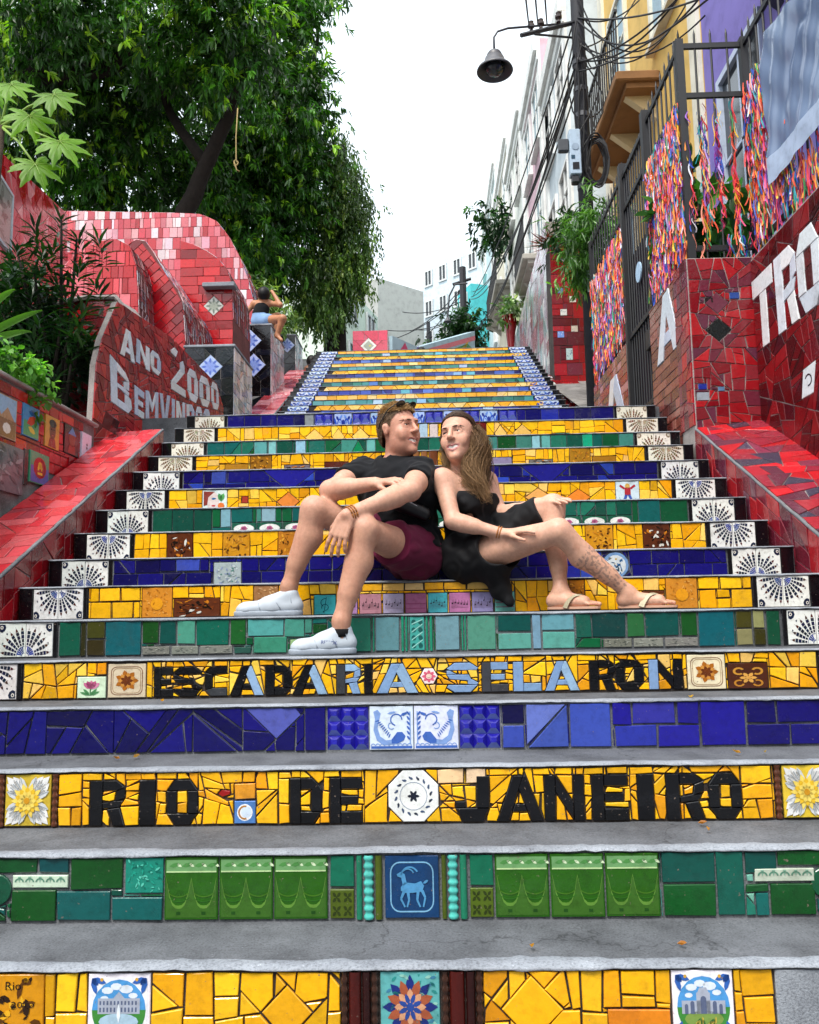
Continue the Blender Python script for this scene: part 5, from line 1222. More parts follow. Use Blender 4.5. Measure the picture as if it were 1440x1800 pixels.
FW = VPlane((1.97, PIER_Y+0.3), (1.97, 9.15))
o = wall('brick_wall', 'low brown-red brick-tile wall with a large white A below the ribbon fence', 'mosaic walls right of the stairs', base=(2.05, 7.5, 2.66))
g0, g1 = FW.uv(1145, 600)[0], FW.uv(1100, 600)[0]
zt = 3.52
for a, b in ((0.0, g0), (g1, FW.L)): MB().box((1.97, FW.O[1]+a, 2.0 if a == 0 else 2.6), (2.2, FW.O[1]+b, zt)).build('core', 'grout', o)
fe = []
ua, ub = FW.uv(1197, 600)[0], FW.uv(1157, 600)[0]
def fw_letter(ch, ya, yb, za, zb):
    fs = []
    for p in lpolys(ch):
        q = ccw([(ya+(yb-ya)*(1-x), za+(zb-za)*y) for x, y in p]); fs.append(q); tile(o, q, FW, RNG.choice(WT), 'letter_tile', gap=0.0015, th=0.012, mat='glaze_wall', shade=0.03)
    return fs
fe += fw_letter('A', ua, ub, 2.98, 3.50)
fe += fw_letter('A', FW.uv(1098, 640)[0], FW.uv(1062, 640)[0], 2.85, 3.35)
BRK = [hx('#7c3c34'), hx('#8a4a40'), hx('#6c3430'), hx('#93574c'), hx('#5c2e2c')]
mosaic(o, FW, rect(0.0, g0, 2.15, zt), 0.1, BRK, 84, feats=fe, style='brick', bw=0.15, bh=0.075, jit=0.35, mat='glaze_wall')
mosaic(o, FW, rect(g1, FW.L, 2.66, zt), 0.1, BRK+[RED[1], hx('#b0787c')], 85, feats=fe, style='brick', bw=0.15, bh=0.09, jit=0.35, mat='glaze_wall')
# tall red pillar beyond the ramp
o = wall('mosaic_pillar', 'tall narrow dark red tiled pillar with small white tiles behind the utility pole', 'mosaic walls right of the stairs', 'pillar', (2.3, 13.9, 4.9))
Yp = 13.7; a, b = PY(966, 430, Yp), PY(1036, 430, Yp)
MB().box((a[0], Yp, 4.6), (b[0], Yp+0.5, a[2])).build('core', 'grout_dark', o)
fr = Frame((0, Yp, 0), (1, 0, 0), (0, 0, 1)); fe = []
for px, py, c, s in ((985, 511, '#6a80a4', 5), (1007, 526, '#c8c8bc', 6), (991, 549, '#d2d4d0', 6), (1010, 578, '#c4b8a8', 6), (986, 588, '#6c8cd0', 6), (1001, 618, '#aab8c0', 6)):
    c0 = PY(px, py, Yp); k = s*Yp/F_PX; r = rect(c0[0]-k, c0[0]+k, c0[2]-k*(2.6 if py == 618 else 1), c0[2]+k); fe.append(r); tile(o, r, fr, hx(c), 'small_tile', prints=blotch(random.Random(px), [hx('#4c5c7c'), hx('#e0e0d8')], 10, 0.1))
mosaic(o, fr, rect(a[0], b[0], 4.7, a[2]), 0.2, [RED[1], RED[3], WINE[0], RED[4], WINE[3], hx('#6c2434')], 86, feats=fe, style='brick', bw=0.22, bh=0.26, jit=0.3, gap=0.004)
o2 = wall('mosaic_wall', 'pale pink and white tile-clad side wall running uphill past the red pillar', 'mosaic walls right of the stairs', base=(2.1, 17, 5))
SW = VPlane((a[0]+0.02, Yp+0.5), (a[0]+0.25, 26))
ol = ccw([(0, 4.6), (SW.L, 6.0), (SW.L, 8.2), (0, 8.0)])
slab('core', SW, ol, 0.4, 'grout_pale', o2, front=-0.002)
mosaic(o2, SW, ol, 0.45, [hx('#d6d4d8'), hx('#c4b8c4'), hx('#b07c88'), hx('#e2e2e4'), hx('#a88c9c'), hx('#9ab0b4')], 87, jit=0.1, diag=0.1, gap=0.005)

# ------------------------------------------------------------------ houses
objcol('stucco', 0.85, nscale=3.0, var=0.28, bump=0.3)
objcol('wood_paint', 0.6, nscale=9, var=0.2)
def _glass():
    m, t, b = _mat('pane_glass'); b.inputs['Base Color'].default_value = (0.02, 0.025, 0.03, 1); b.inputs['Roughness'].default_value = 0.08; b.inputs['Specular IOR Level'].default_value = 0.7
_glass()
plain('iron', hx('#15161a'), 0.5, 40, 0.3, 0.2, 0.002, 0.5)
plain('roof_tile', hx('#8a5a48'), 0.85, 8, 0.4)
def window(o, fr, u0, u1, v0, v1, frame=hx('#d8dcdc'), shutter=None, d=0.12, pane_c=None):
    """opening: recessed pane, frame, sill"""
    w_ = empty('window', wloc(o)); w_.parent = o; w_.location = (0, 0, 0)
    t = 0.07
    def bar(a, b, c, e, n0, n1, mb): mb.prism([fr(a, c, n0), fr(b, c, n0), fr(b, e, n0), fr(a, e, n0)], fr.N*(n1-n0))
    mb = MB(); bar(u0, u1, v0, v1, 0.004, 0.012, mb); mb.build('pane', 'pane_glass', w_) if shutter is None else mb.build('shutter', 'wood_paint', w_, color=shutter)
    mb = MB(); bar(u0-t, u0, v0-t, v1+t, 0, 0.06, mb); bar(u1, u1+t, v0-t, v1+t, 0, 0.06, mb); bar(u0, u1, v1, v1+t, 0, 0.06, mb); bar(u0, u1, v0-t, v0, 0, 0.06, mb); bar((u0+u1)/2-0.02, (u0+u1)/2+0.02, v0, v1, 0.012, 0.04, mb)
    bar(u0, u1, v0+(v1-v0)*0.62, v0+(v1-v0)*0.62+0.035, 0.012, 0.04, mb)
    mb.build('frame', 'wood_paint', w_, color=frame)
    mb = MB(); bar(u0-t*1.6, u1+t*1.6, v0-t-0.07, v0-t-0.002, 0, 0.12, mb); mb.build('sill', 'stucco', w_, color=frame)
def house(label, X, Y0, Y1, z0, z1, col, wins, name='town_house', trim=hx('#d8d8d4'), depth=5.0, bays=2, floors=2, wcol=None, seed=0, cornice=True):
    rng = random.Random(seed)
    o = empty(name, (X+1, (Y0+Y1)/2, z0), label, 'house', 'houses along the right side of the stairs')
    MB().box((X, Y0, z0), (X+depth, Y1-0.01, z1)).build('wall', 'stucco', o, color=col)
    fr = Frame((X, Y0, 0), (0, 1, 0), (0, 0, 1), (-1, 0, 0)); L = Y1-Y0
    if cornice:
        mb = MB(); mb.box((X-0.16, Y0+0.002, z1-0.28), (X+0.1, Y1-0.012, z1+0.06)); mb.box((X-0.08, Y0+0.004, z1-0.5), (X+0.05, Y1-0.014, z1-0.282)); mb.build('cornice', 'stucco', o, color=trim)
        mb = MB(); mb.box((X-0.05, Y0+0.002, z0), (X+0.03, Y0+0.28, z1-0.5)); mb.box((X-0.05, Y1-0.30, z0), (X+0.03, Y1-0.014, z1-0.5)); mb.build('pilaster', 'stucco', o, color=trim)
    H = (z1-z0-0.8)/floors
    for fl in range(floors):
        for b in range(bays):
            uc = L*(b+0.5)/bays; vz = z0+0.5+H*fl+H*0.28; window(o, fr, uc-min(0.5, L/bays*0.3), uc+min(0.5, L/bays*0.3), vz, vz+H*0.55, trim, wcol)
    return o, fr
def balcony(o, X, Y0, Y1, z, col, rail=True, depth=0.5, th=0.14, under=None):
    mb = MB(); mb.box((X-depth, Y0, z), (X-0.001, Y1, z+th), bev=0.02); mb.box((X-depth*0.75, Y0+0.06, z-0.08), (X-0.001, Y1-0.06, z-0.001)); mb.build('balcony', 'stucco', o, color=under or col)
    mb = MB()
    for yy in np.arange(Y0+0.25, Y1, 0.9): MB().prism([(X-0.001, yy, z-0.08), (X-depth*0.7, yy, z-0.08), (X-0.001, yy, z-0.42)], (0, 0.12, 0)).build('bracket', 'stucco', o, color=col)

    if rail:
        mb = MB(); mb.box((X-depth+0.02, Y0, z+1.0), (X-depth+0.06, Y1, z+1.04))
        for yy in np.arange(Y0+0.03, Y1, 0.13): mb.box((X-depth+0.03, yy, z+th), (X-depth+0.05, yy+0.02, z+1.0))
        mb.build('railing', 'iron', o)
hy, _ = house('mustard yellow house with a brown undersided balcony behind the ribbon fence', 3.3, 8.8, 13.6, 3.4, 15.5, hx('#d8b468'), [], trim=hx('#dcd8c8'), bays=2, floors=3, wcol=hx('#9cb6c4'), seed=1)
balcony(hy, 3.3, 10.35, 13.0, 8.1, hx('#d2c098'), under=hx('#8a6440'), depth=0.6)
hp, _ = house('lilac purple house with a dark iron balcony behind the plastic banner', 3.3, 4.6, 8.78, 2.4, 12.0, hx('#7a70b4'), [], trim=hx('#b8c4d8'), bays=2, floors=2, seed=2, cornice=False)
balcony(hp, 3.3, 4.7, 7.1, 6.75, hx('#34344c'), depth=0.6, under=hx('#2c2c3a'))
rows = [(14.4, 17.4, 2.85, 12.6, '#c4d0d8', 'pale blue-grey house with white pilasters just past the red pillar', 3), (17.4, 20.6, 2.8, 14.0, '#c8a8b4', 'dusty pink narrow house with white trim further uphill', 3), (20.6, 24.5, 2.75, 14.6, '#d8dcd4', 'off-white peeling house front between the pink house and the cream one', 3), (24.5, 30, 2.8, 16.2, '#d2ccb8', 'cream house front with grey cornice further uphill', 3), (30, 39, 2.9, 18.5, '#b4c8cc', 'pale turquoise house front at the far end of the row', 4)]
for i, (a, b, X, zt, c, lb, fl) in enumerate(rows):
    o, _ = house(lb, X, a, b, 4.6+i*0.9, zt, hx(c), [], floors=fl, bays=2, seed=10+i, wcol=hx('#8fa4ac') if i % 2 else None, trim=hx('#dcdedc'))
    if i in (1, 3): balcony(o, X, a+0.5, b-0.6, 4.6+i*0.9+(zt-5)/fl*0.75+1.2, hx('#a8a49c'), depth=0.5)
# buildings closing the view uphill
def block_house(label, A, B, depth, z0, z1, col, rowsn, cols, roof=None, wc=hx('#4c5458'), name='apartment_building'):
    fr = VPlane(A, B); o = empty(name, (*A, z0), label, 'building', 'buildings at the top of the hill')
    P = [fr(0, z0), fr(fr.L, z0), fr(fr.L, z1), fr(0, z1)]; MB().prism(P, -fr.N*depth).build('wall', 'stucco', o, color=col)
    for r in range(rowsn):
        for c in range(cols):
            u = fr.L*(c+0.5)/cols; v = z0+(z1-z0)*(r+0.35)/rowsn; h = (z1-z0)/rowsn*0.45; w2 = fr.L/cols*0.2
            wq = empty('window', wloc(o)); wq.parent = o; wq.location = (0, 0, 0)
            MB().prism([fr(u-w2, v, 0.01), fr(u+w2, v, 0.01), fr(u+w2, v+h, 0.01), fr(u-w2, v+h, 0.01)], fr.N*0.02).build('pane', 'pane_glass', wq)
            mb = MB()
            for a_, b_, c_, d_ in ((u-w2-0.09, u-w2, v-0.09, v+h+0.09), (u+w2, u+w2+0.09, v-0.09, v+h+0.09), (u-w2, u+w2, v+h, v+h+0.09), (u-w2, u+w2, v-0.09, v), (u-0.03, u+0.03, v, v+h)): mb.prism([fr(a_, c_, 0.012), fr(b_, c_, 0.012), fr(b_, d_, 0.012), fr(a_, d_, 0.012)], fr.N*0.07)
            mb.build('frame', 'wood_paint', wq, color=hx('#c4c8c8'))
    if roof: MB().prism([fr(-0.1, z1, 0.1), fr(fr.L+0.1, z1, 0.1), fr(fr.L+0.1, z1+0.12, 0.1), fr(-0.1, z1+0.12, 0.1)], -fr.N*(depth+0.2)).build('roof', 'roof_tile' if roof == 'tile' else 'stucco', o, color=hx('#8c8c8a'))
    return o, fr
def at(px, py, Y): return PY(px, py, Y)
a, b = at(742, 500, 46), at(846, 500, 43)
oW, frW = block_house('white apartment block with rows of small windows at the end of the street', (a[0], a[1]), (b[0], b[1]), 8, 10, at(835, 434, 43.3)[2], hx('#bccad2'), 6, 4)
a, b = at(664, 500, 40), at(744, 500, 42)
oG, frG = block_house('grey bare side of a building left of the white apartment block', (a[0], a[1]), (b[0], b[1]), 8, 10, at(664, 488, 40)[2], hx('#a0a29e'), 0, 0)
a, b = at(602, 540, 30), at(664, 540, 34)
block_house('pale green house half hidden under the hanging vines', (a[0], a[1]), (b[0], b[1]), 6, 8, at(640, 528, 32)[2], hx('#c4d0c4'), 3, 2, wc=None)
a, b = at(804, 500, 37), at(828, 500, 35.5)
block_house('turquoise painted house squeezed before the white apartment block', (a[0], a[1]), (b[0], b[1]), 3, 9, at(820, 474, 34)[2], hx('#4fb4b8'), 4, 1)
# red glazed block at the head of the stairs
Yb = 16.2; a, b = at(620, 582, Yb), at(681, 582, Yb)
o = wall('tiled_block', 'glossy coral red block with a white diamond tile at the head of the stairs', None, 'block', (a[0], Yb, UTOP_Z))
MB().box((a[0], Yb, UTOP_Z-0.1), (b[0], Yb+0.7, a[2])).build('core', 'grout_pale', o)
fr = Frame((0, Yb, 0), (1, 0, 0), (0, 0, 1)); c0 = at(648, 608, Yb); q = diamond(c0[0], c0[2], 15*Yb/F_PX)
tile(o, q, fr, hx('#e4e4e0'), 'diamond_tile', prints=[([(0.5, 0.15), (0.85, 0.5), (0.5, 0.85), (0.15, 0.5)], hx('#a8b0a0'), 0, 1), (petal(0.5, 0.5, 0, 0.2, 0.1), hx('#d8c860'), 0, 2)])
mosaic(o, fr, rect(a[0], b[0], UTOP_Z, a[2]), 0.22, [hx('#dc4a66'), hx('#e25a74'), hx('#d43e5a')], 91, feats=[q], style='brick', bw=0.24, bh=0.2, jit=0.1)
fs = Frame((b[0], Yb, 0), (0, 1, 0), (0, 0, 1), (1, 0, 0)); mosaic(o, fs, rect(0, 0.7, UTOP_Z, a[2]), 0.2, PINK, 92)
# painted parapet beyond it
MV = VPlane(tuple(at(690, 600, 19)[:2]), tuple(at(835, 600, 24)[:2])); o = wall('painted_parapet', 'parapet painted with pink, pale blue and yellow shapes at the head of the stairs', None, 'parapet', (0, 20, UTOP_Z))
ol = [MV.uv(*p) for p in ((690, 640), (690, 596), (740, 606), (835, 566), (835, 640))]
slab('core', MV, [MV.uv(690, 640), MV.uv(835, 640), MV.uv(835, 582), MV.uv(735, 610), MV.uv(690, 590)], 0.3, 'stucco', o, color=hx('#a8c0cc'))
for pts, c in (([(745, 624), (835, 598), (835, 590), (745, 615)], '#d87a84'), ([(775, 622), (822, 604), (830, 612), (800, 628)], '#4f8a54'), ([(780, 622), (812, 612), (824, 598), (818, 616), (796, 626)], '#e0b02c'), ([(695, 628), (712, 602), (722, 628)], '#c84a70'), ([(722, 628), (735, 608), (745, 628)], '#7a6cb0')):
    q = [MV.uv(*p) for p in pts]; MB().add([MV(u, v, 0.006) for u, v in q], [tuple(range(len(q)))]).build('painted_shape', 'paint', o, color=hx(c))

# ------------------------------------------------------------------ iron fence, gate
def iron(name, label, cat, base): return empty(name, base, label, cat, None, 'thing')
FZ0, FZ1, FZ2 = 3.53, 5.23, 4.83
XF = 2.02
o = iron('iron_fence', 'black iron bar fence hung with ribbons above the brick-tile wall and pier', 'fence', (2.1, 7, FZ0))
def bars(pa, pb, n, z0, z1, parent):
    for i in range(n+1):
        p = np.array(pa)+(np.array(pb)-np.array(pa))*i/n
        MB().tube([(p[0], p[1], z0), (p[0], p[1], z1+0.10), (p[0], p[1], z1+0.14)], [0.0085, 0.0085, 0.001], 6).build('bar', 'iron', parent)
gy0, gy1 = FW.O[1]+g0, FW.O[1]+g1
PYF = PIER_Y+0.06
for (pa, pb) in (((XF, PYF), (XF, gy0)), ((XF, gy1), (XF, 9.2)), ((XF, PYF), (2.50, PYF)), ((2.50, PYF), (2.50, 3.2))):
    L = math.hypot(pb[0]-pa[0], pb[1]-pa[1]); n = max(2, round(L/0.125)); bars(pa, pb, n, FZ0-0.02, FZ1, o)
    for z in (FZ1, FZ2, FZ0+0.10):
        d = np.array([pb[0]-pa[0], pb[1]-pa[1], 0]); d /= np.linalg.norm(d); nn = np.array([d[1], -d[0], 0])
        A = np.array([*pa, z]); B = np.array([*pb, z]); MB().prism([A-nn*0.012-(0, 0, 0.02), A+nn*0.012-(0, 0, 0.02), A+nn*0.012+(0, 0, 0.02), A-nn*0.012+(0, 0, 0.02)], B-A).build('rail', 'iron', o)
for x, y, zb in ((XF, PYF, 3.5), (2.50, PYF, 3.5), (XF, 9.2, 2.67)): MB().box((x-0.028, y-0.028, zb), (x+0.028, y+0.028, FZ1+0.05)).build('post', 'iron', o)
o = iron('iron_gate', 'tall black iron bar gate between the two ribbon covered fence panels', 'gate', (XF, 7.7, LAND_Z))
bars((XF, gy0+0.06), (XF, gy1-0.06), 9, LAND_Z+0.05, FZ1-0.1, o)
for z in (LAND_Z+0.10, 3.55, FZ2, FZ1-0.06): MB().box((XF-0.02, gy0+0.01, z), (XF+0.02, gy1-0.01, z+0.045)).build('rail', 'iron', o)
for y in (gy0, gy1): MB().box((XF-0.04, y-0.04, LAND_Z), (XF+0.04, y+0.04, FZ1+0.1)).build('post', 'iron', o)
MB().box((XF-0.035, gy0+0.1, 3.25), (XF-0.005, gy0+0.24, 3.42), bev=0.005).build('lock_box', 'iron', o)
MB().box((XF+0.06, gy0+0.02, LAND_Z), (XF+0.08, gy1-0.02, 4.4)).build('back_sheet', 'wood_paint', o, color=hx('#2a1c2c'))
MB().prism([(XF-0.035, gy0+0.35+0.09*math.cos(t), 4.02+0.09*math.sin(t)) for t in np.linspace(0, 6.283, 21)[:-1]], (0.012, 0, 0)).build('round_sign', 'paint', o, color=hx('#a8c4dc'))
# ribbons
def ribbon_mesh(rng, P, N, lng):
    """knotted ribbon: two tails hanging from a bar at P, on the N side"""
    V = []; Fc = []; T = np.cross(N, (0, 0, 1.0))
    for k in range(2):
        wd = rng.uniform(0.0032, 0.0062); l = lng*rng.uniform(0.55, 1.0); a = rng.uniform(-0.4, 0.4); tw = rng.uniform(-1.5, 1.5); ph = rng.uniform(0, 6)
        n = 6; b = len(V)
        for i in range(n+1):
            t = i/n; c = np.array(P)+np.array(N)*(0.012+0.02*k+0.022*math.sin(2.6*t+ph)*t)+T*(a*0.22*l*(t**1.3)*1.6+0.012*math.sin(5*t+ph))-np.array([0, 0, l*t*(1-0.12*abs(a))])
            th = tw*t+ph; d = T*math.cos(th)+np.array(N)*math.sin(th); V += [c-d*wd, c+d*wd]
        for i in range(n): Fc.append((b+2*i, b+2*i+1, b+2*i+3, b+2*i+2))
    return V, Fc
objcol('ribbon_cloth', 0.55, nscale=60, var=0.15, spec=0.4); objcol('ribbon_attr', 0.55, nscale=60, var=0.15, spec=0.4, src='attr')
RC = {'coral': '#f0593a', 'pink': '#e0467c', 'orange': '#f08a2c', 'yellow': '#ecc23c', 'teal': '#2a94a0', 'blue': '#2c50b4', 'purple': '#7a3ca0', 'green': '#3c8a4c', 'lilac': '#a888d0', 'white': '#d8dce4', 'salmon': '#f09078', 'red': '#c8202c'}
rw = [6, 4, 4, 2.6, 3, 3, 2.6, 2.4, 2.2, 1.6, 4, 3]
rng = random.Random(77); spots = []
def strip(pa, pb, z0, z1, n, N, bar=None, where='', jit=0.28):
    for i in range(n):
        t = rng.random()
        if bar: t = min(1, max(0, round(t*bar)/bar+rng.gauss(0, jit)/bar))
        p = np.array(pa)+(np.array(pb)-np.array(pa))*t; spots.append(((p[0], p[1], rng.uniform(z0, z1)), N, where))
NL = np.array([-1.0, 0, 0]); NFr = np.array([0, -1.0, 0])
strip((XF, PYF+0.02), (XF, gy0-0.02), 3.78, 4.82, 1150, NL, 10, 'the fence panel between pier and gate'); strip((XF, gy1+0.02), (XF, 9.18), 3.75, 4.80, 900, NL, 8, 'the fence panel past the gate')
strip((XF+0.02, PYF), (2.48, PYF), 3.80, 4.80, 130, NFr, 4, 'the bars above the red pier', 0.10); strip((2.50, PYF-0.05), (2.50, 5.1), 3.75, 4.9, 560, NL, 5, 'the bars beside the banner'); strip((2.50, 5.1), (2.50, 3.3), 3.62, 3.95, 330, NL, 15, 'the bars under the banner')
strip((XF, PYF), (XF, gy0), 3.66, 3.76, 50, NL, 10, 'the fence panel between pier and gate'); strip((XF+0.02, PYF), (2.48, PYF), 3.66, 3.74, 16, NFr, 4, 'the bars above the red pier')
cn = list(RC); vis = [i for i in range(len(spots))]; rng.shuffle(vis)
single = set(vis[:290]); mbV = []; mbF = []; mbC = []
for i, (P, N, where) in enumerate(spots):
    c = rng.choices(cn, rw)[0]; V, Fc = ribbon_mesh(rng, P, N, rng.uniform(0.13, 0.34))
    if i in single:
        mesh('ribbon', V, Fc, 'ribbon_cloth', color=hx(RC[c]), tags=dict(label=f'{c} cloth ribbon knotted to {where}', cat='ribbon', group=f'{c} ribbons on {where}'))
    else:
        n = len(mbV); mbV += V; mbF += [tuple(x+n for x in f) for f in Fc]; mbC += [hx(RC[c])]*len(Fc)
mesh('ribbon_mass', mbV, np.array(mbF), 'ribbon_attr', fcol=mbC, tags=dict(kind='stuff', label='mass of many coloured wish ribbons covering the iron fence', cat='ribbons'))
# plastic banner
def _plastic():
    m, t, b = _mat('plastic_sheet'); n = _noise(t, 2.0, 2, 0.4); r = _ramp(t, n.outputs[0], [(0.3, hx('#5c6c8c')), (0.7, hx('#7c8fae'))]); t.links.new(r.outputs[0], b.inputs['Base Color']); b.inputs['Roughness'].default_value = 0.22; b.inputs['Specular IOR Level'].default_value = 0.8
_plastic()
bx = 2.455; cs = [PX(1343, 66, bx), PX(1470, -75, bx), PX(1470, 190, bx), PX(1362, 326, bx)]
def sheet(name, cs, u0, u1, v0, v1, nu, nv, mat, parent, amp, color=None, off=0.0, attr=None):
    V = []; Fc = []
    for j in range(nv+1):
        for i in range(nu+1):
            u = u0+(u1-u0)*i/nu; v = v0+(v1-v0)*j/nv
            p = (1-v)*((1-u)*cs[0]+u*cs[1])+v*((1-u)*cs[3]+u*cs[2]); s = u*2.2+v*1.1
            d = amp*(0.8*math.sin(s*2.0+0.8*math.sin(v*3))+0.5*abs(math.sin(s*4.1+0.9*math.sin(u*5)))+0.16*math.sin(u*31+v*9)+0.12*math.sin(u*17-v*21)); V.append(p+np.array([-abs(d)-off, 0, 0.15*d]))
    for j in range(nv):
        for i in range(nu): a = j*(nu+1)+i; Fc.append((a, a+1, a+nu+2, a+nu+1))
    return mesh(name, V, Fc, mat, parent, color=color, smooth=True)
o = iron('banner', 'wrinkled blue-grey plastic banner tied on the fence above the TRO wall', 'banner', tuple(cs[3]))
sheet('sheet', cs, 0, 1, 0, 0.86, 60, 60, 'plastic_sheet', o, 0.035); sheet('lower_strip', cs, 0, 1, 0.83, 1.0, 40, 10, 'paint', o, 0.02, hx('#a4b4cc'), 0.02)
# ------------------------------------------------------------------ utility pole, lamp, cables
plain('pole_concrete', hx('#2c2d33'), 0.7, 14, 0.35)
plain('rubber', hx('#111216'), 0.6, 30, 0.2)
Yo = 9.9; p0, p1 = PY(1033, 420, Yo), PY(1013, 0, Yo)
o = iron('utility_pole', 'dark utility pole with crossarm, grey meter box and cable tangle', 'pole', (p0[0], Yo, 3.4))
px_ = p0[0]
MB().tube([(px_, Yo, 3.0), (px_, Yo, 9.0), (px_, Yo, 13.0)], [0.10, 0.085, 0.075], 12).build('shaft', 'pole_concrete', o, smooth=True)
for py in (112, 160, 205, 330):
    z = PY(1020, py, Yo)[2]; MB().tube([(px_, Yo, z-0.03), (px_, Yo, z+0.03)], 0.098, 12).build('band', 'metal_paint', o, color=hx('#4c4e54'))
ca = PY(916, 62, Yo-0.3); cb = PY(1008, 40, Yo); MB().tube([ca, cb], 0.028, 6).build('crossarm', 'metal_paint', o, color=hx('#26272b'))
MB().tube([PY(940, 60, Yo-0.25), PY(1006, 66, Yo)], 0.015, 5).build('brace', 'metal_paint', o, color=hx('#26272b'))
for px, py in ((934, 46), (951, 42), (982, 30)):
    c = PY(px, py+4, Yo-0.15); MB().lathe(c, [(0.001, -0.04), (0.03, -0.04), (0.02, 0.0), (0.045, 0.02), (0.045, 0.05), (0.025, 0.06), (0.035, 0.09), (0.001, 0.1)], 10).build('insulator', 'glaze', o, color=hx('#3a2c28'))
a, b = PY(998, 234, Yo-0.14), PY(1021, 312, Yo-0.14)
mbx = MB().box((a[0], Yo-0.24, b[2]), (b[0], Yo-0.10, a[2]), bev=0.01).build('meter_box', 'metal_paint', o, color=hx('#a4b8c8'))
mw = (a[0]+b[0])/2; MB().lathe((mw, Yo-0.242, (a[2]*0.6+b[2]*0.4)), [(0.001, 0.002), (0.045, 0.002), (0.045, -0.006), (0.001, -0.006)], 14, axis=1).build('dial', 'paint', mbx, color=hx('#8fa0b0'))
MB().box((mw-0.04, Yo-0.246, b[2]+0.06), (mw+0.04, Yo-0.2405, b[2]+0.15)).build('sticker', 'paint', mbx, color=hx('#1c1e24'))
MB().box((mw-0.055, Yo-0.246, b[2]+0.20), (mw-0.01, Yo-0.2405, b[2]+0.245)).build('sticker', 'paint', mbx, color=hx('#2c4a5c'))
c = PY(1010, 320, Yo-0.15); MB().box((a[0]+0.02, Yo-0.22, b[2]-0.10), (b[0]-0.03, Yo-0.12, b[2]-0.005), bev=0.01).build('junction_box', 'metal_paint', o, color=hx('#17181c'))
c = PY(989, 258, Yo-0.15); MB().box((c[0]-0.06, Yo-0.22, c[2]-0.09), (a[0]-0.005, Yo-0.14, c[2]+0.07), bev=0.01).build('junction_box', 'metal_paint', o, color=hx('#3c4044'))
st = PY(1029, 500, Yo); MB().box((px_-0.05, Yo-0.108, st[2]-0.14), (px_+0.05, Yo-0.102, st[2]+0.14), bev=0.002).build('sticker', 'paint', o, color=hx('#d4dae2'))
# street lamp
def bell_lamp(px, py, Y, wpx, label, arm_to, grp):
    c = PY(px, py, Y); s = wpx*Y/F_PX/2
    o = iron('street_lamp', label, 'lamp', tuple(c)); o['group'] = grp
    prof = [(0.12, 1.02), (0.34, 1.0), (0.42, 0.86), (0.40, 0.74), (0.52, 0.66), (0.60, 0.40), (0.72, 0.22), (0.95, 0.02), (1.0, -0.10), (0.97, -0.14), (0.90, -0.05), (0.66, 0.16), (0.5, 0.36), (0.3, 0.5), (0.001, 0.52)]
    MB().lathe(c, [(r*s, z*s) for r, z in prof], 28).build('lamp_shade', 'metal_paint', o, color=hx('#4c4c50'), smooth=True)
    MB().lathe(c, [(0.001, -0.34*s), (0.3*s, -0.28*s), (0.5*s, -0.10*s), (0.56*s, 0.1*s), (0.5*s, 0.3*s)], 22).build('lamp_bowl', 'pane_glass', o, smooth=True)
    if arm_to is not None:
        top = c+np.array([0, 0, 1.0*s]); e = np.array(arm_to)
        pts = [top, top+(0, 0, 0.9*s), top+(0.05, 0, 1.25*s), top+(0.18, 0, 1.42*s)]+[top+(0.18, 0, 1.42*s)+(e-top-(0.18, 0, 1.42*s))*t for t in (0.5, 1.0)]
        MB().tube(pts, 0.014, 8).build('arm', 'metal_paint', o, color=hx('#3a3a40'), smooth=True)
    return o
bell_lamp(870, 122, Yo-0.3, 69, 'large bell-shaped street lamp hanging from the utility pole arm', cb, 'bell street lamps')
l2 = bell_lamp(787, 565, 24, 15, 'small bell street lamp hanging above the head of the stairs', None, 'bell street lamps')
MB().tube([PY(787, 558, 24), PY(790, 520, 24), PY(800, 500, 24), PY(822, 498, 24)], 0.03, 6).build('arm', 'metal_paint', l2, color=hx('#3a3a40'))
# far pole
pf = PY(817, 620, 26); o = iron('utility_pole', 'distant dark utility pole with crossarm in front of the turquoise house', 'pole', tuple(pf))
MB().tube([(pf[0], 26, 6.5), (pf[0], 26, PY(817, 470, 26)[2])], 0.11, 8).build('shaft', 'pole_concrete', o)
MB().tube([PY(796, 500, 26), PY(828, 490, 26)], 0.05, 6).build('crossarm', 'pole_concrete', o)
pf = PY(754, 620, 34); o = iron('utility_pole', 'thin far pole standing before the white apartment block', 'pole', tuple(pf))
MB().tube([(pf[0], 34, 8.5), (pf[0], 34, PY(754, 566, 34)[2])], 0.08, 8).build('shaft', 'pole_concrete', o)
MB().tube([PY(748, 592, 34), PY(760, 592, 34)], 0.04, 6).build('crossarm', 'pole_concrete', o)
# cables
def cable(A, B, sag, r=0.008, label='', grp='overhead cables', n=16):
    A, B = np.array(A, float), np.array(B, float); P = [A+(B-A)*t/n-np.array([0, 0, sag*4*(t/n)*(1-t/n)]) for t in range(n+1)]
    MB().tube(P, r, 5).build('overhead_cable', 'rubber', tags=dict(label=label, cat='cable', group=grp))
rng = random.Random(5)
CG = 'cables strung from the utility pole'
for i in range(7):
    y0 = rng.uniform(20, 150); cable(PY(1012+rng.uniform(-3, 6), y0, Yo-0.08), PY(826+rng.uniform(-4, 8), 560+rng.uniform(-60, 30), 26), rng.uniform(0.2, 1.0), 0.012, 'black overhead cable running from the near pole down the street to the far pole', CG)
for i in range(7):
    e = PX(1060+30*i, rng.uniform(-60, 120), 3.28); cable(PY(1018, rng.uniform(20, 200), Yo-0.09), e, rng.uniform(0.1, 0.6), 0.010, 'black cable drooping from the near pole to the yellow and purple house fronts', CG)
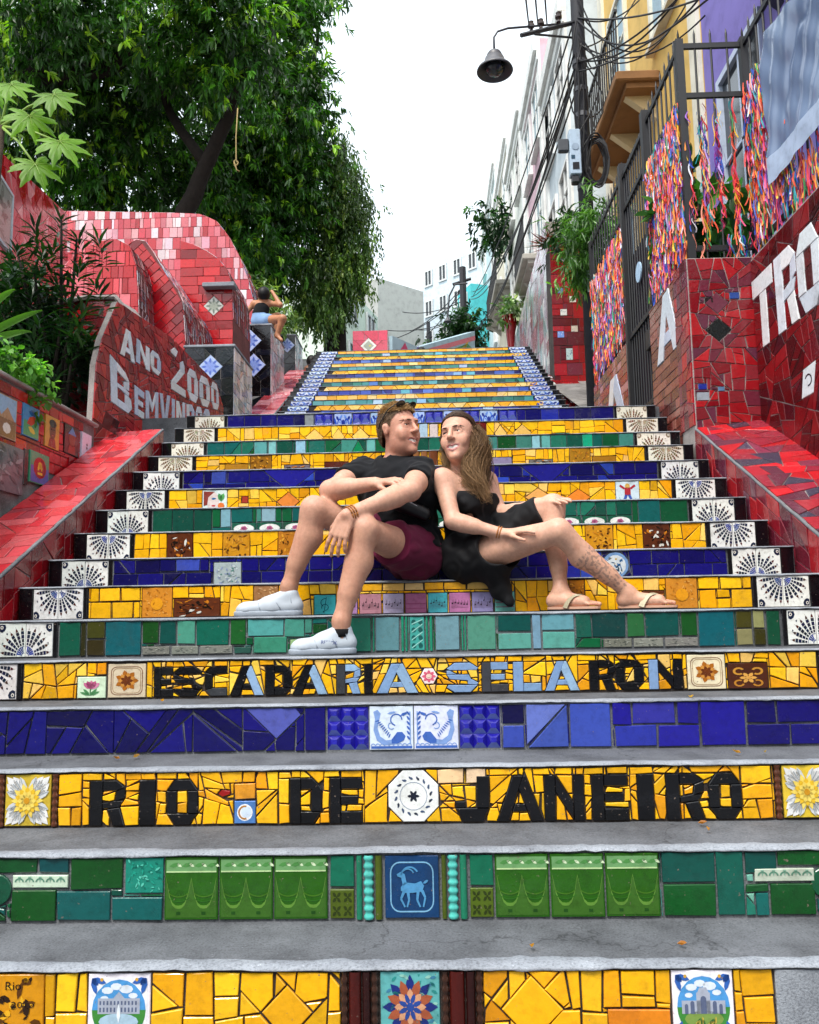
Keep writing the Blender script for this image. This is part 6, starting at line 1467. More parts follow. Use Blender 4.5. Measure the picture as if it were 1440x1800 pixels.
for i in range(5):
    e = PX(1250+30*i, rng.uniform(-150, 20), 2.9); cable(PY(1016, rng.uniform(30, 130), Yo-0.09), e, rng.uniform(0.15, 0.5), 0.011, 'black cable going from the near pole overhead above the banner', CG)
for i in range(3): cable(PY(930+16*i, 44, Yo-0.15), PY(905+20*i, -200, 3.5), 0.05, 0.01, 'thin cable leading from the crossarm insulators over the stairs', CG)
for i in range(6):
    cable(PY(680+14*i, 540+rng.uniform(-20, 60), 30), PY(818, 500+rng.uniform(-10, 60), 26), 0.2, 0.016, 'faint far cable before the white apartment block', 'far cables')
for i in range(9):   # loose vertical runs along the pole
    y0, y1 = rng.uniform(-20, 160), rng.uniform(200, 400); x = 1020+rng.uniform(-28, 46)
    P = [PY(1020+rng.uniform(-10, 12)*(k in (0, 5)) + (x-1020)*math.sin(math.pi*k/5), y0+(y1-y0)*k/5, Yo-0.13) for k in range(6)]
    MB().tube(P, 0.010, 5).build('overhead_cable', 'rubber', tags=dict(label='loose black cable hanging down along the utility pole', cat='cable', group='loose cables on the pole'))
for i in range(6):   # coil
    c = PY(1048, 285, Yo-0.1); r0 = 0.13+0.012*i
    P = [c+np.array([r0*0.8*math.cos(t)+rng.gauss(0, 0.004), 0.02*math.sin(3*t+i)-0.01*i, r0*1.9*math.sin(t)]) for t in np.linspace(0, 6.283, 22)]
    MB().tube(P, 0.011, 5).build('cable_coil', 'rubber', tags=dict(label='coil of black cable hung beside the meter box on the pole', cat='cable', group='cable coils on the pole'))

# houses across the street, facing the stairs
for i, (x0, x1, zt, c, lb) in enumerate(((-16, -5.5, 9.0, '#8a7c6c', 'tan house across the street facing the foot of the stairs'), (-5.4, 5.4, 8.0, '#7c8078', 'grey-green shop house across the street facing the foot of the stairs'), (5.5, 16, 9.5, '#8c6c5c', 'brick red house across the street facing the foot of the stairs'))):
    o = empty('town_house', ((x0+x1)/2, -9.5, 0), lb, 'house', 'houses across the street')
    MB().box((x0, -16, 0.0), (x1, -9.5, zt)).build('wall', 'stucco', o, color=hx(c)); fr = Frame((x0, -9.5, 0), (1, 0, 0), (0, 0, 1), (0, 1, 0))
    for r in range(2):
        for k in range(3): u = (x1-x0)*(k+0.5)/3; window(o, fr, u-0.6, u+0.6, 1.0+r*3.4, 3.0+r*3.4)
    MB().box((x0-0.1, -16, zt+0.002), (x1+0.1, -9.2, zt+0.25)).build('roof', 'roof_tile', o)

# ------------------------------------------------------------------ vegetation
def leafmat(name, rough=0.38, trans=0.35, src='attr'):
    m, t, b = _mat(name)
    c = _n(t, 'ShaderNodeAttribute', attribute_name='Col').outputs['Color']
    n1 = _noise(t, 3.0, 3, 0.6); r1 = _ramp(t, n1.outputs[0], [(0.3, (0.7, 0.75, 0.7)), (0.7, (1.25, 1.2, 1.0))]); c = _mul(t, c, r1.outputs[0])
    t.links.new(c, b.inputs['Base Color']); b.inputs['Roughness'].default_value = rough; b.inputs['Specular IOR Level'].default_value = 0.5
    tr = _n(t, 'ShaderNodeBsdfTranslucent'); c2 = _mul(t, c, (1.5, 1.7, 0.5)); t.links.new(c2, tr.inputs['Color'])
    mx = _n(t, 'ShaderNodeMixShader'); mx.inputs[0].default_value = trans
    t.links.new(b.outputs[0], mx.inputs[1]); t.links.new(tr.outputs[0], mx.inputs[2]); t.links.new(mx.outputs[0], t.nodes['Material Output'].inputs['Surface'])
leafmat('leaf', 0.36, 0.27); leafmat('leaf_soft', 0.5, 0.45)
plain('bark', hx('#4c4038'), 0.9, 12, 0.45, 0.8, 0.02, 0.2)
plain('bark_dark', hx('#241f1c'), 0.9, 12, 0.45, 0.8, 0.02, 0.2)
NR = np.random.default_rng(11)
def unit(v): return v/(np.linalg.norm(v, axis=-1, keepdims=True)+1e-9)
def leaves(base, d, L, W, roll, cols, curl=0.18):
    """blades: base points, directions, lengths, widths -> verts, tris, face colours"""
    n = len(base); up = np.tile([0, 0, 1.0], (n, 1)); side = np.cross(d, up); bad = np.linalg.norm(side, axis=1) < 0.05; side[bad] = [1, 0, 0]; side = unit(side); nor = np.cross(side, d)
    c, s = np.cos(roll)[:, None], np.sin(roll)[:, None]; sd = side*c+nor*s; nr = nor*c-side*s
    L = L[:, None]; W = W[:, None]
    b = base; m1 = base+d*L*0.33; m2 = base+d*L*0.68-nr*L*curl*0.45; tip = base+d*L-nr*L*curl
    V = np.stack([b, m1+sd*W*0.5+nr*W*0.12, m1-nr*W*0.05, m1-sd*W*0.5+nr*W*0.12, m2+sd*W*0.42+nr*W*0.1, m2-nr*W*0.05, m2-sd*W*0.42+nr*W*0.1, tip], axis=1).reshape(-1, 3)
    tri = np.array([[0, 1, 2], [0, 2, 3], [1, 4, 5], [1, 5, 2], [2, 5, 6], [2, 6, 3], [4, 7, 5], [5, 7, 6]])
    Fc = (np.arange(n)[:, None, None]*8+tri[None]).reshape(-1, 3)
    return V, Fc, np.repeat(cols, 8, axis=0)
def crown(ells, ntwig, nleaf, L, W, pal, droop, clump=0.42, nclump=26, seed=1, hang=False, spread=0.9):
    g = np.random.default_rng(seed); C = []; wts = np.array([e[2]*e[3]*e[4]**2 for e in ells], float); wts /= wts.sum()
    for e, wv in zip(ells, wts):
        px, py, rx, ry, Y, dep = e; c = PY(px, py, Y); k = Y/F_PX; r = np.array([rx*k, dep, ry*k]); nc = max(4, int(nclump*len(ells)*wv))
        q = unit(g.normal(size=(nc, 3)))*(g.uniform(0.35, 1.0, (nc, 1))**0.45); cc = c+q*r
        nt_ = max(10, int(ntwig*wv)); pick = g.integers(0, nc, nt_); C.append((cc[pick]+g.normal(size=(nt_, 3))*clump*g.uniform(0.4, 1.0, (nt_, 1)), np.tile(c, (nt_, 1)), pick+1000*len(C)))
    P = np.concatenate([a for a, _, _ in C]); O = np.concatenate([b for _, b, _ in C]); cid = np.concatenate([k for _, _, k in C]); n = len(P)
    tw = unit(unit(P-O)*0.8+g.normal(size=(n, 3))*0.5+np.array([0, 0, -droop]))
    B = np.repeat(P, nleaf, axis=0); T = np.repeat(tw, nleaf, axis=0); t = np.tile(np.linspace(0, 1, nleaf), n)[:, None]
    B = B+T*t*0.16*(L/0.2)+g.normal(size=B.shape)*0.012
    if hang: B = B+np.array([0, 0, -1.0])*t*hang
    d = unit(T*0.55+g.normal(size=B.shape)*spread*0.55+np.array([0, 0, -droop*0.8]))
    Ls = L*g.uniform(0.65, 1.2, len(B)); Ws = W*g.uniform(0.75, 1.2, len(B))
    cl = np.array(pal)[g.choice(len(pal), n, p=np.array([4, 4, 2, 1.0][:len(pal)])/sum([4, 4, 2, 1.0][:len(pal)]))]
    cl = cl*(0.55+0.95*((np.sin(cid*12.9898)*43758.5453) % 1.0))[:, None]; cl = np.repeat(cl, nleaf, axis=0)*g.uniform(0.8, 1.2, (len(B), 1))
    return leaves(B, d, Ls, Ws, g.uniform(-0.9, 0.9, len(B)), cl)
MANGO = [hx('#24481a'), hx('#305e20'), hx('#4c8424'), hx('#8cb834')]
DARKG = [hx('#163420'), hx('#1c3e20'), hx('#285024'), hx('#3c6a2a')]
OLIVE = [hx('#3a5a2a'), hx('#4c6c30'), hx('#5c7c38'), hx('#7c9440')]
def tree(name, label, ells, trunks, ntwig, nleaf, L, W, pal, droop, seed, bark='bark', group='big trees left of the stairs', **kw):
    b = trunks[0][0][0]
    o = empty(name, tuple(b), label, 'tree', group)
    for pts, r in trunks:
        P = [np.array(p) for p in pts]; Q = [P[0]]; R_ = [r[0]]; g = random.Random(seed)
        for i in range(len(P)-1):
            for t in (0.33, 0.66, 1.0): Q.append(P[i]+(P[i+1]-P[i])*t+np.array([g.gauss(0, 0.02), g.gauss(0, 0.02), 0])*(t < 1)); R_.append(r[i]+(r[i+1]-r[i])*t)
        MB().tube(Q, R_, 10).build('trunk' if r is trunks[0][1] else 'limb', bark, o, smooth=True)
    V, Fc, Cc = crown(ells, ntwig, nleaf, L, W, pal, droop, seed=seed, **kw)
    mesh('crown', V, Fc, 'leaf', o, fcol=Cc); return o
K1 = 1.22
tree('mango_tree', 'big dark mango tree whose crown overhangs the red walls tinted rose for glare', [(230, 40, 220, 120, 14.0, 1.5), (40, 60, 180, 150, 13.6, 1.5), (385, 60, 72, 105, 13.6, 1.0), (335, 120, 90, 85, 14.0, 1.2), (120, 240, 190, 110, 15.8, 1.0), (270, 290, 140, 76, 16.2, 1.0), (410, 10, 50, 70, 13.8, 0.8), (150, 130, 250, 150, 16.8, 0.9), (150, -190, 330, 120, 13.4, 2.2), (130, 345, 150, 34, 16.6, 0.8), (250, 350, 90, 26, 16.8, 0.6)],
     [([PY(312, 400, 14.8)+(0, 0, -1.0), PY(325, 372, 14.8), PY(362, 290, 14.7), PY(400, 210, 14.5), PY(440, 110, 14.2)], [0.20, 0.18, 0.145, 0.12, 0.06]), ([PY(-160, 150, 14.2), PY(-40, 125, 14.2), PY(90, 128, 14.2), PY(190, 118, 14.3), PY(300, 60, 14.4)], [0.29, 0.27, 0.24, 0.18, 0.06]), ([PY(362, 290, 14.7), PY(300, 200, 15.0), PY(250, 100, 14.8)], [0.11, 0.085, 0.05])],
     9000, 9, 0.205, 0.047, MANGO, 0.5, 3, bark='bark_dark', clump=0.40, nclump=20)
tree('mango_tree', 'taller mango tree with a long drooping crown standing behind the overhanging one', [(480, 50, 78, 80, 18.0, 1.1), (545, 0, 46, 30, 18.0, 0.6), (462, 195, 90, 105, 17.6, 1.3), (520, 190, 50, 85, 18.2, 1.0), (440, 340, 84, 95, 18.0, 1.2), (505, 330, 46, 90, 18.4, 1.0), (430, 450, 60, 52, 17.8, 0.9), (490, 440, 46, 60, 18.6, 0.9), (370, 330, 60, 70, 18.8, 0.9)],
     [([PY(470, 640, 18.6)+(0, 0, -1), PY(475, 540, 18.6), PY(490, 380, 18.4), PY(500, 200, 18.2), PY(520, 60, 18.0)], [0.28, 0.25, 0.2, 0.15, 0.07]), ([PY(490, 380, 18.4), PY(450, 300, 18.2), PY(430, 220, 18.0)], [0.12, 0.09, 0.05]), ([PY(500, 200, 18.2), PY(545, 140, 18.2), PY(560, 60, 18.2)], [0.1, 0.07, 0.03])],
     6800, 9, 0.195, 0.045, MANGO, 0.55, 4, bark='bark_dark', clump=0.42, nclump=19)
tree('vine_tree', 'slender tree curtained with hanging vines beside the head of the stairs', [(600, 275, 28, 46, 19, 0.6), (608, 360, 32, 70, 19, 0.6), (616, 432, 30, 58, 19, 0.6), (575, 425, 42, 80, 19.4, 0.6), (575, 490, 52, 38, 19.0, 0.7), (548, 525, 34, 34, 18.8, 0.5), (578, 535, 26, 40, 18.8, 0.5), (618, 485, 20, 34, 19.0, 0.5)],
     [([PY(590, 660, 19.4)+(0, 0, -1), PY(588, 560, 19.4), PY(585, 450, 19.4), PY(592, 330, 19.3), PY(605, 250, 19.2)], [0.3, 0.28, 0.24, 0.17, 0.06]), ([PY(585, 450, 19.4), PY(560, 380, 19.4), PY(548, 290, 19.4)], [0.13, 0.08, 0.04])],
     3400, 10, 0.12, 0.038, OLIVE, 0.9, 5, bark='bark_dark', clump=0.28, nclump=20, hang=0.24)
def shrub(name, label, ells, ntwig, nleaf, L, W, pal, droop, seed, stem=None, mat='leaf', group=None, cat='shrub', **kw):
    c = PY(*ells[0][:2], ells[0][4]); o = empty(name, tuple(c), label, cat, group)
    V, Fc, Cc = crown(ells, ntwig, nleaf, L, W, pal, droop, seed=seed, **kw); mesh('foliage', V, Fc, mat, o, fcol=Cc)
    if stem: MB().tube([np.array(p) for p in stem[0]], stem[1], 7).build('stem', 'bark_dark', o, smooth=True)
    return o
# dark shrub with whorled narrow leaves at the left
o = empty('leafy_shrub', tuple(PY(80, 700, 5.95)), 'dark green shrub with whorls of narrow pointed leaves above the low wall', 'shrub')
g = np.random.default_rng(21); Bs, Ds, Lc, Cs = [], [], [], []
wh = [(108, 386), (172, 420), (60, 400), (30, 440), (95, 440), (140, 470), (60, 480), (20, 500), (110, 520), (150, 540), (70, 560), (30, 580), (120, 580), (85, 620), (40, 640), (125, 640), (10, 620), (165, 500), (0, 540), (55, 520), (100, 660), (135, 420), (75, 445), (20, 470), (128, 620), (60, 600), (150, 590)]
for i, (px, py) in enumerate(wh):
    Y = 5.95+g.uniform(-0.18, 0.25); c = PY(px, py, Y); ax = unit(np.array([g.normal(0, 0.35), -0.2+g.normal(0, 0.3), 1.0])); nl = 26
    for k in range(nl):
        th = k*2.4; t = k/nl; a = np.cross(ax, [1, 0.1, 0]); a = unit(a); b = np.cross(ax, a); rad = a*math.cos(th)+b*math.sin(th)
        Bs.append(c-ax*0.22*(1-t)); Ds.append(unit(rad*(0.95-0.45*t)+ax*(0.1+0.75*t)+np.array([0, 0, -0.12]))); Lc.append(g.uniform(0.11, 0.19)); Cs.append(np.array(DARKG[g.integers(0, 3)])*g.uniform(0.5, 0.95))
Bs, Ds, Lc, Cs = map(np.array, (Bs, Ds, Lc, Cs)); V, Fc, Cc = leaves(Bs, Ds, Lc, np.full(len(Bs), 0.026), g.uniform(-0.4, 0.4, len(Bs)), Cs); mesh('foliage', V, Fc, 'leaf', o, fcol=Cc)
for i, (px, py) in enumerate(wh[::3]):
    c = PY(px, py, 6.0); MB().tube([PY(75+0.2*(px-75), 740, 6.05), (c+PY(75, 740, 6.05))/2+(0.05, 0.05, -0.05), c], [0.022, 0.016, 0.008], 6).build('stem', 'bark_dark', o, smooth=True)
shrub('leafy_shrub', 'low dark undergrowth at the foot of the whorled shrub', [(60, 640, 80, 70, 6.2, 0.25), (40, 560, 70, 90, 6.3, 0.2)], 420, 9, 0.13, 0.03, DARKG[:3], 0.3, 22, clump=0.12)
# papaya
def lobed_leaf(parent, c, ax_u, ax_v, s, col, seed):
    g = random.Random(seed); U, Vv = unit(np.array(ax_u, float)), unit(np.array(ax_v, float)); N = np.cross(U, Vv); pts = []
    lobes = 7; n = 126
    for i in range(n):
        a = -2.75+5.5*i/(n-1); ph = (a+2.75)/5.5*lobes; k = abs(((ph) % 1.0)-0.5)*2; lob = 0.42+0.58*(1-k)**0.75; tooth = 1+0.10*math.sin(ph*2*math.pi*3.2)*(1-k); big = 0.72+0.28*math.cos(a*0.55)
        pts.append((s*lob*tooth*big*math.sin(a), s*lob*tooth*big*math.cos(a)))
    V = [np.array(c)]; Fc = []
    for x, y in pts:
        r = math.hypot(x, y)/s; V.append(np.array(c)+U*x+Vv*y*1.05+N*(-0.22*s*r*r+0.05*s*math.sin(math.atan2(x, y)*7)*r))
    # inner ring for curvature
    m = len(V)
    for x, y in pts:
        x, y = x*0.5, y*0.5; r = math.hypot(x, y)/s; V.append(np.array(c)+U*x+Vv*y*1.05+N*(-0.10*s*r*r+0.04*s))
    for i in range(n-1): Fc += [(m+i, m+i+1, 0), (1+i, 2+i, m+i+1, m+i)]
    lf = mesh('leaf_blade', V, Fc, 'leaf_soft', parent, fcol=[col]*len(Fc), smooth=True)
    mb = MB()
    for k in range(lobes):
        a = -2.75+5.5*(k+0.5)/lobes; big = 0.72+0.28*math.cos(a*0.55)
        P = [np.array(c)+U*math.sin(a)*s*big*r+Vv*math.cos(a)*s*big*r*1.05+N*(-0.22*s*(big*r)**2+0.012) for r in (0.02, 0.3, 0.6, 0.9)]
        mb.tube(P, [0.0026, 0.002, 0.0013, 0.0008], 4)
    mb.build('vein', 'leaf_vein', lf)
plain('leaf_vein', hx('#7c9a3c'), 0.5, 20, 0.1)
o = empty('papaya_plant', tuple(PY(0, 520, 5.6)), 'papaya plant with bright yellow-green lobed leaves at the top of the low wall', 'plant')
hub = PY(2, 222, 5.6)
MB().tube([PY(-30, 560, 5.7), PY(-16, 380, 5.65), hub], [0.05, 0.045, 0.03], 9).build('stem', 'bark', o, smooth=True)
for i, (px, py, tx, ty, s, Y) in enumerate(((95, 168, 150, 205, 0.21, 5.45), (52, 205, 70, 262, 0.22, 5.5), (105, 250, 170, 315, 0.22, 5.4), (62, 290, 92, 350, 0.21, 5.35), (20, 150, 62, 178, 0.20, 5.6), (-10, 160, 10, 190, 0.18, 5.7))):
    c = PY(px, py, Y); tip = PY(tx, ty, Y-0.10); v = unit(tip-c); u = unit(np.cross(v, unit(EYE-c)+np.array([0, 0, 0.8]))); lobed_leaf(o, c, u, v, s, np.array(hx('#639408'))*(0.85+0.1*(i % 3)), i)
    MB().tube([hub, (hub+c)/2+(0, 0, 0.03), c], [0.011, 0.009, 0.007], 6).build('petiole', 'leaf_vein', o, smooth=True)
# strap leaves and creeper on the low wall
o = empty('strap_plant', tuple(PY(-20, 640, 5.0)), 'plant with long fleshy strap leaves poking in beside the shrub', 'plant')
for a, b, c in (((-40, 600), (20, 560), (74, 545)), ((-40, 610), (10, 583), (54, 582)), ((-40, 560), (0, 520), (26, 508)), ((-30, 650), (45, 640), (72, 668))):
    P = [PY(*q, 5.0) for q in (a, b, c)]; Q = [(1-t)**2*P[0]+2*t*(1-t)*P[1]+t*t*P[2] for t in np.linspace(0, 1, 9)]; V = []; Fc = []
    for i, q in enumerate(Q):
        d = unit(Q[min(i+1, 8)]-Q[max(i-1, 0)]); s_ = unit(np.cross(d, unit(EYE-q))); wd = 0.022*(1-(i/8)**4)+0.002; V += [q-s_*wd, q+np.array([0, 0.012, -0.004]), q+s_*wd]
    for i in range(8): Fc += [(3*i, 3*i+1, 3*i+4, 3*i+3), (3*i+1, 3*i+2, 3*i+5, 3*i+4)]
    mesh('leaf_blade', V, Fc, 'leaf_soft', o, fcol=[hx('#4c7a2c')]*len(Fc), smooth=True)
shrub('creeper', 'small-leaved light green creeper spilling over the low wall coping', [(20, 650, 45, 22, 4.75, 0.12), (55, 672, 32, 18, 4.95, 0.10), (0, 640, 30, 25, 4.6, 0.1), (45, 700, 18, 22, 4.85, 0.05)], 150, 7, 0.055, 0.028, [hx('#4c8434'), hx('#6a9c4c'), hx('#386c2c')], 0.5, 31, mat='leaf_soft', clump=0.05, cat='plant')
# rope swinging from the limb
P = [PY(418, 190, 13.2), PY(415, 240, 13.2), PY(415, 283, 13.2)]; k = P[-1]
kn = [k+np.array([0.035*math.cos(t), 0.02*math.sin(2*t), 0.05*math.sin(t)-0.04]) for t in np.linspace(0, 6.28*1.4, 16)]
MB().tube(P+kn+[k+(0.01, 0, -0.16), k+(0.06, 0, -0.19)], 0.011, 6).build('rope', 'paint', color=hx('#9a8658'), smooth=True, tags=dict(label='knotted tan rope hanging from the mango tree', cat='rope'))
# plants on the right
shrub('potted_foliage', 'big-leaved green plant behind the fence bars above the pier', [(1240, 370, 45, 60, 6.5, 0.2), (1215, 410, 30, 30, 6.5, 0.2)], 60, 6, 0.17, 0.10, [hx('#3c7a34'), hx('#2a5c28'), hx('#5a9a4c')], 0.3, 41, cat='plant', clump=0.15)
shrub('fern', 'feathery green fern spilling over behind the far end of the fence', [(1050, 390, 26, 32, 9.6, 0.25), (1030, 440, 20, 40, 9.7, 0.2), (1018, 470, 14, 30, 9.9, 0.15)], 240, 9, 0.16, 0.022, [hx('#4c7a34'), hx('#5c8c40'), hx('#39602c')], 0.6, 42, cat='plant', clump=0.15)
shrub('fern', 'loose green bush growing beside the utility pole on the far side', [(1000, 420, 14, 30, 11.0, 0.25), (1008, 400, 18, 20, 11.0, 0.2)], 120, 8, 0.12, 0.03, DARKG, 0.5, 47, cat='plant', clump=0.12)
o = empty('bromeliad', tuple(PY(985, 425, 13.8)), 'red spiky bromeliads in a planter on top of the red pillar', 'plant')
g = np.random.default_rng(44); n = 150; B = np.array([PY(960+40*g.random(), 434, 13.8+0.2*g.random()) for _ in range(n)]); D_ = unit(np.stack([g.normal(-0.35, 0.8, n), g.normal(-0.2, 0.4, n), np.abs(g.normal(0.5, 0.4, n))], 1))
V, Fc, Cc = leaves(B, D_, g.uniform(0.25, 0.5, n), np.full(n, 0.022), g.uniform(-1, 1, n), np.array([hx('#8c2c2c'), hx('#6a3430'), hx('#3c4424'), hx('#a83c34')])[g.integers(0, 4, n)]); mesh('foliage', V, Fc, 'leaf', o, fcol=Cc)
shrub('wall_shrub', 'airy shrub rooted high on the house fronts uphill', [(870, 390, 22, 30, 24, 0.5), (885, 420, 14, 20, 24, 0.4), (858, 400, 12, 16, 24, 0.3)], 170, 7, 0.22, 0.07, DARKG, 0.4, 45, clump=0.30, cat='plant')
o = shrub('potted_plant', 'white-green potted plant on a tall red stand by the pale side wall', [(897, 545, 14, 14, 20, 0.25)], 50, 8, 0.20, 0.06, [hx('#8ca884'), hx('#5c8450'), hx('#c8d4c0')], 0.2, 46, clump=0.14, cat='plant')
c = PY(897, 560, 20); MB().lathe((c[0], c[1], c[2]-1.6), [(0.14, 0), (0.10, 0.2), (0.08, 0.8), (0.12, 1.25), (0.22, 1.65), (0.2, 1.65), (0.001, 1.5)], 14).build('pot', 'glaze_wall', o, color=RED[1], smooth=True)
tree('street_tree', 'small dark green tree in front of the turquoise house at the head of the street', [(808, 590, 20, 22, 25.0, 0.7), (792, 604, 14, 14, 25.0, 0.5), (820, 575, 12, 16, 25.2, 0.5)], [([PY(806, 640, 25), PY(806, 610, 25), PY(808, 585, 25)], [0.1, 0.08, 0.04])], 500, 8, 0.20, 0.06, DARKG, 0.4, 48, group='trees at the head of the street', clump=0.28)
# low scrub left of the upper flight
shrub('garden_scrub', 'pale scrubby plants behind the black blocks', [(470, 560, 26, 24, 14.0, 0.3), (510, 575, 20, 20, 15, 0.3), (455, 520, 16, 20, 14, 0.3)], 200, 7, 0.13, 0.04, [hx('#5a7a44'), hx('#7a9450'), hx('#44622f')], 0.3, 49, clump=0.15, cat='plant')
# fallen leaves on the treads
g = random.Random(9); fl = [(205, 1333, 3), (240, 1330, 3), (168, 1612, 1), (1295, 1322, 3), (1345, 1322, 3), (1235, 1447, 2), (1245, 1458, 2), (935, 1664, 1), (1199, 1660, 1), (285, 1232, 4), (1215, 1225, 4), (868, 1140, 5), (305, 1145, 5)]
for i, (px, py, k) in enumerate(fl):
    zt = ST[k-1] if k > 0 else 0
    c = PZ(px, py, zt+0.006); a = g.uniform(0, 6.28); L = g.uniform(0.022, 0.036); V = []; Fc = []
    d = np.array([math.cos(a), math.sin(a), 0]); s_ = np.array([-d[1], d[0], 0])
    V = [c-d*L/2, c-d*L*0.15+s_*L*0.22+(0, 0, 0.007), c-(0, 0, 0.002), c-d*L*0.15-s_*L*0.22+(0, 0, 0.006), c+d*L*0.25+s_*L*0.16+(0, 0, 0.008), c+d*L*0.25-s_*L*0.16+(0, 0, 0.004), c+d*L/2+(0, 0, 0.006)]
    Fc = [(0, 1, 2), (0, 2, 3), (1, 4, 2), (2, 5, 3), (2, 4, 6), (2, 6, 5)]
    mesh('fallen_leaf', V, Fc, 'leaf_soft', fcol=[hx(g.choice(['#c98a2c', '#b8742c', '#a87a3c', '#d0a040']))]*6, tags=dict(label='dry ochre fallen leaf lying on a concrete tread', cat='leaf', group='dry leaves on the treads'))

# ------------------------------------------------------------------ people: one continuous surface from blended volumes
class Vol:
    def __init__(s, lo, hi, h):
        s.h = h; s.o = np.array(lo, float); s.n = np.ceil((np.array(hi)-s.o)/h).astype(int)+1; s.D = np.full(s.n, 0.06, np.float32)
    def _sub(s, lo, hi):
        a = np.clip(np.floor((lo-s.o)/s.h).astype(int), 0, s.n); b = np.clip(np.ceil((hi-s.o)/s.h).astype(int)+1, 0, s.n)
        if (b <= a).any(): return None
        g = [s.o[i]+s.h*np.arange(a[i], b[i]) for i in range(3)]
        X, Y, Z = np.meshgrid(*g, indexing='ij', copy=False); return tuple(slice(a[i], b[i]) for i in range(3)), X, Y, Z
    def _mix(s, sl, d, k, op):
        D = s.D[sl].astype(np.float64)
        if op == 'add':
            h = np.maximum(k-np.abs(D-d), 0)/max(k, 1e-9); r = np.minimum(D, d)-h*h*k*0.25
        elif op == 'sub':
            h = np.maximum(k-np.abs(D+d), 0)/max(k, 1e-9); r = np.maximum(D, -d)+h*h*k*0.25
        else:
            r = np.maximum(D, d)
        s.D[sl] = np.minimum(r, 0.06)
    def cone(s, a, b, ra, rb, k=0.02, op='add'):
        a, b = np.asarray(a, float), np.asarray(b, float); R = max(ra, rb)+0.05+k; q = s._sub(np.minimum(a, b)-R, np.maximum(a, b)+R)
        if q is None: return s
        sl, X, Y, Z = q; ab = b-a; L2 = ab@ab+1e-12; t = np.clip(((X-a[0])*ab[0]+(Y-a[1])*ab[1]+(Z-a[2])*ab[2])/L2, 0, 1)
        d = np.sqrt((X-a[0]-ab[0]*t)**2+(Y-a[1]-ab[1]*t)**2+(Z-a[2]-ab[2]*t)**2)-(ra+(rb-ra)*t); s._mix(sl, d, k, op); return s
    def ell(s, c, r, k=0.02, op='add', M=None):
        c = np.asarray(c, float); r = np.asarray(r, float); R = r.max()+0.05+k; q = s._sub(c-R, c+R)
        if q is None: return s
        sl, X, Y, Z = q; x, y, z = X-c[0], Y-c[1], Z-c[2]
        if M is not None:     # columns of M: local axes
            x, y, z = (M[0, i]*x+M[1, i]*y+M[2, i]*z for i in range(3)) if False else (x*M[0][0]+y*M[1][0]+z*M[2][0], x*M[0][1]+y*M[1][1]+z*M[2][1], x*M[0][2]+y*M[1][2]+z*M[2][2])
        k0 = np.sqrt((x/r[0])**2+(y/r[1])**2+(z/r[2])**2); k1 = np.sqrt((x/r[0]**2)**2+(y/r[1]**2)**2+(z/r[2]**2)**2)+1e-9
        s._mix(sl, k0*(k0-1)/k1, k, op); return s
    def cyl(s, a, b, r, k=0.004, op='sub'):
        a, b = np.asarray(a, float), np.asarray(b, float); R = r+0.06; q = s._sub(np.minimum(a, b)-R, np.maximum(a, b)+R)
        if q is None: return s
        sl, X, Y, Z = q; L = np.linalg.norm(b-a); u = (b-a)/L; t = (X-a[0])*u[0]+(Y-a[1])*u[1]+(Z-a[2])*u[2]; rad = np.sqrt(np.maximum((X-a[0])**2+(Y-a[1])**2+(Z-a[2])**2-t*t, 0)); s._mix(sl, np.maximum(rad-r, np.maximum(-t, t-L)), k, op); return s
    def cut(s, p, n):
        """keep the side the normal points away from"""
        p, n = np.asarray(p, float), unit(np.asarray(n, float)); g = [s.o[i]+s.h*np.arange(s.n[i]) for i in range(3)]
        d = (g[0]-p[0])[:, None, None]*n[0]+(g[1]-p[1])[None, :, None]*n[1]+(g[2]-p[2])[None, None, :]*n[2]
        s.D = np.maximum(s.D, d.astype(np.float32)); return s
    def folds(s, amp, fx, fy, fz, ph=0.0):
        g = [s.o[i]+s.h*np.arange(s.n[i]) for i in range(3)]
        A = np.sin(g[0]*fx+ph)[:, None, None]+np.sin(g[1]*fy+1.3*ph)[None, :, None]; B = np.sin(g[2]*fz+ph)[None, None, :]
        m = np.abs(s.D) < 0.03; w_ = np.sin((A+B)*2.2)*amp; s.D[m] += w_[m].astype(np.float32); return s
    def net(s):
        D = s.D; S = D < 0; c = [S[i:S.shape[0]-1+i, j:S.shape[1]-1+j, k:S.shape[2]-1+k] for i in (0, 1) for j in (0, 1) for k in (0, 1)]
        al = c[0].copy(); an = c[0].copy()
        for x in c[1:]: al &= x; an |= x
        act = an & ~al; idx = np.argwhere(act); cid = np.full(act.shape, -1, np.int32); cid[tuple(idx.T)] = np.arange(len(idx))
        pos = np.zeros((len(idx), 3)); cnt = np.zeros(len(idx)); cor = {}
        for i in (0, 1):
            for j in (0, 1):
                for k in (0, 1): cor[(i, j, k)] = D[idx[:, 0]+i, idx[:, 1]+j, idx[:, 2]+k].astype(np.float64)
        for a in cor:
            for ax in range(3):
                if a[ax] == 0:
                    b = list(a); b[ax] = 1; b = tuple(b); d0, d1 = cor[a], cor[b]; m = (d0 < 0) != (d1 < 0); t = np.where(m, d0/np.where(m, d0-d1, 1), 0)
                    p = np.tile(np.array(a, float), (len(idx), 1)); p[:, ax] = t; pos[m] += p[m]; cnt[m] += 1
        V = s.o+s.h*(idx+pos/cnt[:, None]); Fs = []
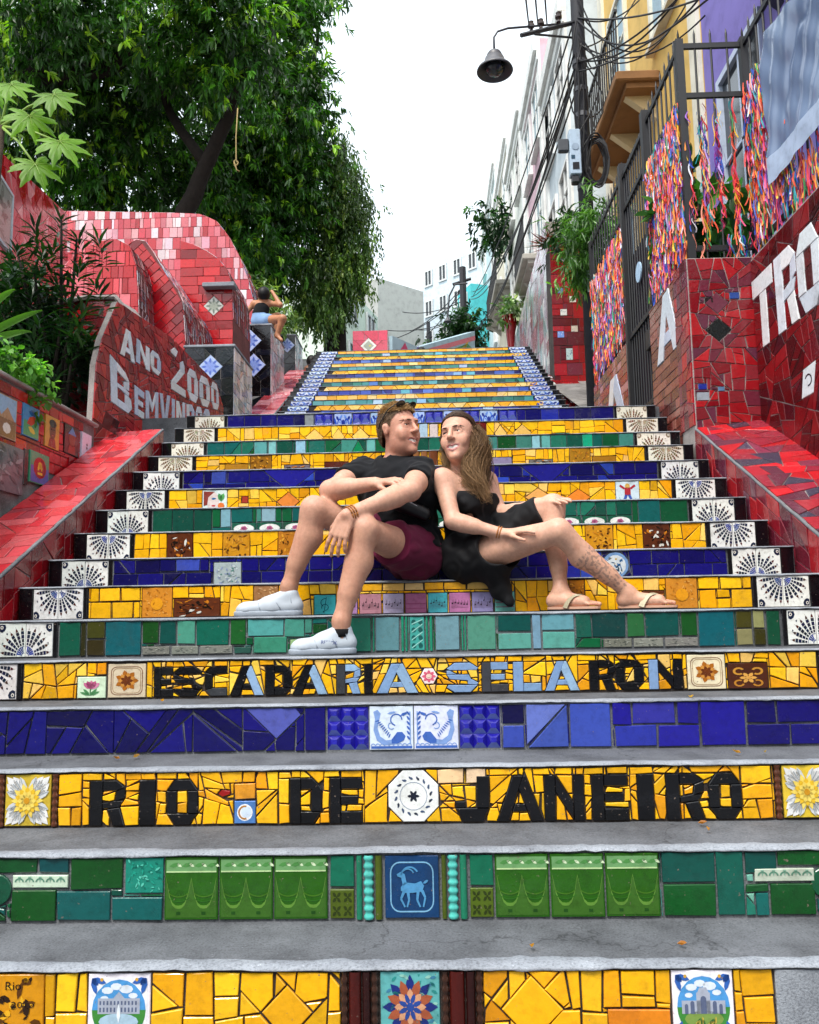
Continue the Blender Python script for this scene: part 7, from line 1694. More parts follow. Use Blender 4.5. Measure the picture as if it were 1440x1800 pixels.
        for ax in range(3):
            o1, o2 = (ax+1) % 3, (ax+2) % 3; sl0 = [slice(None)]*3; sl1 = [slice(None)]*3; sl0[ax] = slice(0, -1); sl1[ax] = slice(1, None)
            a0, a1 = S[tuple(sl0)], S[tuple(sl1)]; e = np.argwhere(a0 != a1); e = e[(e[:, o1] > 0) & (e[:, o2] > 0) & (e[:, o1] < cid.shape[o1]) & (e[:, o2] < cid.shape[o2])]
            if len(e) == 0: continue
            ins = a0[tuple(e.T)]; q = []
            for d1, d2 in ((-1, -1), (0, -1), (0, 0), (-1, 0)):
                f = e.copy(); f[:, o1] += d1; f[:, o2] += d2; q.append(cid[tuple(f.T)])
            q = np.stack(q, 1); q[~ins] = q[~ins][:, ::-1]; Fs.append(q)
        Fc = np.concatenate(Fs); Fc = Fc[(Fc >= 0).all(1)]
        return V, Fc
def relax(V, Fc, n=2, f=0.5):
    e = np.concatenate([Fc[:, [0, 1]], Fc[:, [1, 2]], Fc[:, [2, 3]], Fc[:, [3, 0]]])
    for _ in range(n):
        a = np.zeros_like(V); c = np.zeros(len(V)); np.add.at(a, e[:, 0], V[e[:, 1]]); np.add.at(a, e[:, 1], V[e[:, 0]]); np.add.at(c, e[:, 0], 1); np.add.at(c, e[:, 1], 1); V = V+f*(a/c[:, None]-V)
    return V
def skinmat():
    m, t, b = _mat('skin'); c = _n(t, 'ShaderNodeAttribute', attribute_name='Col').outputs['Color']
    n1 = _noise(t, 60, 4, 0.6); r1 = _ramp(t, n1.outputs[0], [(0.3, (0.88, 0.84, 0.82)), (0.65, (1.05, 1.03, 1.02))]); c = _mul(t, c, r1.outputs[0]); n2 = _noise(t, 13, 4, 0.65); r2 = _ramp(t, n2.outputs[0], [(0.3, (0.93, 0.85, 0.82)), (0.5, (1, 1, 1)), (0.7, (1.05, 1.04, 1.0))]); c = _mul(t, c, r2.outputs[0]); t.links.new(c, b.inputs['Base Color']); n3 = _noise(t, 420, 2, 0.5); _bump(t, b, n3.outputs[0], 0.25, 0.0015)
    b.inputs['Roughness'].default_value = 0.48; b.inputs['Subsurface Weight'].default_value = 0.12; b.inputs['Subsurface Radius'].default_value = (0.02, 0.008, 0.004); b.inputs['Subsurface Scale'].default_value = 0.5; b.inputs['Specular IOR Level'].default_value = 0.4
skinmat()
def clothmat(name, col, rough=0.9, scale=350):
    m, t, b = _mat(name); n1 = _noise(t, scale, 2, 0.5); n2 = _noise(t, 6, 3, 0.5); r = _ramp(t, n2.outputs[0], [(0.3, tuple(c*0.75 for c in col)), (0.7, tuple(c*1.2 for c in col))]); t.links.new(r.outputs[0], b.inputs['Base Color'])
    b.inputs['Roughness'].default_value = rough; b.inputs['Sheen Weight'].default_value = 0.04; b.inputs['Specular IOR Level'].default_value = 0.25; _bump(t, b, n1.outputs[0], 0.3, 0.001)
clothmat('tee_black', hx('#0d0f14')); clothmat('shorts_burgundy', hx('#5c1432')); clothmat('dress_black', hx('#0c0d11'), 0.75); clothmat('denim', hx('#7c9cc4')); clothmat('sock', hx('#101013'))
plain('sneaker', hx('#b4bec8'), 0.55, 30, 0.08, 0.1); plain('sneaker_sole', hx('#98a2ae'), 0.7, 30, 0.1, 0.2); plain('sandal_gold', hx('#b8b094'), 0.35, 60, 0.15, 0.2, metal=0.3); plain('sandal_sole', hx('#c89c84'), 0.7, 40, 0.15); plain('bag_black', hx('#101114'), 0.4, 40, 0.2)
plain('eye_white', hx('#d8d8d4'), 0.2, 10, 0.03, 0.0); plain('iris', hx('#2c2018'), 0.15, 10, 0.1, 0.0); plain('teeth', hx('#e8e4dc'), 0.25, 10, 0.03, 0.0); plain('leather_cord', hx('#a86a2c'), 0.6, 80, 0.2)
def hairmat():
    m, t, b = _mat('hair'); c = _n(t, 'ShaderNodeAttribute', attribute_name='Col').outputs['Color']; t.links.new(c, b.inputs['Base Color']); b.inputs['Roughness'].default_value = 0.5; b.inputs['Specular IOR Level'].default_value = 0.3
hairmat()
def J(px, py, Y): return PY(px, py, Y)
def head_axes(fwd, upv=(0, 0, 1)):
    f = unit(np.array(fwd, float)); r = unit(np.cross(f, np.array(upv, float))); u = np.cross(r, f); return np.stack([r, f, u], 1)    # columns: right, forward, up
def add_head(v, c, M, s, smile=True, female=False):
    Q = lambda x, y, z: c+M@(np.array([x, y, z])*s)
    E = lambda cc, r, k=0.02, op='add': v.ell(Q(*cc), np.array(r)*s, k*s, op, M)
    E((0, -0.014, 0.036), (0.074, 0.092, 0.084)); E((0, 0.03, -0.03), (0.062, 0.064, 0.088) if not female else (0.058, 0.063, 0.085), 0.03)
    E((0, 0.032, -0.072), (0.053, 0.050, 0.045) if not female else (0.044, 0.048, 0.042), 0.03); E((0, 0.080, -0.102), (0.021, 0.017, 0.016), 0.025)
    for sx in (-1, 1):
        E((sx*0.040, 0.060, -0.022), (0.024, 0.022, 0.022), 0.02); E((sx*0.074, -0.008, 0.0), (0.009, 0.015, 0.027), 0.006)
        E((sx*0.0795, -0.013, 0.010), (0.006, 0.012, 0.017), 0.004); E((sx*0.086, -0.002, 0.002), (0.006, 0.008, 0.014), 0.003, 'sub')
    v.cone(Q(-0.034, 0.080, 0.033), Q(0.034, 0.080, 0.033), 0.011*s, 0.011*s, 0.015*s)
    for sx in (-1, 1): E((sx*0.031, 0.100, 0.011), (0.019, 0.016, 0.012), 0.012, 'sub')
    for sx in (-1, 1):
        v.cone(Q(sx*0.017, 0.0800, 0.0165), Q(sx*0.031, 0.0815, 0.0195), 0.0048*s, 0.0052*s, 0.004*s); v.cone(Q(sx*0.031, 0.0815, 0.0195), Q(sx*0.046, 0.0735, 0.0155), 0.0052*s, 0.0045*s, 0.004*s)
        v.cone(Q(sx*0.017, 0.0795, 0.0055), Q(sx*0.031, 0.0800, 0.0025), 0.0048*s, 0.0050*s, 0.005*s); v.cone(Q(sx*0.031, 0.0800, 0.0025), Q(sx*0.046, 0.0735, 0.0065), 0.0050*s, 0.0045*s, 0.005*s)
    v.cone(Q(0, 0.088, 0.022), Q(0, 0.111, -0.016), 0.0075*s, 0.0120*s, 0.010*s)
    for sx in (-1, 1): E((sx*0.012, 0.101, -0.021), (0.0085, 0.010, 0.007), 0.006)
    if smile:
        for sx in (-1, 1): E((sx*0.043, 0.066, -0.040), (0.014, 0.013, 0.016), 0.015)
        for sx in (-1, 1):
            v.cone(Q(sx*0.034, 0.0745, -0.0475), Q(0, 0.0950, -0.0555), 0.0035*s, 0.0058*s, 0.005*s); v.cone(Q(sx*0.033, 0.0745, -0.0500), Q(0, 0.0925, -0.0740), 0.0035*s, 0.0062*s, 0.005*s)
        E((0, 0.101, -0.0620), (0.017, 0.018, 0.0070), 0.003, 'sub')
        for sx in (-1, 1): E((sx*0.017, 0.094, -0.0570), (0.013, 0.016, 0.0055), 0.003, 'sub')
    return Q
def face_bits(o, Q, M, s, gaze, brow):
    for sx in (-1, 1):
        c = Q(sx*0.031, 0.0705, 0.011); ey = empty('eye', wloc(o)); ey.parent = o; ey.location = (0, 0, 0)
        v = []; r = 0.0125*s
        MB().lathe((0, 0, 0), [(0.001, -1), (0.6, -0.8), (1, 0), (0.6, 0.8), (0.001, 1)], 10)
        sph = MB(); n = 10
        for i in range(n+1):
            for j in range(n*2):
                a, b = math.pi*i/n, math.pi*j/n; v.append(c+r*np.array([math.sin(a)*math.cos(b), math.sin(a)*math.sin(b), math.cos(a)]))
        Fc = [(i*2*n+j, i*2*n+(j+1) % (2*n), (i+1)*2*n+(j+1) % (2*n), (i+1)*2*n+j) for i in range(n) for j in range(2*n)]
        mesh('eyeball', v, Fc, 'eye_white', ey, smooth=True)
        gd = unit(np.array(gaze)); a = unit(np.cross(gd, (0, 0, 1.0))); b = np.cross(a, gd); V = [c+gd*(r+0.0012)]+[c+gd*(r-0.001)+(a*math.cos(t)+b*math.sin(t))*r*0.66 for t in np.linspace(0, 6.283, 13)[:-1]]
        mesh('iris', V, [(0, 1+i, 1+(i+1) % 12) for i in range(12)], 'iris', ey, smooth=True)
        P = [Q(sx*(0.014+0.011*k), 0.0965-0.0045*k*k*0.5, 0.0300+0.0030*math.sin(k*0.9)) for k in range(5)]; MB().tube(P, [0.0022*s, 0.0030*s, 0.0030*s, 0.0024*s, 0.0010*s], 5, c=brow).build('eyebrow', 'hair', o, attr=True)
        P = [Q(sx*(0.018+0.0065*k), 0.0845-0.0006*k*k, 0.0140+0.0022*math.sin(k*0.8)-0.0004*k) for k in range(5)]; MB().tube(P, 0.0016*s, 5, c=tuple(b_*0.5 for b_ in brow)).build('eyelashes', 'hair', o, attr=True)
    V = []; n = 12
    for i in range(n+1):
        t = -1+2*i/n
        for z in (0.0085, -0.0085): V.append(Q(0.029*t, 0.0905-0.0150*t*t, -0.0600+0.009*t*t+z*math.sqrt(max(0.05, 1-t*t*0.85))))
    mesh('teeth', V, [(2*i, 2*i+1, 2*i+3, 2*i+2) for i in range(n)], 'teeth', o, smooth=True)
def hand(v, w_, tip, palm_n, side, curl, s=1.08, spread=0.12, thumb=0.7, r=1.0):
    """five-finger hand from the wrist towards tip; palm_n points out of the palm"""
    w_, tip = np.array(w_), np.array(tip); d = unit(tip-w_); n = np.array(palm_n, float); n = unit(n-d*np.dot(n, d)); t = np.cross(d, n)*side
    L = 0.092*s; kn = []
    for i in range(4):
        o = (i-1.5)*0.0205*s; k = w_+d*(L*(1.0-0.04*abs(i-1.2)))+t*o; kn.append(k); v.cone(w_+d*0.012+t*o*0.75, k, 0.0145*s*r, 0.0112*s*r, 0.012)
    ln = (0.070, 0.078, 0.073, 0.056)
    for i in range(4):
        p = kn[i]; a = (i-1.5)*spread; dd = unit(d*math.cos(a)+t*math.sin(a)); ang = 0.0
        for q, (fr_, cu) in enumerate(((0.45, 0.55), (0.32, 1.0), (0.23, 0.8))):
            ang += curl*cu*(1+0.08*(i-1.5)); e = p+(dd*math.cos(ang)+n*math.sin(ang))*ln[i]*fr_*s*1.12; v.cone(p, e, (0.0094-0.0008*q)*s*r, (0.0088-0.0008*q)*s*r, 0.004); p = e
    p = w_+d*0.025*s-t*0.022*s; d1 = unit(d*0.75-t*thumb+n*0.35); e = p+d1*0.045*s; v.cone(p, e, 0.0145*s*r, 0.0112*s*r, 0.012); d2 = unit(d*0.95-t*thumb*0.25+n*0.5); e2 = e+d2*0.032*s; v.cone(e, e2, 0.0105*s*r, 0.0092*s*r, 0.004); v.cone(e2, e2+unit(d+n*0.45)*0.024*s, 0.0092*s*r, 0.0078*s*r, 0.004)
def limb(v, a, b, ra, rb, bulge=None, k=0.02):
    v.cone(a, b, ra, rb, k)
    if bulge: t, off, rr = bulge; c = np.array(a)+(np.array(b)-np.array(a))*t+np.array(off); v.cone(np.array(a)+(c-np.array(a))*0.5, c, rr*0.85, rr, k*1.5); v.cone(c, np.array(a)+(np.array(b)-np.array(a))*min(1, t+0.35), rr, rb*1.02, k*1.5)
def bounds(pts, pad): P = np.array(pts); return P.min(0)-pad, P.max(0)+pad
def facecol(V, Fc, fn): return fn(V[Fc].mean(1))
def sneaker(o, heel, toe, z, s=1.0, text=False):
    """low white sneaker standing on height z"""
    heel, toe = np.array(heel), np.array(toe); heel[2] = toe[2] = z; d = unit(toe-heel); L = np.linalg.norm(toe-heel); t = np.array([-d[1], d[0], 0]); up = np.array([0, 0, 1.0]); sh = empty('shoe', wloc(o)); sh.parent = o; sh.location = (0, 0, 0)
    Q = lambda x, y, zz: heel+d*x*L+t*y+up*zz
    v = Vol(*bounds([Q(-0.1, -0.1, 0), Q(1.1, 0.1, 0.16)], 0.03), 0.004)
    v.cone(Q(0.10, 0, 0.045), Q(0.45, 0, 0.042), 0.040, 0.042, 0.02); v.cone(Q(0.45, 0, 0.040), Q(0.85, 0, 0.034), 0.042, 0.034, 0.02); v.cone(Q(0.12, 0, 0.05), Q(0.16, 0, 0.095), 0.038, 0.036, 0.02); v.cone(Q(0.18, 0, 0.095), Q(0.52, 0, 0.060), 0.034, 0.032, 0.02); v.ell(Q(0.86, 0, 0.03), (0.045, 0.04, 0.03), 0.02)
    v.cut(Q(0, 0, 0.022), (0, 0, -1)); v.cone(Q(0.17, 0, 0.15), Q(0.19, 0, 0.12), 0.036, 0.026, 0.006, 'sub'); V, Fc = v.net(); mesh('upper', relax(V, Fc, 2), Fc, 'sneaker', sh, smooth=True)
    v = Vol(*bounds([Q(-0.1, -0.1, 0), Q(1.1, 0.1, 0.05)], 0.03), 0.004); v.cone(Q(0.12, 0, 0.014), Q(0.5, 0, 0.014), 0.046, 0.042, 0.01); v.cone(Q(0.5, 0, 0.014), Q(0.9, 0, 0.014), 0.042, 0.042, 0.01); v.cut(Q(0, 0, 0.026), (0, 0, 1)); v.cut(Q(0, 0, 0.001), (0, 0, -1)); V, Fc = v.net(); mesh('sole', V, Fc, 'sneaker_sole', sh, smooth=True)
    for i in range(4):
        x = 0.36+0.09*i; hz = 0.099-0.032*i/3*1.15; MB().tube([Q(x, -0.024, hz-0.012), Q(x-0.01, 0, hz+0.004), Q(x, 0.024, hz-0.012)], 0.0035, 5).build('lace', 'sneaker', sh, smooth=True)
    sd = 1 if np.dot(EYE-heel, t) > 0 else -1
    for s2 in (-1, 1):
        for pts in (((0.06, 0.032, 0.028), (0.14, 0.041, 0.062), (0.16, 0.038, 0.098)), ((0.30, 0.0415, 0.030), (0.36, 0.042, 0.058), (0.42, 0.030, 0.082)), ((0.62, 0.040, 0.030), (0.66, 0.030, 0.060), (0.60, 0.016, 0.072))):
            MB().tube([Q(x, s2*(y+0.001), zz) for x, y, zz in pts], 0.0018, 5).build('seam', 'sneaker_sole', sh, smooth=True)
    if text:
        tp = text_polys('REEBOK'); V = []; Fc = []
        for p in tp:
            m = len(V); V += [Q(0.30+0.26*(u if sd*np.dot(np.cross(d, up), t) < 0 or True else 1-u)*1.0, sd*0.0448, 0.046+0.015*w2-0.006*u) for u, w2 in p]; Fc.append(tuple(range(m, len(V))))
        # letters must read along the outer side
        C_ = Q(0.43, 0, 0.05); V = [np.array(q)-2*d*np.dot(np.array(q)-C_, d) if np.dot(np.cross(d*1.0, up), EYE-heel) < 0 else q for q in V]
        mesh('lettering', V, Fc, 'paint', sh, color=hx('#3a4a8c'))
    return sh
def blades_hair(o, pts, dirs, L, W, cols, seed, name='hair'):
    g = np.random.default_rng(seed); n = len(pts); V, Fc, Cc = leaves(np.array(pts), unit(np.array(dirs)), np.full(n, L)*g.uniform(0.7, 1.2, n), np.full(n, W), g.uniform(-1.5, 1.5, n), np.array(cols), 0.2); return mesh(name, V, Fc, 'hair', o, fcol=Cc)

S_ = 1.08
# ---------------- the man
o = empty('person', (0.0, 4.0, ST[6]), 'seated person in black T-shirt, burgundy shorts and white sneakers, arms folded over the knees', 'person', 'couple sitting on the steps')
hipR, hipL = J(712, 964, 4.15), J(732, 974, 3.98); knR, knL = J(553, 896, 3.80), J(641, 932, 3.57); anR, anL = J(508, 1032, 3.80), J(600, 1092, 3.52)
pel = (hipR+hipL)/2; chest = J(700, 868, 4.05); neck = J(698, 802, 4.03); shR, shL = J(640, 826, 4.16), J(742, 830, 3.93); elR, wrR, fiR = J(580, 862, 3.86), J(660, 850, 3.75), J(704, 842, 3.66); elL, wrL, fiL = J(722, 862, 3.68), J(610, 906, 3.52), J(588, 962, 3.50)
hc = J(701, 757, 4.00); Mh = head_axes((0.73, -0.68, 0.01), (-0.10, 0, 1)); HS = 1.10
allp = [hipR, hipL, knR, knL, anR, anL, shR, shL, elR, elL, wrR, wrL, hc, fiL, fiR, hc+(0, 0, 0.14), anR-(0, 0, 0.1), anL-(0, 0, 0.1)]
v = Vol(*bounds(allp, 0.17), 0.004)
def torso(v, e=0.0, k=0.05):
    v.cone(hipR, hipL, 0.115+e, 0.115+e, k); v.cone(pel, chest, 0.125+e, 0.135+e, k); v.cone(chest+(shR-shL)*0.25, chest-(shR-shL)*0.25, 0.118+e, 0.118+e, k); v.cone(shR*0.86+shL*0.14-(0, 0, 0.05), shL*0.86+shR*0.14-(0, 0, 0.05), 0.088+e, 0.088+e, k); v.cone(chest, neck-(0, 0, 0.07), 0.11+e, 0.085+e, k)
torso(v); v.cone(neck-(0, 0, 0.04), hc-Mh[:, 1]*0.012-(0, 0, 0.05), 0.062, 0.057, 0.02)
for sh, el, wr in ((shR, elR, wrR), (shL, elL, wrL)):
    v.ell(sh-(0, 0, 0.006), (0.056, 0.056, 0.056), 0.03); v.cone(sh, el, 0.053, 0.047, 0.03); v.cone(sh*0.55+el*0.45, sh*0.4+el*0.6, 0.056, 0.054, 0.02); v.cone(el, wr, 0.047, 0.031, 0.02); v.cone(el*0.75+wr*0.25, el*0.6+wr*0.4, 0.050, 0.046, 0.02)
for hp, kn, an, ft in ((hipR, knR, anR, J(520, 1060, 3.80)), (hipL, knL, anL, J(608, 1128, 3.52))):
    v.cone(hp, kn, 0.094, 0.060, 0.04); v.ell(kn+unit(kn-hp)*0.008, (0.054, 0.054, 0.058), 0.025); v.cone(kn, an, 0.053, 0.036, 0.03); cal = unit(np.cross(unit(an-kn), np.cross(unit(kn-hp), unit(an-kn)))); cb_ = kn*0.66+an*0.34+cal*-0.022*np.sign(np.dot(cal, kn-hp)); v.cone(kn*0.88+an*0.12, cb_, 0.047, 0.055, 0.03); v.cone(cb_, kn*0.3+an*0.7, 0.055, 0.039, 0.03); v.cone(an, an+(0, 0, -0.07), 0.038, 0.036, 0.02)
hand(v, wrL, fiL, np.array([0.2, 0.9, -0.2]), 1, 0.32, S_, 0.10, 0.5); hand(v, wrR, fiR, np.array([0.1, 0.35, -1.0]), 1, 0.40, S_, 0.10, 0.45)
Q = add_head(v, hc, Mh, HS)
V, Fc = v.net(); V = relax(V, Fc, 1)
SK = np.array(hx('#cc9e88')); SKR = np.array(hx('#a4523f'))
def mancol(C):
    c = np.tile(SK, (len(C), 1)); l = (C-hc)@Mh/HS
    hd = np.linalg.norm(l, axis=1) < 0.17
    lip = hd & (l[:, 1] > 0.074) & (np.abs(l[:, 0]) < 0.033) & (np.abs(l[:, 2]+0.0635-0.012*(l[:, 0]/0.033)**2) < 0.0165-0.011*(l[:, 0]/0.033)**2); c[lip] = np.array(hx('#b0766a'))
    red = hd & ~lip; c[red] = SK*np.array([0.95, 0.86, 0.85])
    stub = hd & (l[:, 2] < -0.045) & ~lip; c[stub] *= np.array([0.88, 0.86, 0.86])
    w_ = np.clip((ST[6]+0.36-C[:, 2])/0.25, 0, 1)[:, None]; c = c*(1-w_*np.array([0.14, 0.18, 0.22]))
    return c
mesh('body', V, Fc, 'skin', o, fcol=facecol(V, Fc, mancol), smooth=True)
face_bits(o, Q, Mh, HS, (0.85, -0.52, -0.02), hx('#4a3424'))
# shirt
v = Vol(*bounds([hipR, hipL, shR, shL, neck, elR, elL], 0.2), 0.005); torso(v, 0.016, 0.05)
v.cone(pel+(0, 0, 0.03), chest, 0.150, 0.150, 0.05)
for sh, el in ((shR, elR), (shL, elL)): v.cone(sh+(0, 0, 0.004), sh*0.42+el*0.58, 0.072, 0.066, 0.03)
v.folds(0.0048, 21, 17, 30, 0.6); v.folds(0.0022, 47, 39, 61, 2.1)
for sh, el in ((shR, elR), (shL, elL)): v.cyl(sh*0.46+el*0.54, el+(el-sh)*0.3, 0.11)
v.cyl(neck-(hc-neck)*0.12, neck+(hc-neck), 0.078); v.cut(pel+(0, 0, 0.005), (0, 0, -1))
V, Fc = v.net()
mesh('shirt', relax(V, Fc, 2), Fc, 'tee_black', o, smooth=True)
# shorts
v = Vol(*bounds([hipR, hipL, knR, knL], 0.22), 0.005); v.cone(hipR, hipL, 0.130, 0.130, 0.05); v.cone(pel, pel*0.7+chest*0.3, 0.138, 0.138, 0.05)
for hp, kn in ((hipR, knR), (hipL, knL)): v.cone(hp, hp*0.45+kn*0.55, 0.118, 0.108, 0.04)
v.folds(0.0045, 24, 19, 27, 1.9); v.folds(0.002, 52, 44, 58, 0.4); v.cut((0, 0, ST[6]+0.002), (0, 0, -1))
for hp, kn in ((hipR, knR), (hipL, knL)): v.cyl(hp*0.48+kn*0.52, kn+(kn-hp)*0.3, 0.16)
V, Fc = v.net()
mesh('shorts', relax(V, Fc, 2), Fc, 'shorts_burgundy', o, smooth=True)
sneaker(o, J(529, 1068, 3.80), J(416, 1068, 3.77), ST[5]+0.001); sneaker(o, J(621, 1136, 3.54), J(514, 1138, 3.46), ST[4]+0.001, text=True)
for an in (anR, anL): MB().tube([an+(0.001, 0, -0.066), an+(0.0, 0, -0.048), an+(0.0, 0, -0.032)], [0.0395, 0.0405, 0.0405], 14).build('sock', 'sock', o, smooth=True)
# waist bag with zipper, strap
bc = J(722, 893, 3.86); bx_ = unit(np.array([0.85, 0.35, -0.35])); v = Vol(*bounds([bc-0.15, bc+0.15], 0.06), 0.004); v.cone(bc-bx_*0.085, bc+bx_*0.075, 0.040, 0.034, 0.02); V, Fc = v.net(); bag = mesh('waist_bag', V, Fc, 'bag_black', o, smooth=True)
MB().tube([bc-bx_*0.09+(0, -0.030, 0.028), bc+(0, -0.038, 0.022), bc+bx_*0.07+(0, -0.030, 0.014)], 0.003, 5).build('zipper', 'metal_paint', bag, color=hx('#b8bcc0'))
for k in range(3):
    c = wrL*0.97+elL*0.03+unit(elL-wrL)*0.012*k; a = unit(elL-wrL); p = unit(np.cross(a, (0, 0, 1.0))); q = np.cross(a, p); MB().tube([c+(p*math.cos(t)+q*math.sin(t))*0.036 for t in np.linspace(0, 6.283, 19)], 0.0032, 5).build('bracelet', 'leather_cord', o, smooth=True)
# short hair, darker at the sides
HLY = ([-0.13, -0.08, -0.05, -0.025, -0.002, 0.015, 0.030, 0.045, 0.062, 0.085], [-0.075, -0.065, -0.045, 0.012, 0.034, 0.012, 0.050, 0.066, 0.080, 0.092])
v = Vol(*bounds([hc-0.16, hc+0.16], 0.03), 0.004); v.ell(Q(0, -0.016, 0.040), np.array((0.0775, 0.0945, 0.0875))*HS, 0.01, 'add', Mh); v.ell(Q(0, -0.034, -0.005), np.array((0.069, 0.076, 0.085))*HS, 0.02, 'add', Mh); v.ell(Q(0, 0.02, -0.01), np.array((0.0675, 0.05, 0.07))*HS, 0.02, 'add', Mh)
V, Fc = v.net(); Cn = (V[Fc].mean(1)-hc)@Mh/HS; hl = lambda l: l[:, 2] > np.interp(l[:, 1], *HLY)
kp = hl(Cn); colh = lambda l: np.where((l[:, 2] > 0.085)[:, None], np.array(hx('#967a52')), np.array(hx('#64503c')))
mesh('hair_cap', V, Fc[kp], 'hair', o, fcol=colh(Cn[kp]), smooth=True)
g = np.random.default_rng(3); P = V[Fc].mean(1)[kp]; Lc = Cn[kp]; sel = g.choice(len(P), 9000); P = P[sel]; Lc = Lc[sel]; top = Lc[:, 2] > 0.075
nr_ = unit(P-Q(0, -0.016, 0.03)); fwd = Mh[:, 1]; dr = unit(nr_*0.42+fwd*0.75*top[:, None]+g.normal(size=P.shape)*0.22+np.array([0, 0, 0.10])*top[:, None]-np.array([0, 0, 0.5])*(~top)[:, None])
tp = top & (Lc[:, 1] > -0.03); base_c = np.where(top[:, None], np.array(hx('#c0a274')), np.array(hx('#6c543e')))*g.uniform(0.7, 1.3, (len(P), 1))
blades_hair(o, P[top], dr[top], 0.021, 0.0024, base_c[top], 5); blades_hair(o, P[~top], dr[~top], 0.006, 0.0016, base_c[~top], 6)
# sunglasses pushed up on the head
sg = empty('sunglasses', tuple(Q(0, 0.05, 0.12)), 'dark sunglasses pushed up on the hair of the person in the T-shirt', 'sunglasses')
for sx in (-1, 1):
    MB().tube([Q(sx*0.036+0.022*math.cos(t), 0.060+0.02*math.sin(t)*0.6, 0.108+0.013*math.sin(t)) for t in np.linspace(0, 6.283, 17)], 0.0028, 5).build('rim', 'bag_black', sg, smooth=True)
    V = [Q(sx*0.036, 0.062, 0.108)]+[Q(sx*0.036+0.021*math.cos(t), 0.061+0.02*math.sin(t)*0.6, 0.108+0.012*math.sin(t)) for t in np.linspace(0, 6.283, 17)[:-1]]; mesh('lens', V, [(0, 1+i, 1+(i+1) % 16) for i in range(16)], 'pane_glass', sg)
    MB().tube([Q(sx*0.058, 0.055, 0.108), Q(sx*0.080, 0.02, 0.085), Q(sx*0.084, -0.03, 0.035), Q(sx*0.082, -0.045, 0.01)], 0.003, 5).build('temple_arm', 'bag_black', sg, smooth=True)
MB().tube([Q(-0.015, 0.066, 0.112), Q(0, 0.07, 0.116), Q(0.015, 0.066, 0.112)], 0.0028, 5).build('bridge', 'bag_black', sg)

# ---------------- the woman
o = empty('person', (0.3, 4.0, ST[6]), 'seated person in black dress and gold sandals with long wavy hair and a tattooed shin', 'person', 'couple sitting on the steps')
hipR, hipL = J(818, 982, 3.99), J(846, 966, 4.13); knR, knL = J(982, 934, 3.72), J(972, 890, 3.92); anR, anL = J(1104, 1042, 3.79), J(986, 1038, 3.83)
pel = (hipR+hipL)/2; chest = J(818, 876, 4.04); neck = J(812, 818, 4.02); shR, shL = J(777, 842, 3.92), J(856, 846, 4.13); elR, wrR, fiR = J(797, 916, 3.83), J(884, 938, 3.80), J(934, 930, 3.75); elL, wrL, fiL = J(880, 906, 4.05), J(944, 886, 3.95), J(982, 878, 3.88)
hc = J(806, 770, 3.98); Mh = head_axes((-0.40, -0.91, 0.02), (-0.12, 0, 1)); HS = 1.08
allp = [hipR, hipL, knR, knL, anR, anL, shR, shL, elR, elL, wrR, wrL, hc, fiL, fiR, hc+(0, 0, 0.14), J(1190, 1062, 3.76)]
v = Vol(*bounds(allp, 0.15), 0.004)
def torso2(v, e=0.0, k=0.05):
    v.cone(hipR, hipL, 0.112+e, 0.112+e, k); wst = pel*0.5+chest*0.5; v.cone(pel, wst, 0.110+e, 0.098+e, k); v.cone(wst, chest, 0.098+e, 0.108+e, k); v.cone(chest+(shR-shL)*0.2, chest-(shR-shL)*0.2, 0.092+e, 0.092+e, k)
torso2(v); v.cone(shR*0.86+shL*0.14-(0, 0, 0.035), shL*0.86+shR*0.14-(0, 0, 0.035), 0.062, 0.062, 0.05); v.cone(chest, neck-(0, 0, 0.05), 0.09, 0.06, 0.05); v.cone(neck-(0, 0, 0.04), hc-(0, 0, 0.05), 0.052, 0.048, 0.03)
fw_ = unit(np.array([0.75, -0.66, 0])); bx2 = np.cross(fw_, (0, 0, 1.0))
for sx in (-1, 1): v.ell(chest+fw_*0.075+bx2*sx*0.06-(0, 0, 0.03), (0.055, 0.055, 0.058), 0.03)
for sh, el, wr in ((shR, elR, wrR), (shL, elL, wrL)): v.ell(sh, (0.050, 0.050, 0.050), 0.04); v.cone(sh, el, 0.046, 0.038, 0.03); v.cone(el, wr, 0.038, 0.025, 0.02); v.cone(el*0.8+wr*0.2, el*0.6+wr*0.4, 0.041, 0.036, 0.02)
for hp, kn, an in ((hipR, knR, anR), (hipL, knL, anL)):
    v.cone(hp, kn, 0.098, 0.055, 0.04); v.ell(kn, (0.050, 0.050, 0.052), 0.025); v.cone(kn, an, 0.048, 0.032, 0.03); a_ = unit(an-kn); cal = unit((hp-kn)-a_*np.dot(hp-kn, a_)); cb_ = kn*0.64+an*0.36+cal*0.020; v.cone(kn*0.88+an*0.12, cb_, 0.043, 0.050, 0.03); v.cone(cb_, kn*0.28+an*0.72, 0.050, 0.035, 0.03)
feet = ((anR, J(1098, 1052, 3.80), J(1186, 1060, 3.74)), (anL, J(974, 1052, 3.83), J(1050, 1062, 3.73)))
zf = ST[5]+0.022
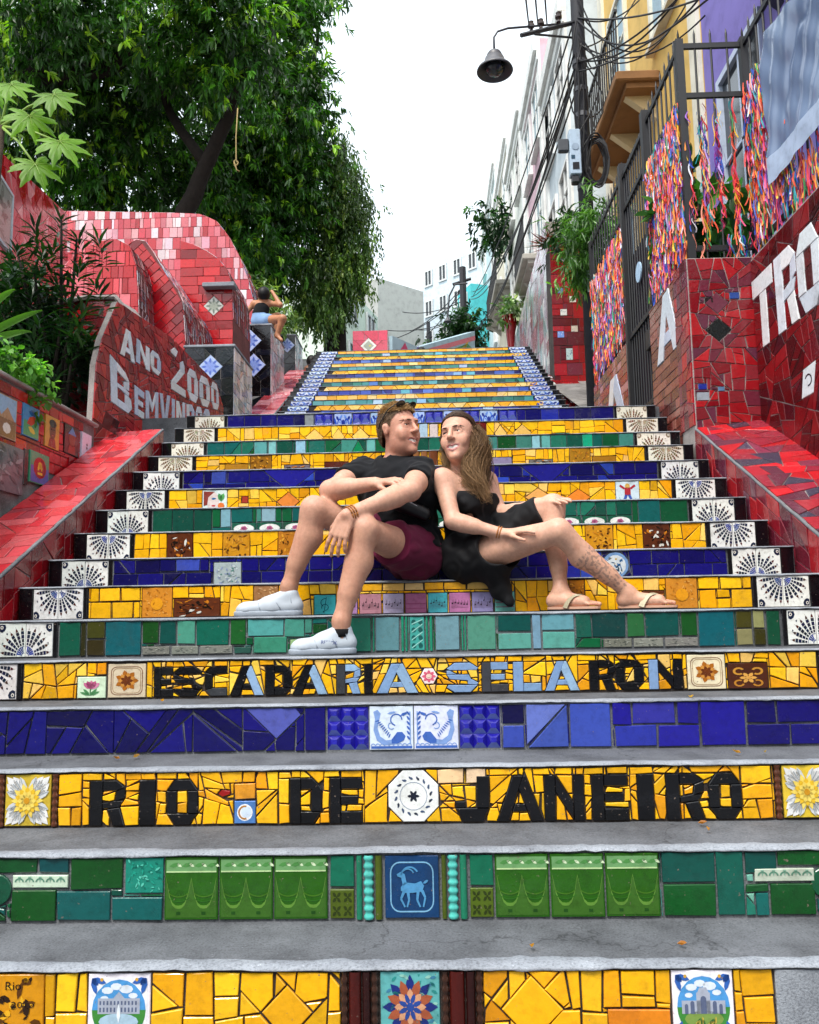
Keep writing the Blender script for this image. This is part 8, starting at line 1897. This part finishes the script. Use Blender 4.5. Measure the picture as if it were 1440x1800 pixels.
for an, he, to in feet:
    he = he.copy(); to = to.copy(); he[2] = zf+0.026; to[2] = zf+0.012; d = unit(to-he); sd = np.array([-d[1], d[0], 0]); v.cone(an, he+(0, 0, 0.004), 0.036, 0.030, 0.02); ba = he+(to-he)*0.70; ba[2] = zf+0.020; v.cone(an+(0, 0, -0.03), ba, 0.034, 0.024, 0.03); v.cone(he, ba+sd*0.012, 0.030, 0.023, 0.02); v.cone(he, ba-sd*0.014, 0.028, 0.022, 0.02)
    for i in range(5): b = ba+sd*(0.030-0.014*i); e = b+d*(0.058-0.007*i if i else 0.062); e[2] = zf+0.010; v.cone(b, e, 0.0115 if i == 0 else 0.009, 0.0105 if i == 0 else 0.0075, 0.006)
hand(v, wrR, fiR, np.array([0.1, 0.2, -1.0]), 1, 0.16, 0.98, 0.14, 0.5); hand(v, wrL, fiL, np.array([0.1, 0.3, -1.0]), -1, 0.22, 0.98, 0.1, 0.5)
Q = add_head(v, hc, Mh, HS, female=True)
V, Fc = v.net(); V = relax(V, Fc, 1)
SK2 = np.array(hx('#d4a892'))
def womcol(C):
    c = np.tile(SK2, (len(C), 1)); l = (C-hc)@Mh/HS; hd = np.linalg.norm(l, axis=1) < 0.17
    lip = hd & (l[:, 1] > 0.074) & (np.abs(l[:, 0]) < 0.033) & (np.abs(l[:, 2]+0.0635-0.012*(l[:, 0]/0.033)**2) < 0.0165-0.011*(l[:, 0]/0.033)**2); c[lip] = np.array(hx('#c08480'))
    c[hd & ~lip] = SK2*np.array([0.98, 0.92, 0.91])
    a = anR-knR; t = ((C-knR)@a)/(a@a); rad = np.linalg.norm(C-knR-t[:, None]*a, axis=1); w_ = np.sin(C[:, 0]*150+4*np.sin(C[:, 2]*90))+np.sin(C[:, 2]*170+3*np.sin(C[:, 0]*110+1))+0.8*np.sin((C[:, 0]+C[:, 2])*260)
    cr = np.linalg.norm(C-(knR+a*0.52+np.array([0, -0.04, 0.0])), axis=1); ang_ = np.arctan2(C[:, 2]-(knR+a*0.52)[2], C[:, 0]-(knR+a*0.52)[0]); ring = np.sin(cr*210+1.6*np.sin(5*ang_)+0.8*ang_) > 0.35
    tat = (t > 0.33) & (t < 0.92) & (rad < 0.09) & (C[:, 1] < (knR+t[:, None]*a)[:, 1]+0.012) & (((w_ > 0.7) & (cr > 0.05)) | (ring & (cr < 0.055)))
    c[tat] = c[tat]*0.55+np.array(hx('#4a545c'))*0.38
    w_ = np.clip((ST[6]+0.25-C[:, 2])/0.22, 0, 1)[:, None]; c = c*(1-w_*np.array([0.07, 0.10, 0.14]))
    return c
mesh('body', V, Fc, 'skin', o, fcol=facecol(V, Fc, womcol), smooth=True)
face_bits(o, Q, Mh, HS, (-0.70, -0.71, -0.03), hx('#2c1e16'))
# dress
v = Vol(*bounds([hipR, hipL, knL, chest, shR, shL, J(905, 1068, 3.86)], 0.2), 0.005); torso2(v, 0.012, 0.05)
for sx in (-1, 1): v.ell(chest+fw_*0.078+bx2*sx*0.06-(0, 0, 0.03), (0.066, 0.066, 0.066), 0.03)
v.cone(hipR, hipR*0.70+knR*0.30, 0.122, 0.118, 0.04); v.cone(hipL, hipL*0.12+knL*0.88, 0.124, 0.082, 0.04)
v.cone(hipR*0.6+knR*0.4+(0, 0.06, -0.02), hipL*0.45+knL*0.55-(0, 0, 0.02), 0.085, 0.080, 0.05); v.cone(hipL*0.5+knL*0.5, hipL*0.22+knL*0.78-(0, -0.02, 0.09), 0.09, 0.055, 0.05)
v.cone(hipR*0.75+knR*0.25+(0, -0.02, -0.02), J(880, 1035, 3.92), 0.085, 0.045, 0.05); v.cone(J(880, 1035, 3.92), J(898, 1058, 3.89), 0.045, 0.022, 0.03)
v.folds(0.0045, 27, 17, 24, 0.2); v.folds(0.002, 55, 41, 49, 1.2)
v.cyl(hipL*0.13+knL*0.87, knL+(knL-hipL)*0.4, 0.105); s0 = hipR*0.66+knR*0.34; v.cone(s0, knR, 0.103, 0.066, 0.004, 'sub'); v.cone(s0+(0, -0.12, 0.02), knR+(0, -0.12, 0), 0.10, 0.10, 0.004, 'sub')
v.cut((0, 0, shR[2]-0.062), (0, 0, 1)); v.ell(chest+fw_*0.115+(0, 0, 0.055), (0.045, 0.045, 0.055), 0.006, 'sub'); v.ell(J(826, 912, 3.92), (0.03, 0.03, 0.028), 0.006, 'sub'); v.cut((0, 0, ST[5]+0.012), (0, 0, -1))
V, Fc = v.net()
mesh('dress', relax(V, Fc, 2), Fc, 'dress_black', o, smooth=True)
for sh_, k in ((shR, 1), (shL, -1)):
    a0 = sh_*0.62+neck*0.38; a0 = a0+(0, 0, -0.005); MB().tube([chest+fw_*0.115-bx2*0.055*k*-1+(0, 0, 0.035) if False else chest+fw_*0.105+bx2*(0.062*k)+(0, 0, 0.028), (chest+fw_*0.07+bx2*(0.07*k)+a0)/2+fw_*0.02+(0, 0, 0.03), a0+(0, 0, 0.022), a0-fw_*0.05-(0, 0, 0.01), chest-fw_*0.075+bx2*0.05*k], 0.0065, 6).build('strap', 'dress_black', o, smooth=True)
for k in range(2):
    a = unit(elR-wrR); c = wrR+a*(0.012+0.012*k); p = unit(np.cross(a, (0, 0, 1.0))); q = np.cross(a, p); MB().tube([c+(p*math.cos(t)+q*math.sin(t))*0.029 for t in np.linspace(0, 6.283, 19)], 0.003, 5).build('bracelet', 'leather_cord', o, smooth=True)
for an, he, to in feet:
    he = he.copy(); to = to.copy(); he[2] = to[2] = ST[5]; d = unit(to-he); sd = np.array([-d[1], d[0], 0]); L = np.linalg.norm(to-he)+0.045; b0 = he-d*0.032; sn = empty('sandal', wloc(o)); sn.parent = o; sn.location = (0, 0, 0)
    P = []
    for i in range(25):
        t = i/24*2*math.pi; x = 0.5-0.5*math.cos(t); wv = (0.036+0.008*math.sin(min(x, 1)*2.6))*math.sin(t); wv = math.copysign(abs(math.sin(t))**0.6*(0.035+0.010*x), math.sin(t)); P.append(b0+d*L*x+sd*wv+(0, 0, 0.002))
    MB().prism(P[:-1], (0, 0, 0.009)).build('sole', 'bag_black', sn); MB().prism([p+np.array([0, 0, 0.0092]) for p in P[:-1]], (0, 0, 0.011)).build('footbed', 'sandal_sole', sn)
    pt = b0+d*L*0.79+sd*0.012+(0, 0, 0.047)
    for sg_ in (-1, 1):
        E0 = b0+d*L*0.40+sd*0.046*sg_+(0, 0, 0.016); mid = b0+d*L*0.56+sd*0.034*sg_+(0, 0, 0.112); V = []; Fc = []
        for i in range(9):
            t = i/8; c = (1-t)**2*E0+2*t*(1-t)*mid+t*t*pt; tg = unit(2*(1-t)*(mid-E0)+2*t*(pt-mid)); wv = 0.014*(1-0.5*t); sdv = unit(np.cross(tg, np.array([0, 0, 1.0])+sd*0.8*sg_)); V += [c-sdv*wv, c+sdv*wv+np.array([0, 0, 0.002])]
        for i in range(8): Fc.append((2*i, 2*i+1, 2*i+3, 2*i+2))
        mesh('strap', V, Fc, 'sandal_gold', sn, smooth=True)
# long hair
v = Vol(*bounds([hc-0.16, hc+0.16], 0.03), 0.004); v.ell(Q(0, -0.020, 0.040), np.array((0.079, 0.096, 0.088))*HS, 0.01, 'add', Mh); v.ell(Q(0, -0.05, -0.01), np.array((0.072, 0.07, 0.09))*HS, 0.03, 'add', Mh); V, Fc = v.net(); Cn = (V[Fc].mean(1)-hc)@Mh/HS
HLW = ([-0.13, -0.07, -0.03, -0.012, 0.005, 0.022, 0.040, 0.060, 0.085], [-0.10, -0.09, -0.05, 0.034, 0.052, 0.066, 0.084, 0.104, 0.130])
kp = Cn[:, 2] > np.interp(Cn[:, 1], *HLW)
mesh('hair_cap', V, Fc[kp], 'hair', o, fcol=np.tile(np.array(hx('#442f20')), (kp.sum(), 1)), smooth=True)
g = np.random.default_rng(8); HG = [[(800, 716, 3.95), (836, 728, 3.93), (848, 772, 3.93), (843, 820, 3.90), (858, 872, 3.88)], [(806, 716, 4.0), (842, 738, 3.98), (856, 790, 3.97), (852, 830, 3.93), (866, 880, 3.90)], [(798, 717, 4.03), (838, 742, 4.05), (854, 796, 4.04), (862, 840, 4.0), (862, 878, 3.96)], [(792, 718, 4.02), (826, 750, 4.08), (832, 800, 4.03), (826, 832, 3.95), (838, 866, 3.90)], [(790, 722, 4.0), (782, 748, 4.08), (790, 795, 4.08), (800, 828, 3.99), (816, 852, 3.92)], [(797, 716, 3.96), (838, 736, 3.94), (842, 784, 3.92), (830, 822, 3.89), (842, 850, 3.87)], [(800, 715, 3.98), (830, 735, 4.07), (842, 790, 4.07), (846, 834, 4.02), (850, 868, 3.97)]]
VV, FF, CC = [], [], []
def scalp(x, y, z, lift=1.03):
    d = unit(np.array([x, y, z])); r = np.array((0.079, 0.096, 0.088)); k = 1/math.sqrt(((d/r)**2).sum()); return Q(*(np.array([0, -0.020, 0.040])+d*k*lift))
for gi, G_ in enumerate(HG):
    tail = [J(q[0]-5, q[1], q[2]) for q in G_[2:]]; far = gi == 4
    for k in range(230):
        a = g.uniform(-0.45, 0.78); sx = 1 if far else -1; lf = g.uniform(0.995, 1.03)
        ds = [np.array([sx*g.uniform(-0.03, 0.08), a, 0.85-0.1*abs(a)]), np.array([sx*0.62, a*0.62-0.06, 0.62]), np.array([sx*0.95, a*0.28-0.26, 0.10]), np.array([sx*0.92, -0.42+0.25*a, -0.35-0.2*g.random()])]
        if k % 3 == 1:
            th = g.uniform(-1.2, 1.2); d0 = np.array([math.sin(th)*0.78, math.cos(th)*0.84, 0.50+0.10*g.random()-0.12*abs(th)]); ds[0] = d0; ds[1] = np.array([d0[0]*0.5+sx*0.42, 0.22, 0.80])
        if k % 3 == 2: ds = [np.array([sx*g.uniform(-0.02, 0.1), g.uniform(0.35, 0.72), 0.72]), np.array([sx*0.70, g.uniform(0.25, 0.52), 0.46]), np.array([sx*0.98, g.uniform(-0.05, 0.18), -0.02]), np.array([sx*0.97, -0.12, -0.5])]
        ds = [unit(d_) for d_ in ds]; P = []
        for q_ in range(3):
            for f_ in (0, 0.33, 0.67): P.append(scalp(*(ds[q_]*(1-f_)+ds[q_+1]*f_), lf*(1+0.012*q_)))
        P = P[:(8 if g.random() < 0.5 else 9)]+tail
        off = g.normal(0, 1, 3)*0.012; r0 = g.uniform(0.0009, 0.0017); ph = g.uniform(0, 6.28); n = 42; pts = []; rr = []; end = g.uniform(0.90, 1.03)
        for i in range(n+1):
            t = min(i/n*end, 1.0)*(len(P)-1); jj = min(int(t), len(P)-2); f = t-jj; p0, p1, p2, p3 = P[max(jj-1, 0)], P[jj], P[jj+1], P[min(jj+2, len(P)-1)]
            c = 0.5*((2*p1)+(-p0+p2)*f+(2*p0-5*p1+4*p2-p3)*f*f+(-p0+3*p1-3*p2+p3)*f**3); u = i/n; w2 = max(0.0, (u-0.62)/0.38)
            pts.append(c+off*min(1, w2*2)*1.1+0.019*min(1, w2*2)*np.array([math.sin(30*u+0.10*ph+gi*0.6), 0.7*math.cos(28*u+0.10*ph), 0])); rr.append(r0*(1.0-0.6*u**4))
        mb = MB().tube(pts, rr, 3, caps=False); b = len(VV); VV += mb.v; FF += [tuple(x+b for x in f) for f in mb.f]
        tone = g.uniform(0.65, 1.3)
        for i in range(n):
            u = max(0, (i/n-0.58)/0.42); c = np.array(hx('#443022'))*(1-u)+np.array(hx('#8c6c48'))*u; CC += [c*tone]*3
mesh('hair', VV, np.array(FF), 'hair', o, fcol=np.array(CC), smooth=True)

# ---------------- people further up
def small_person(label, joints, cols, hairc, Y, top_mat, bottom_mat, h=0.010):
    o = empty('person', tuple(J(*joints['hip'], Y)), label, 'person', 'people further up the stairs'); P = {k: J(*q[:2], Y+(q[2] if len(q) > 2 else 0)) for k, q in joints.items()}
    v = Vol(*bounds(list(P.values()), 0.22), h); hd = P['head']; sh = (P['shL']+P['shR'])/2
    v.cone(P['hip'], sh-(0, 0, 0.06), 0.115, 0.105, 0.05); v.cone(P['shL'], P['shR'], 0.055, 0.055, 0.05); v.cone(sh, hd, 0.05, 0.045, 0.03); v.ell(hd, (0.078, 0.088, 0.108), 0.03)
    for chain, r in ((('shL', 'elL', 'haL'), (0.045, 0.036, 0.026)), (('shR', 'elR', 'haR'), (0.045, 0.036, 0.026)), (('hip', 'knR', 'anR', 'toR'), (0.09, 0.058, 0.038, 0.026)), (('hip', 'knL', 'anL', 'toL'), (0.09, 0.058, 0.038, 0.026))):
        for i in range(len(chain)-1):
            if chain[i+1] in P and chain[i] in P: v.cone(P[chain[i]], P[chain[i+1]], r[i], r[i+1], 0.03)
    V, Fc = v.net(); mesh('body', V, Fc, 'skin', o, fcol=np.tile(np.array(hx('#b07c5c')), (len(Fc), 1)), smooth=True)
    v = Vol(*bounds([P['hip'], sh], 0.2), h); v.cone(P['hip']*0.6+sh*0.4, sh-(0, 0, 0.09), 0.128, 0.120, 0.04); V, Fc = v.net(); mesh('top', V, Fc, top_mat, o, smooth=True)
    v = Vol(*bounds([P['hip'], P.get('knR', P['hip'])], 0.22), h); v.cone(P['hip'], P['hip']*0.62+sh*0.38, 0.130, 0.125, 0.05)
    if 'knR' in P: v.cone(P['hip'], P['hip']*0.6+P['knR']*0.4, 0.112, 0.102, 0.04)
    V, Fc = v.net(); mesh('shorts', V, Fc, bottom_mat, o, smooth=True)
    v = Vol(*bounds([hd-0.15, hd+0.2], 0.05), h); v.ell(hd+(0, -0.01, 0.02), (0.098, 0.108, 0.118), 0.03); v.ell(hd+(-0.03, 0.06, 0.06), (0.06, 0.06, 0.06), 0.03); V, Fc = v.net(); Cn = V[Fc].mean(1); kp = (Cn[:, 2] > hd[2]-0.09)
    mesh('hair', V, Fc[kp], 'hair', o, fcol=np.tile(np.array(hairc), (kp.sum(), 1)), smooth=True)
    return o
small_person('person in black top and denim shorts sitting on the tall black block', dict(hip=(456, 565), shL=(447, 534), shR=(474, 533), elL=(434, 548), haL=(424, 564), elR=(493, 536, -0.1), haR=(478, 512), head=(464, 519, -0.06), knR=(497, 560, -0.35), anR=(487, 590, -0.3), toR=(495, 598, -0.35), knL=(488, 556, 0.1), anL=(485, 582, 0.1)), None, hx('#0e0c0c'), 12.4, 'tee_black', 'denim')
small_person('dark-haired person in black resting at the upper end of the pale red ramp', dict(hip=(553, 668), shL=(540, 648), shR=(562, 648), elL=(536, 662), haL=(545, 672), elR=(566, 662), haR=(560, 672), head=(548, 637), knR=(560, 675, -0.3)), None, hx('#171210'), 14.9, 'tee_black', 'denim', 0.012)
small_person('black-haired person sitting with head just showing over the top step', dict(hip=(742, 668), shL=(728, 640), shR=(756, 640), elL=(724, 658), haL=(732, 670), elR=(760, 658), haR=(752, 670), head=(741, 622), knR=(744, 660, 0.4)), None, hx('#0c0b0c'), 15.6, 'tee_black', 'denim', 0.012)
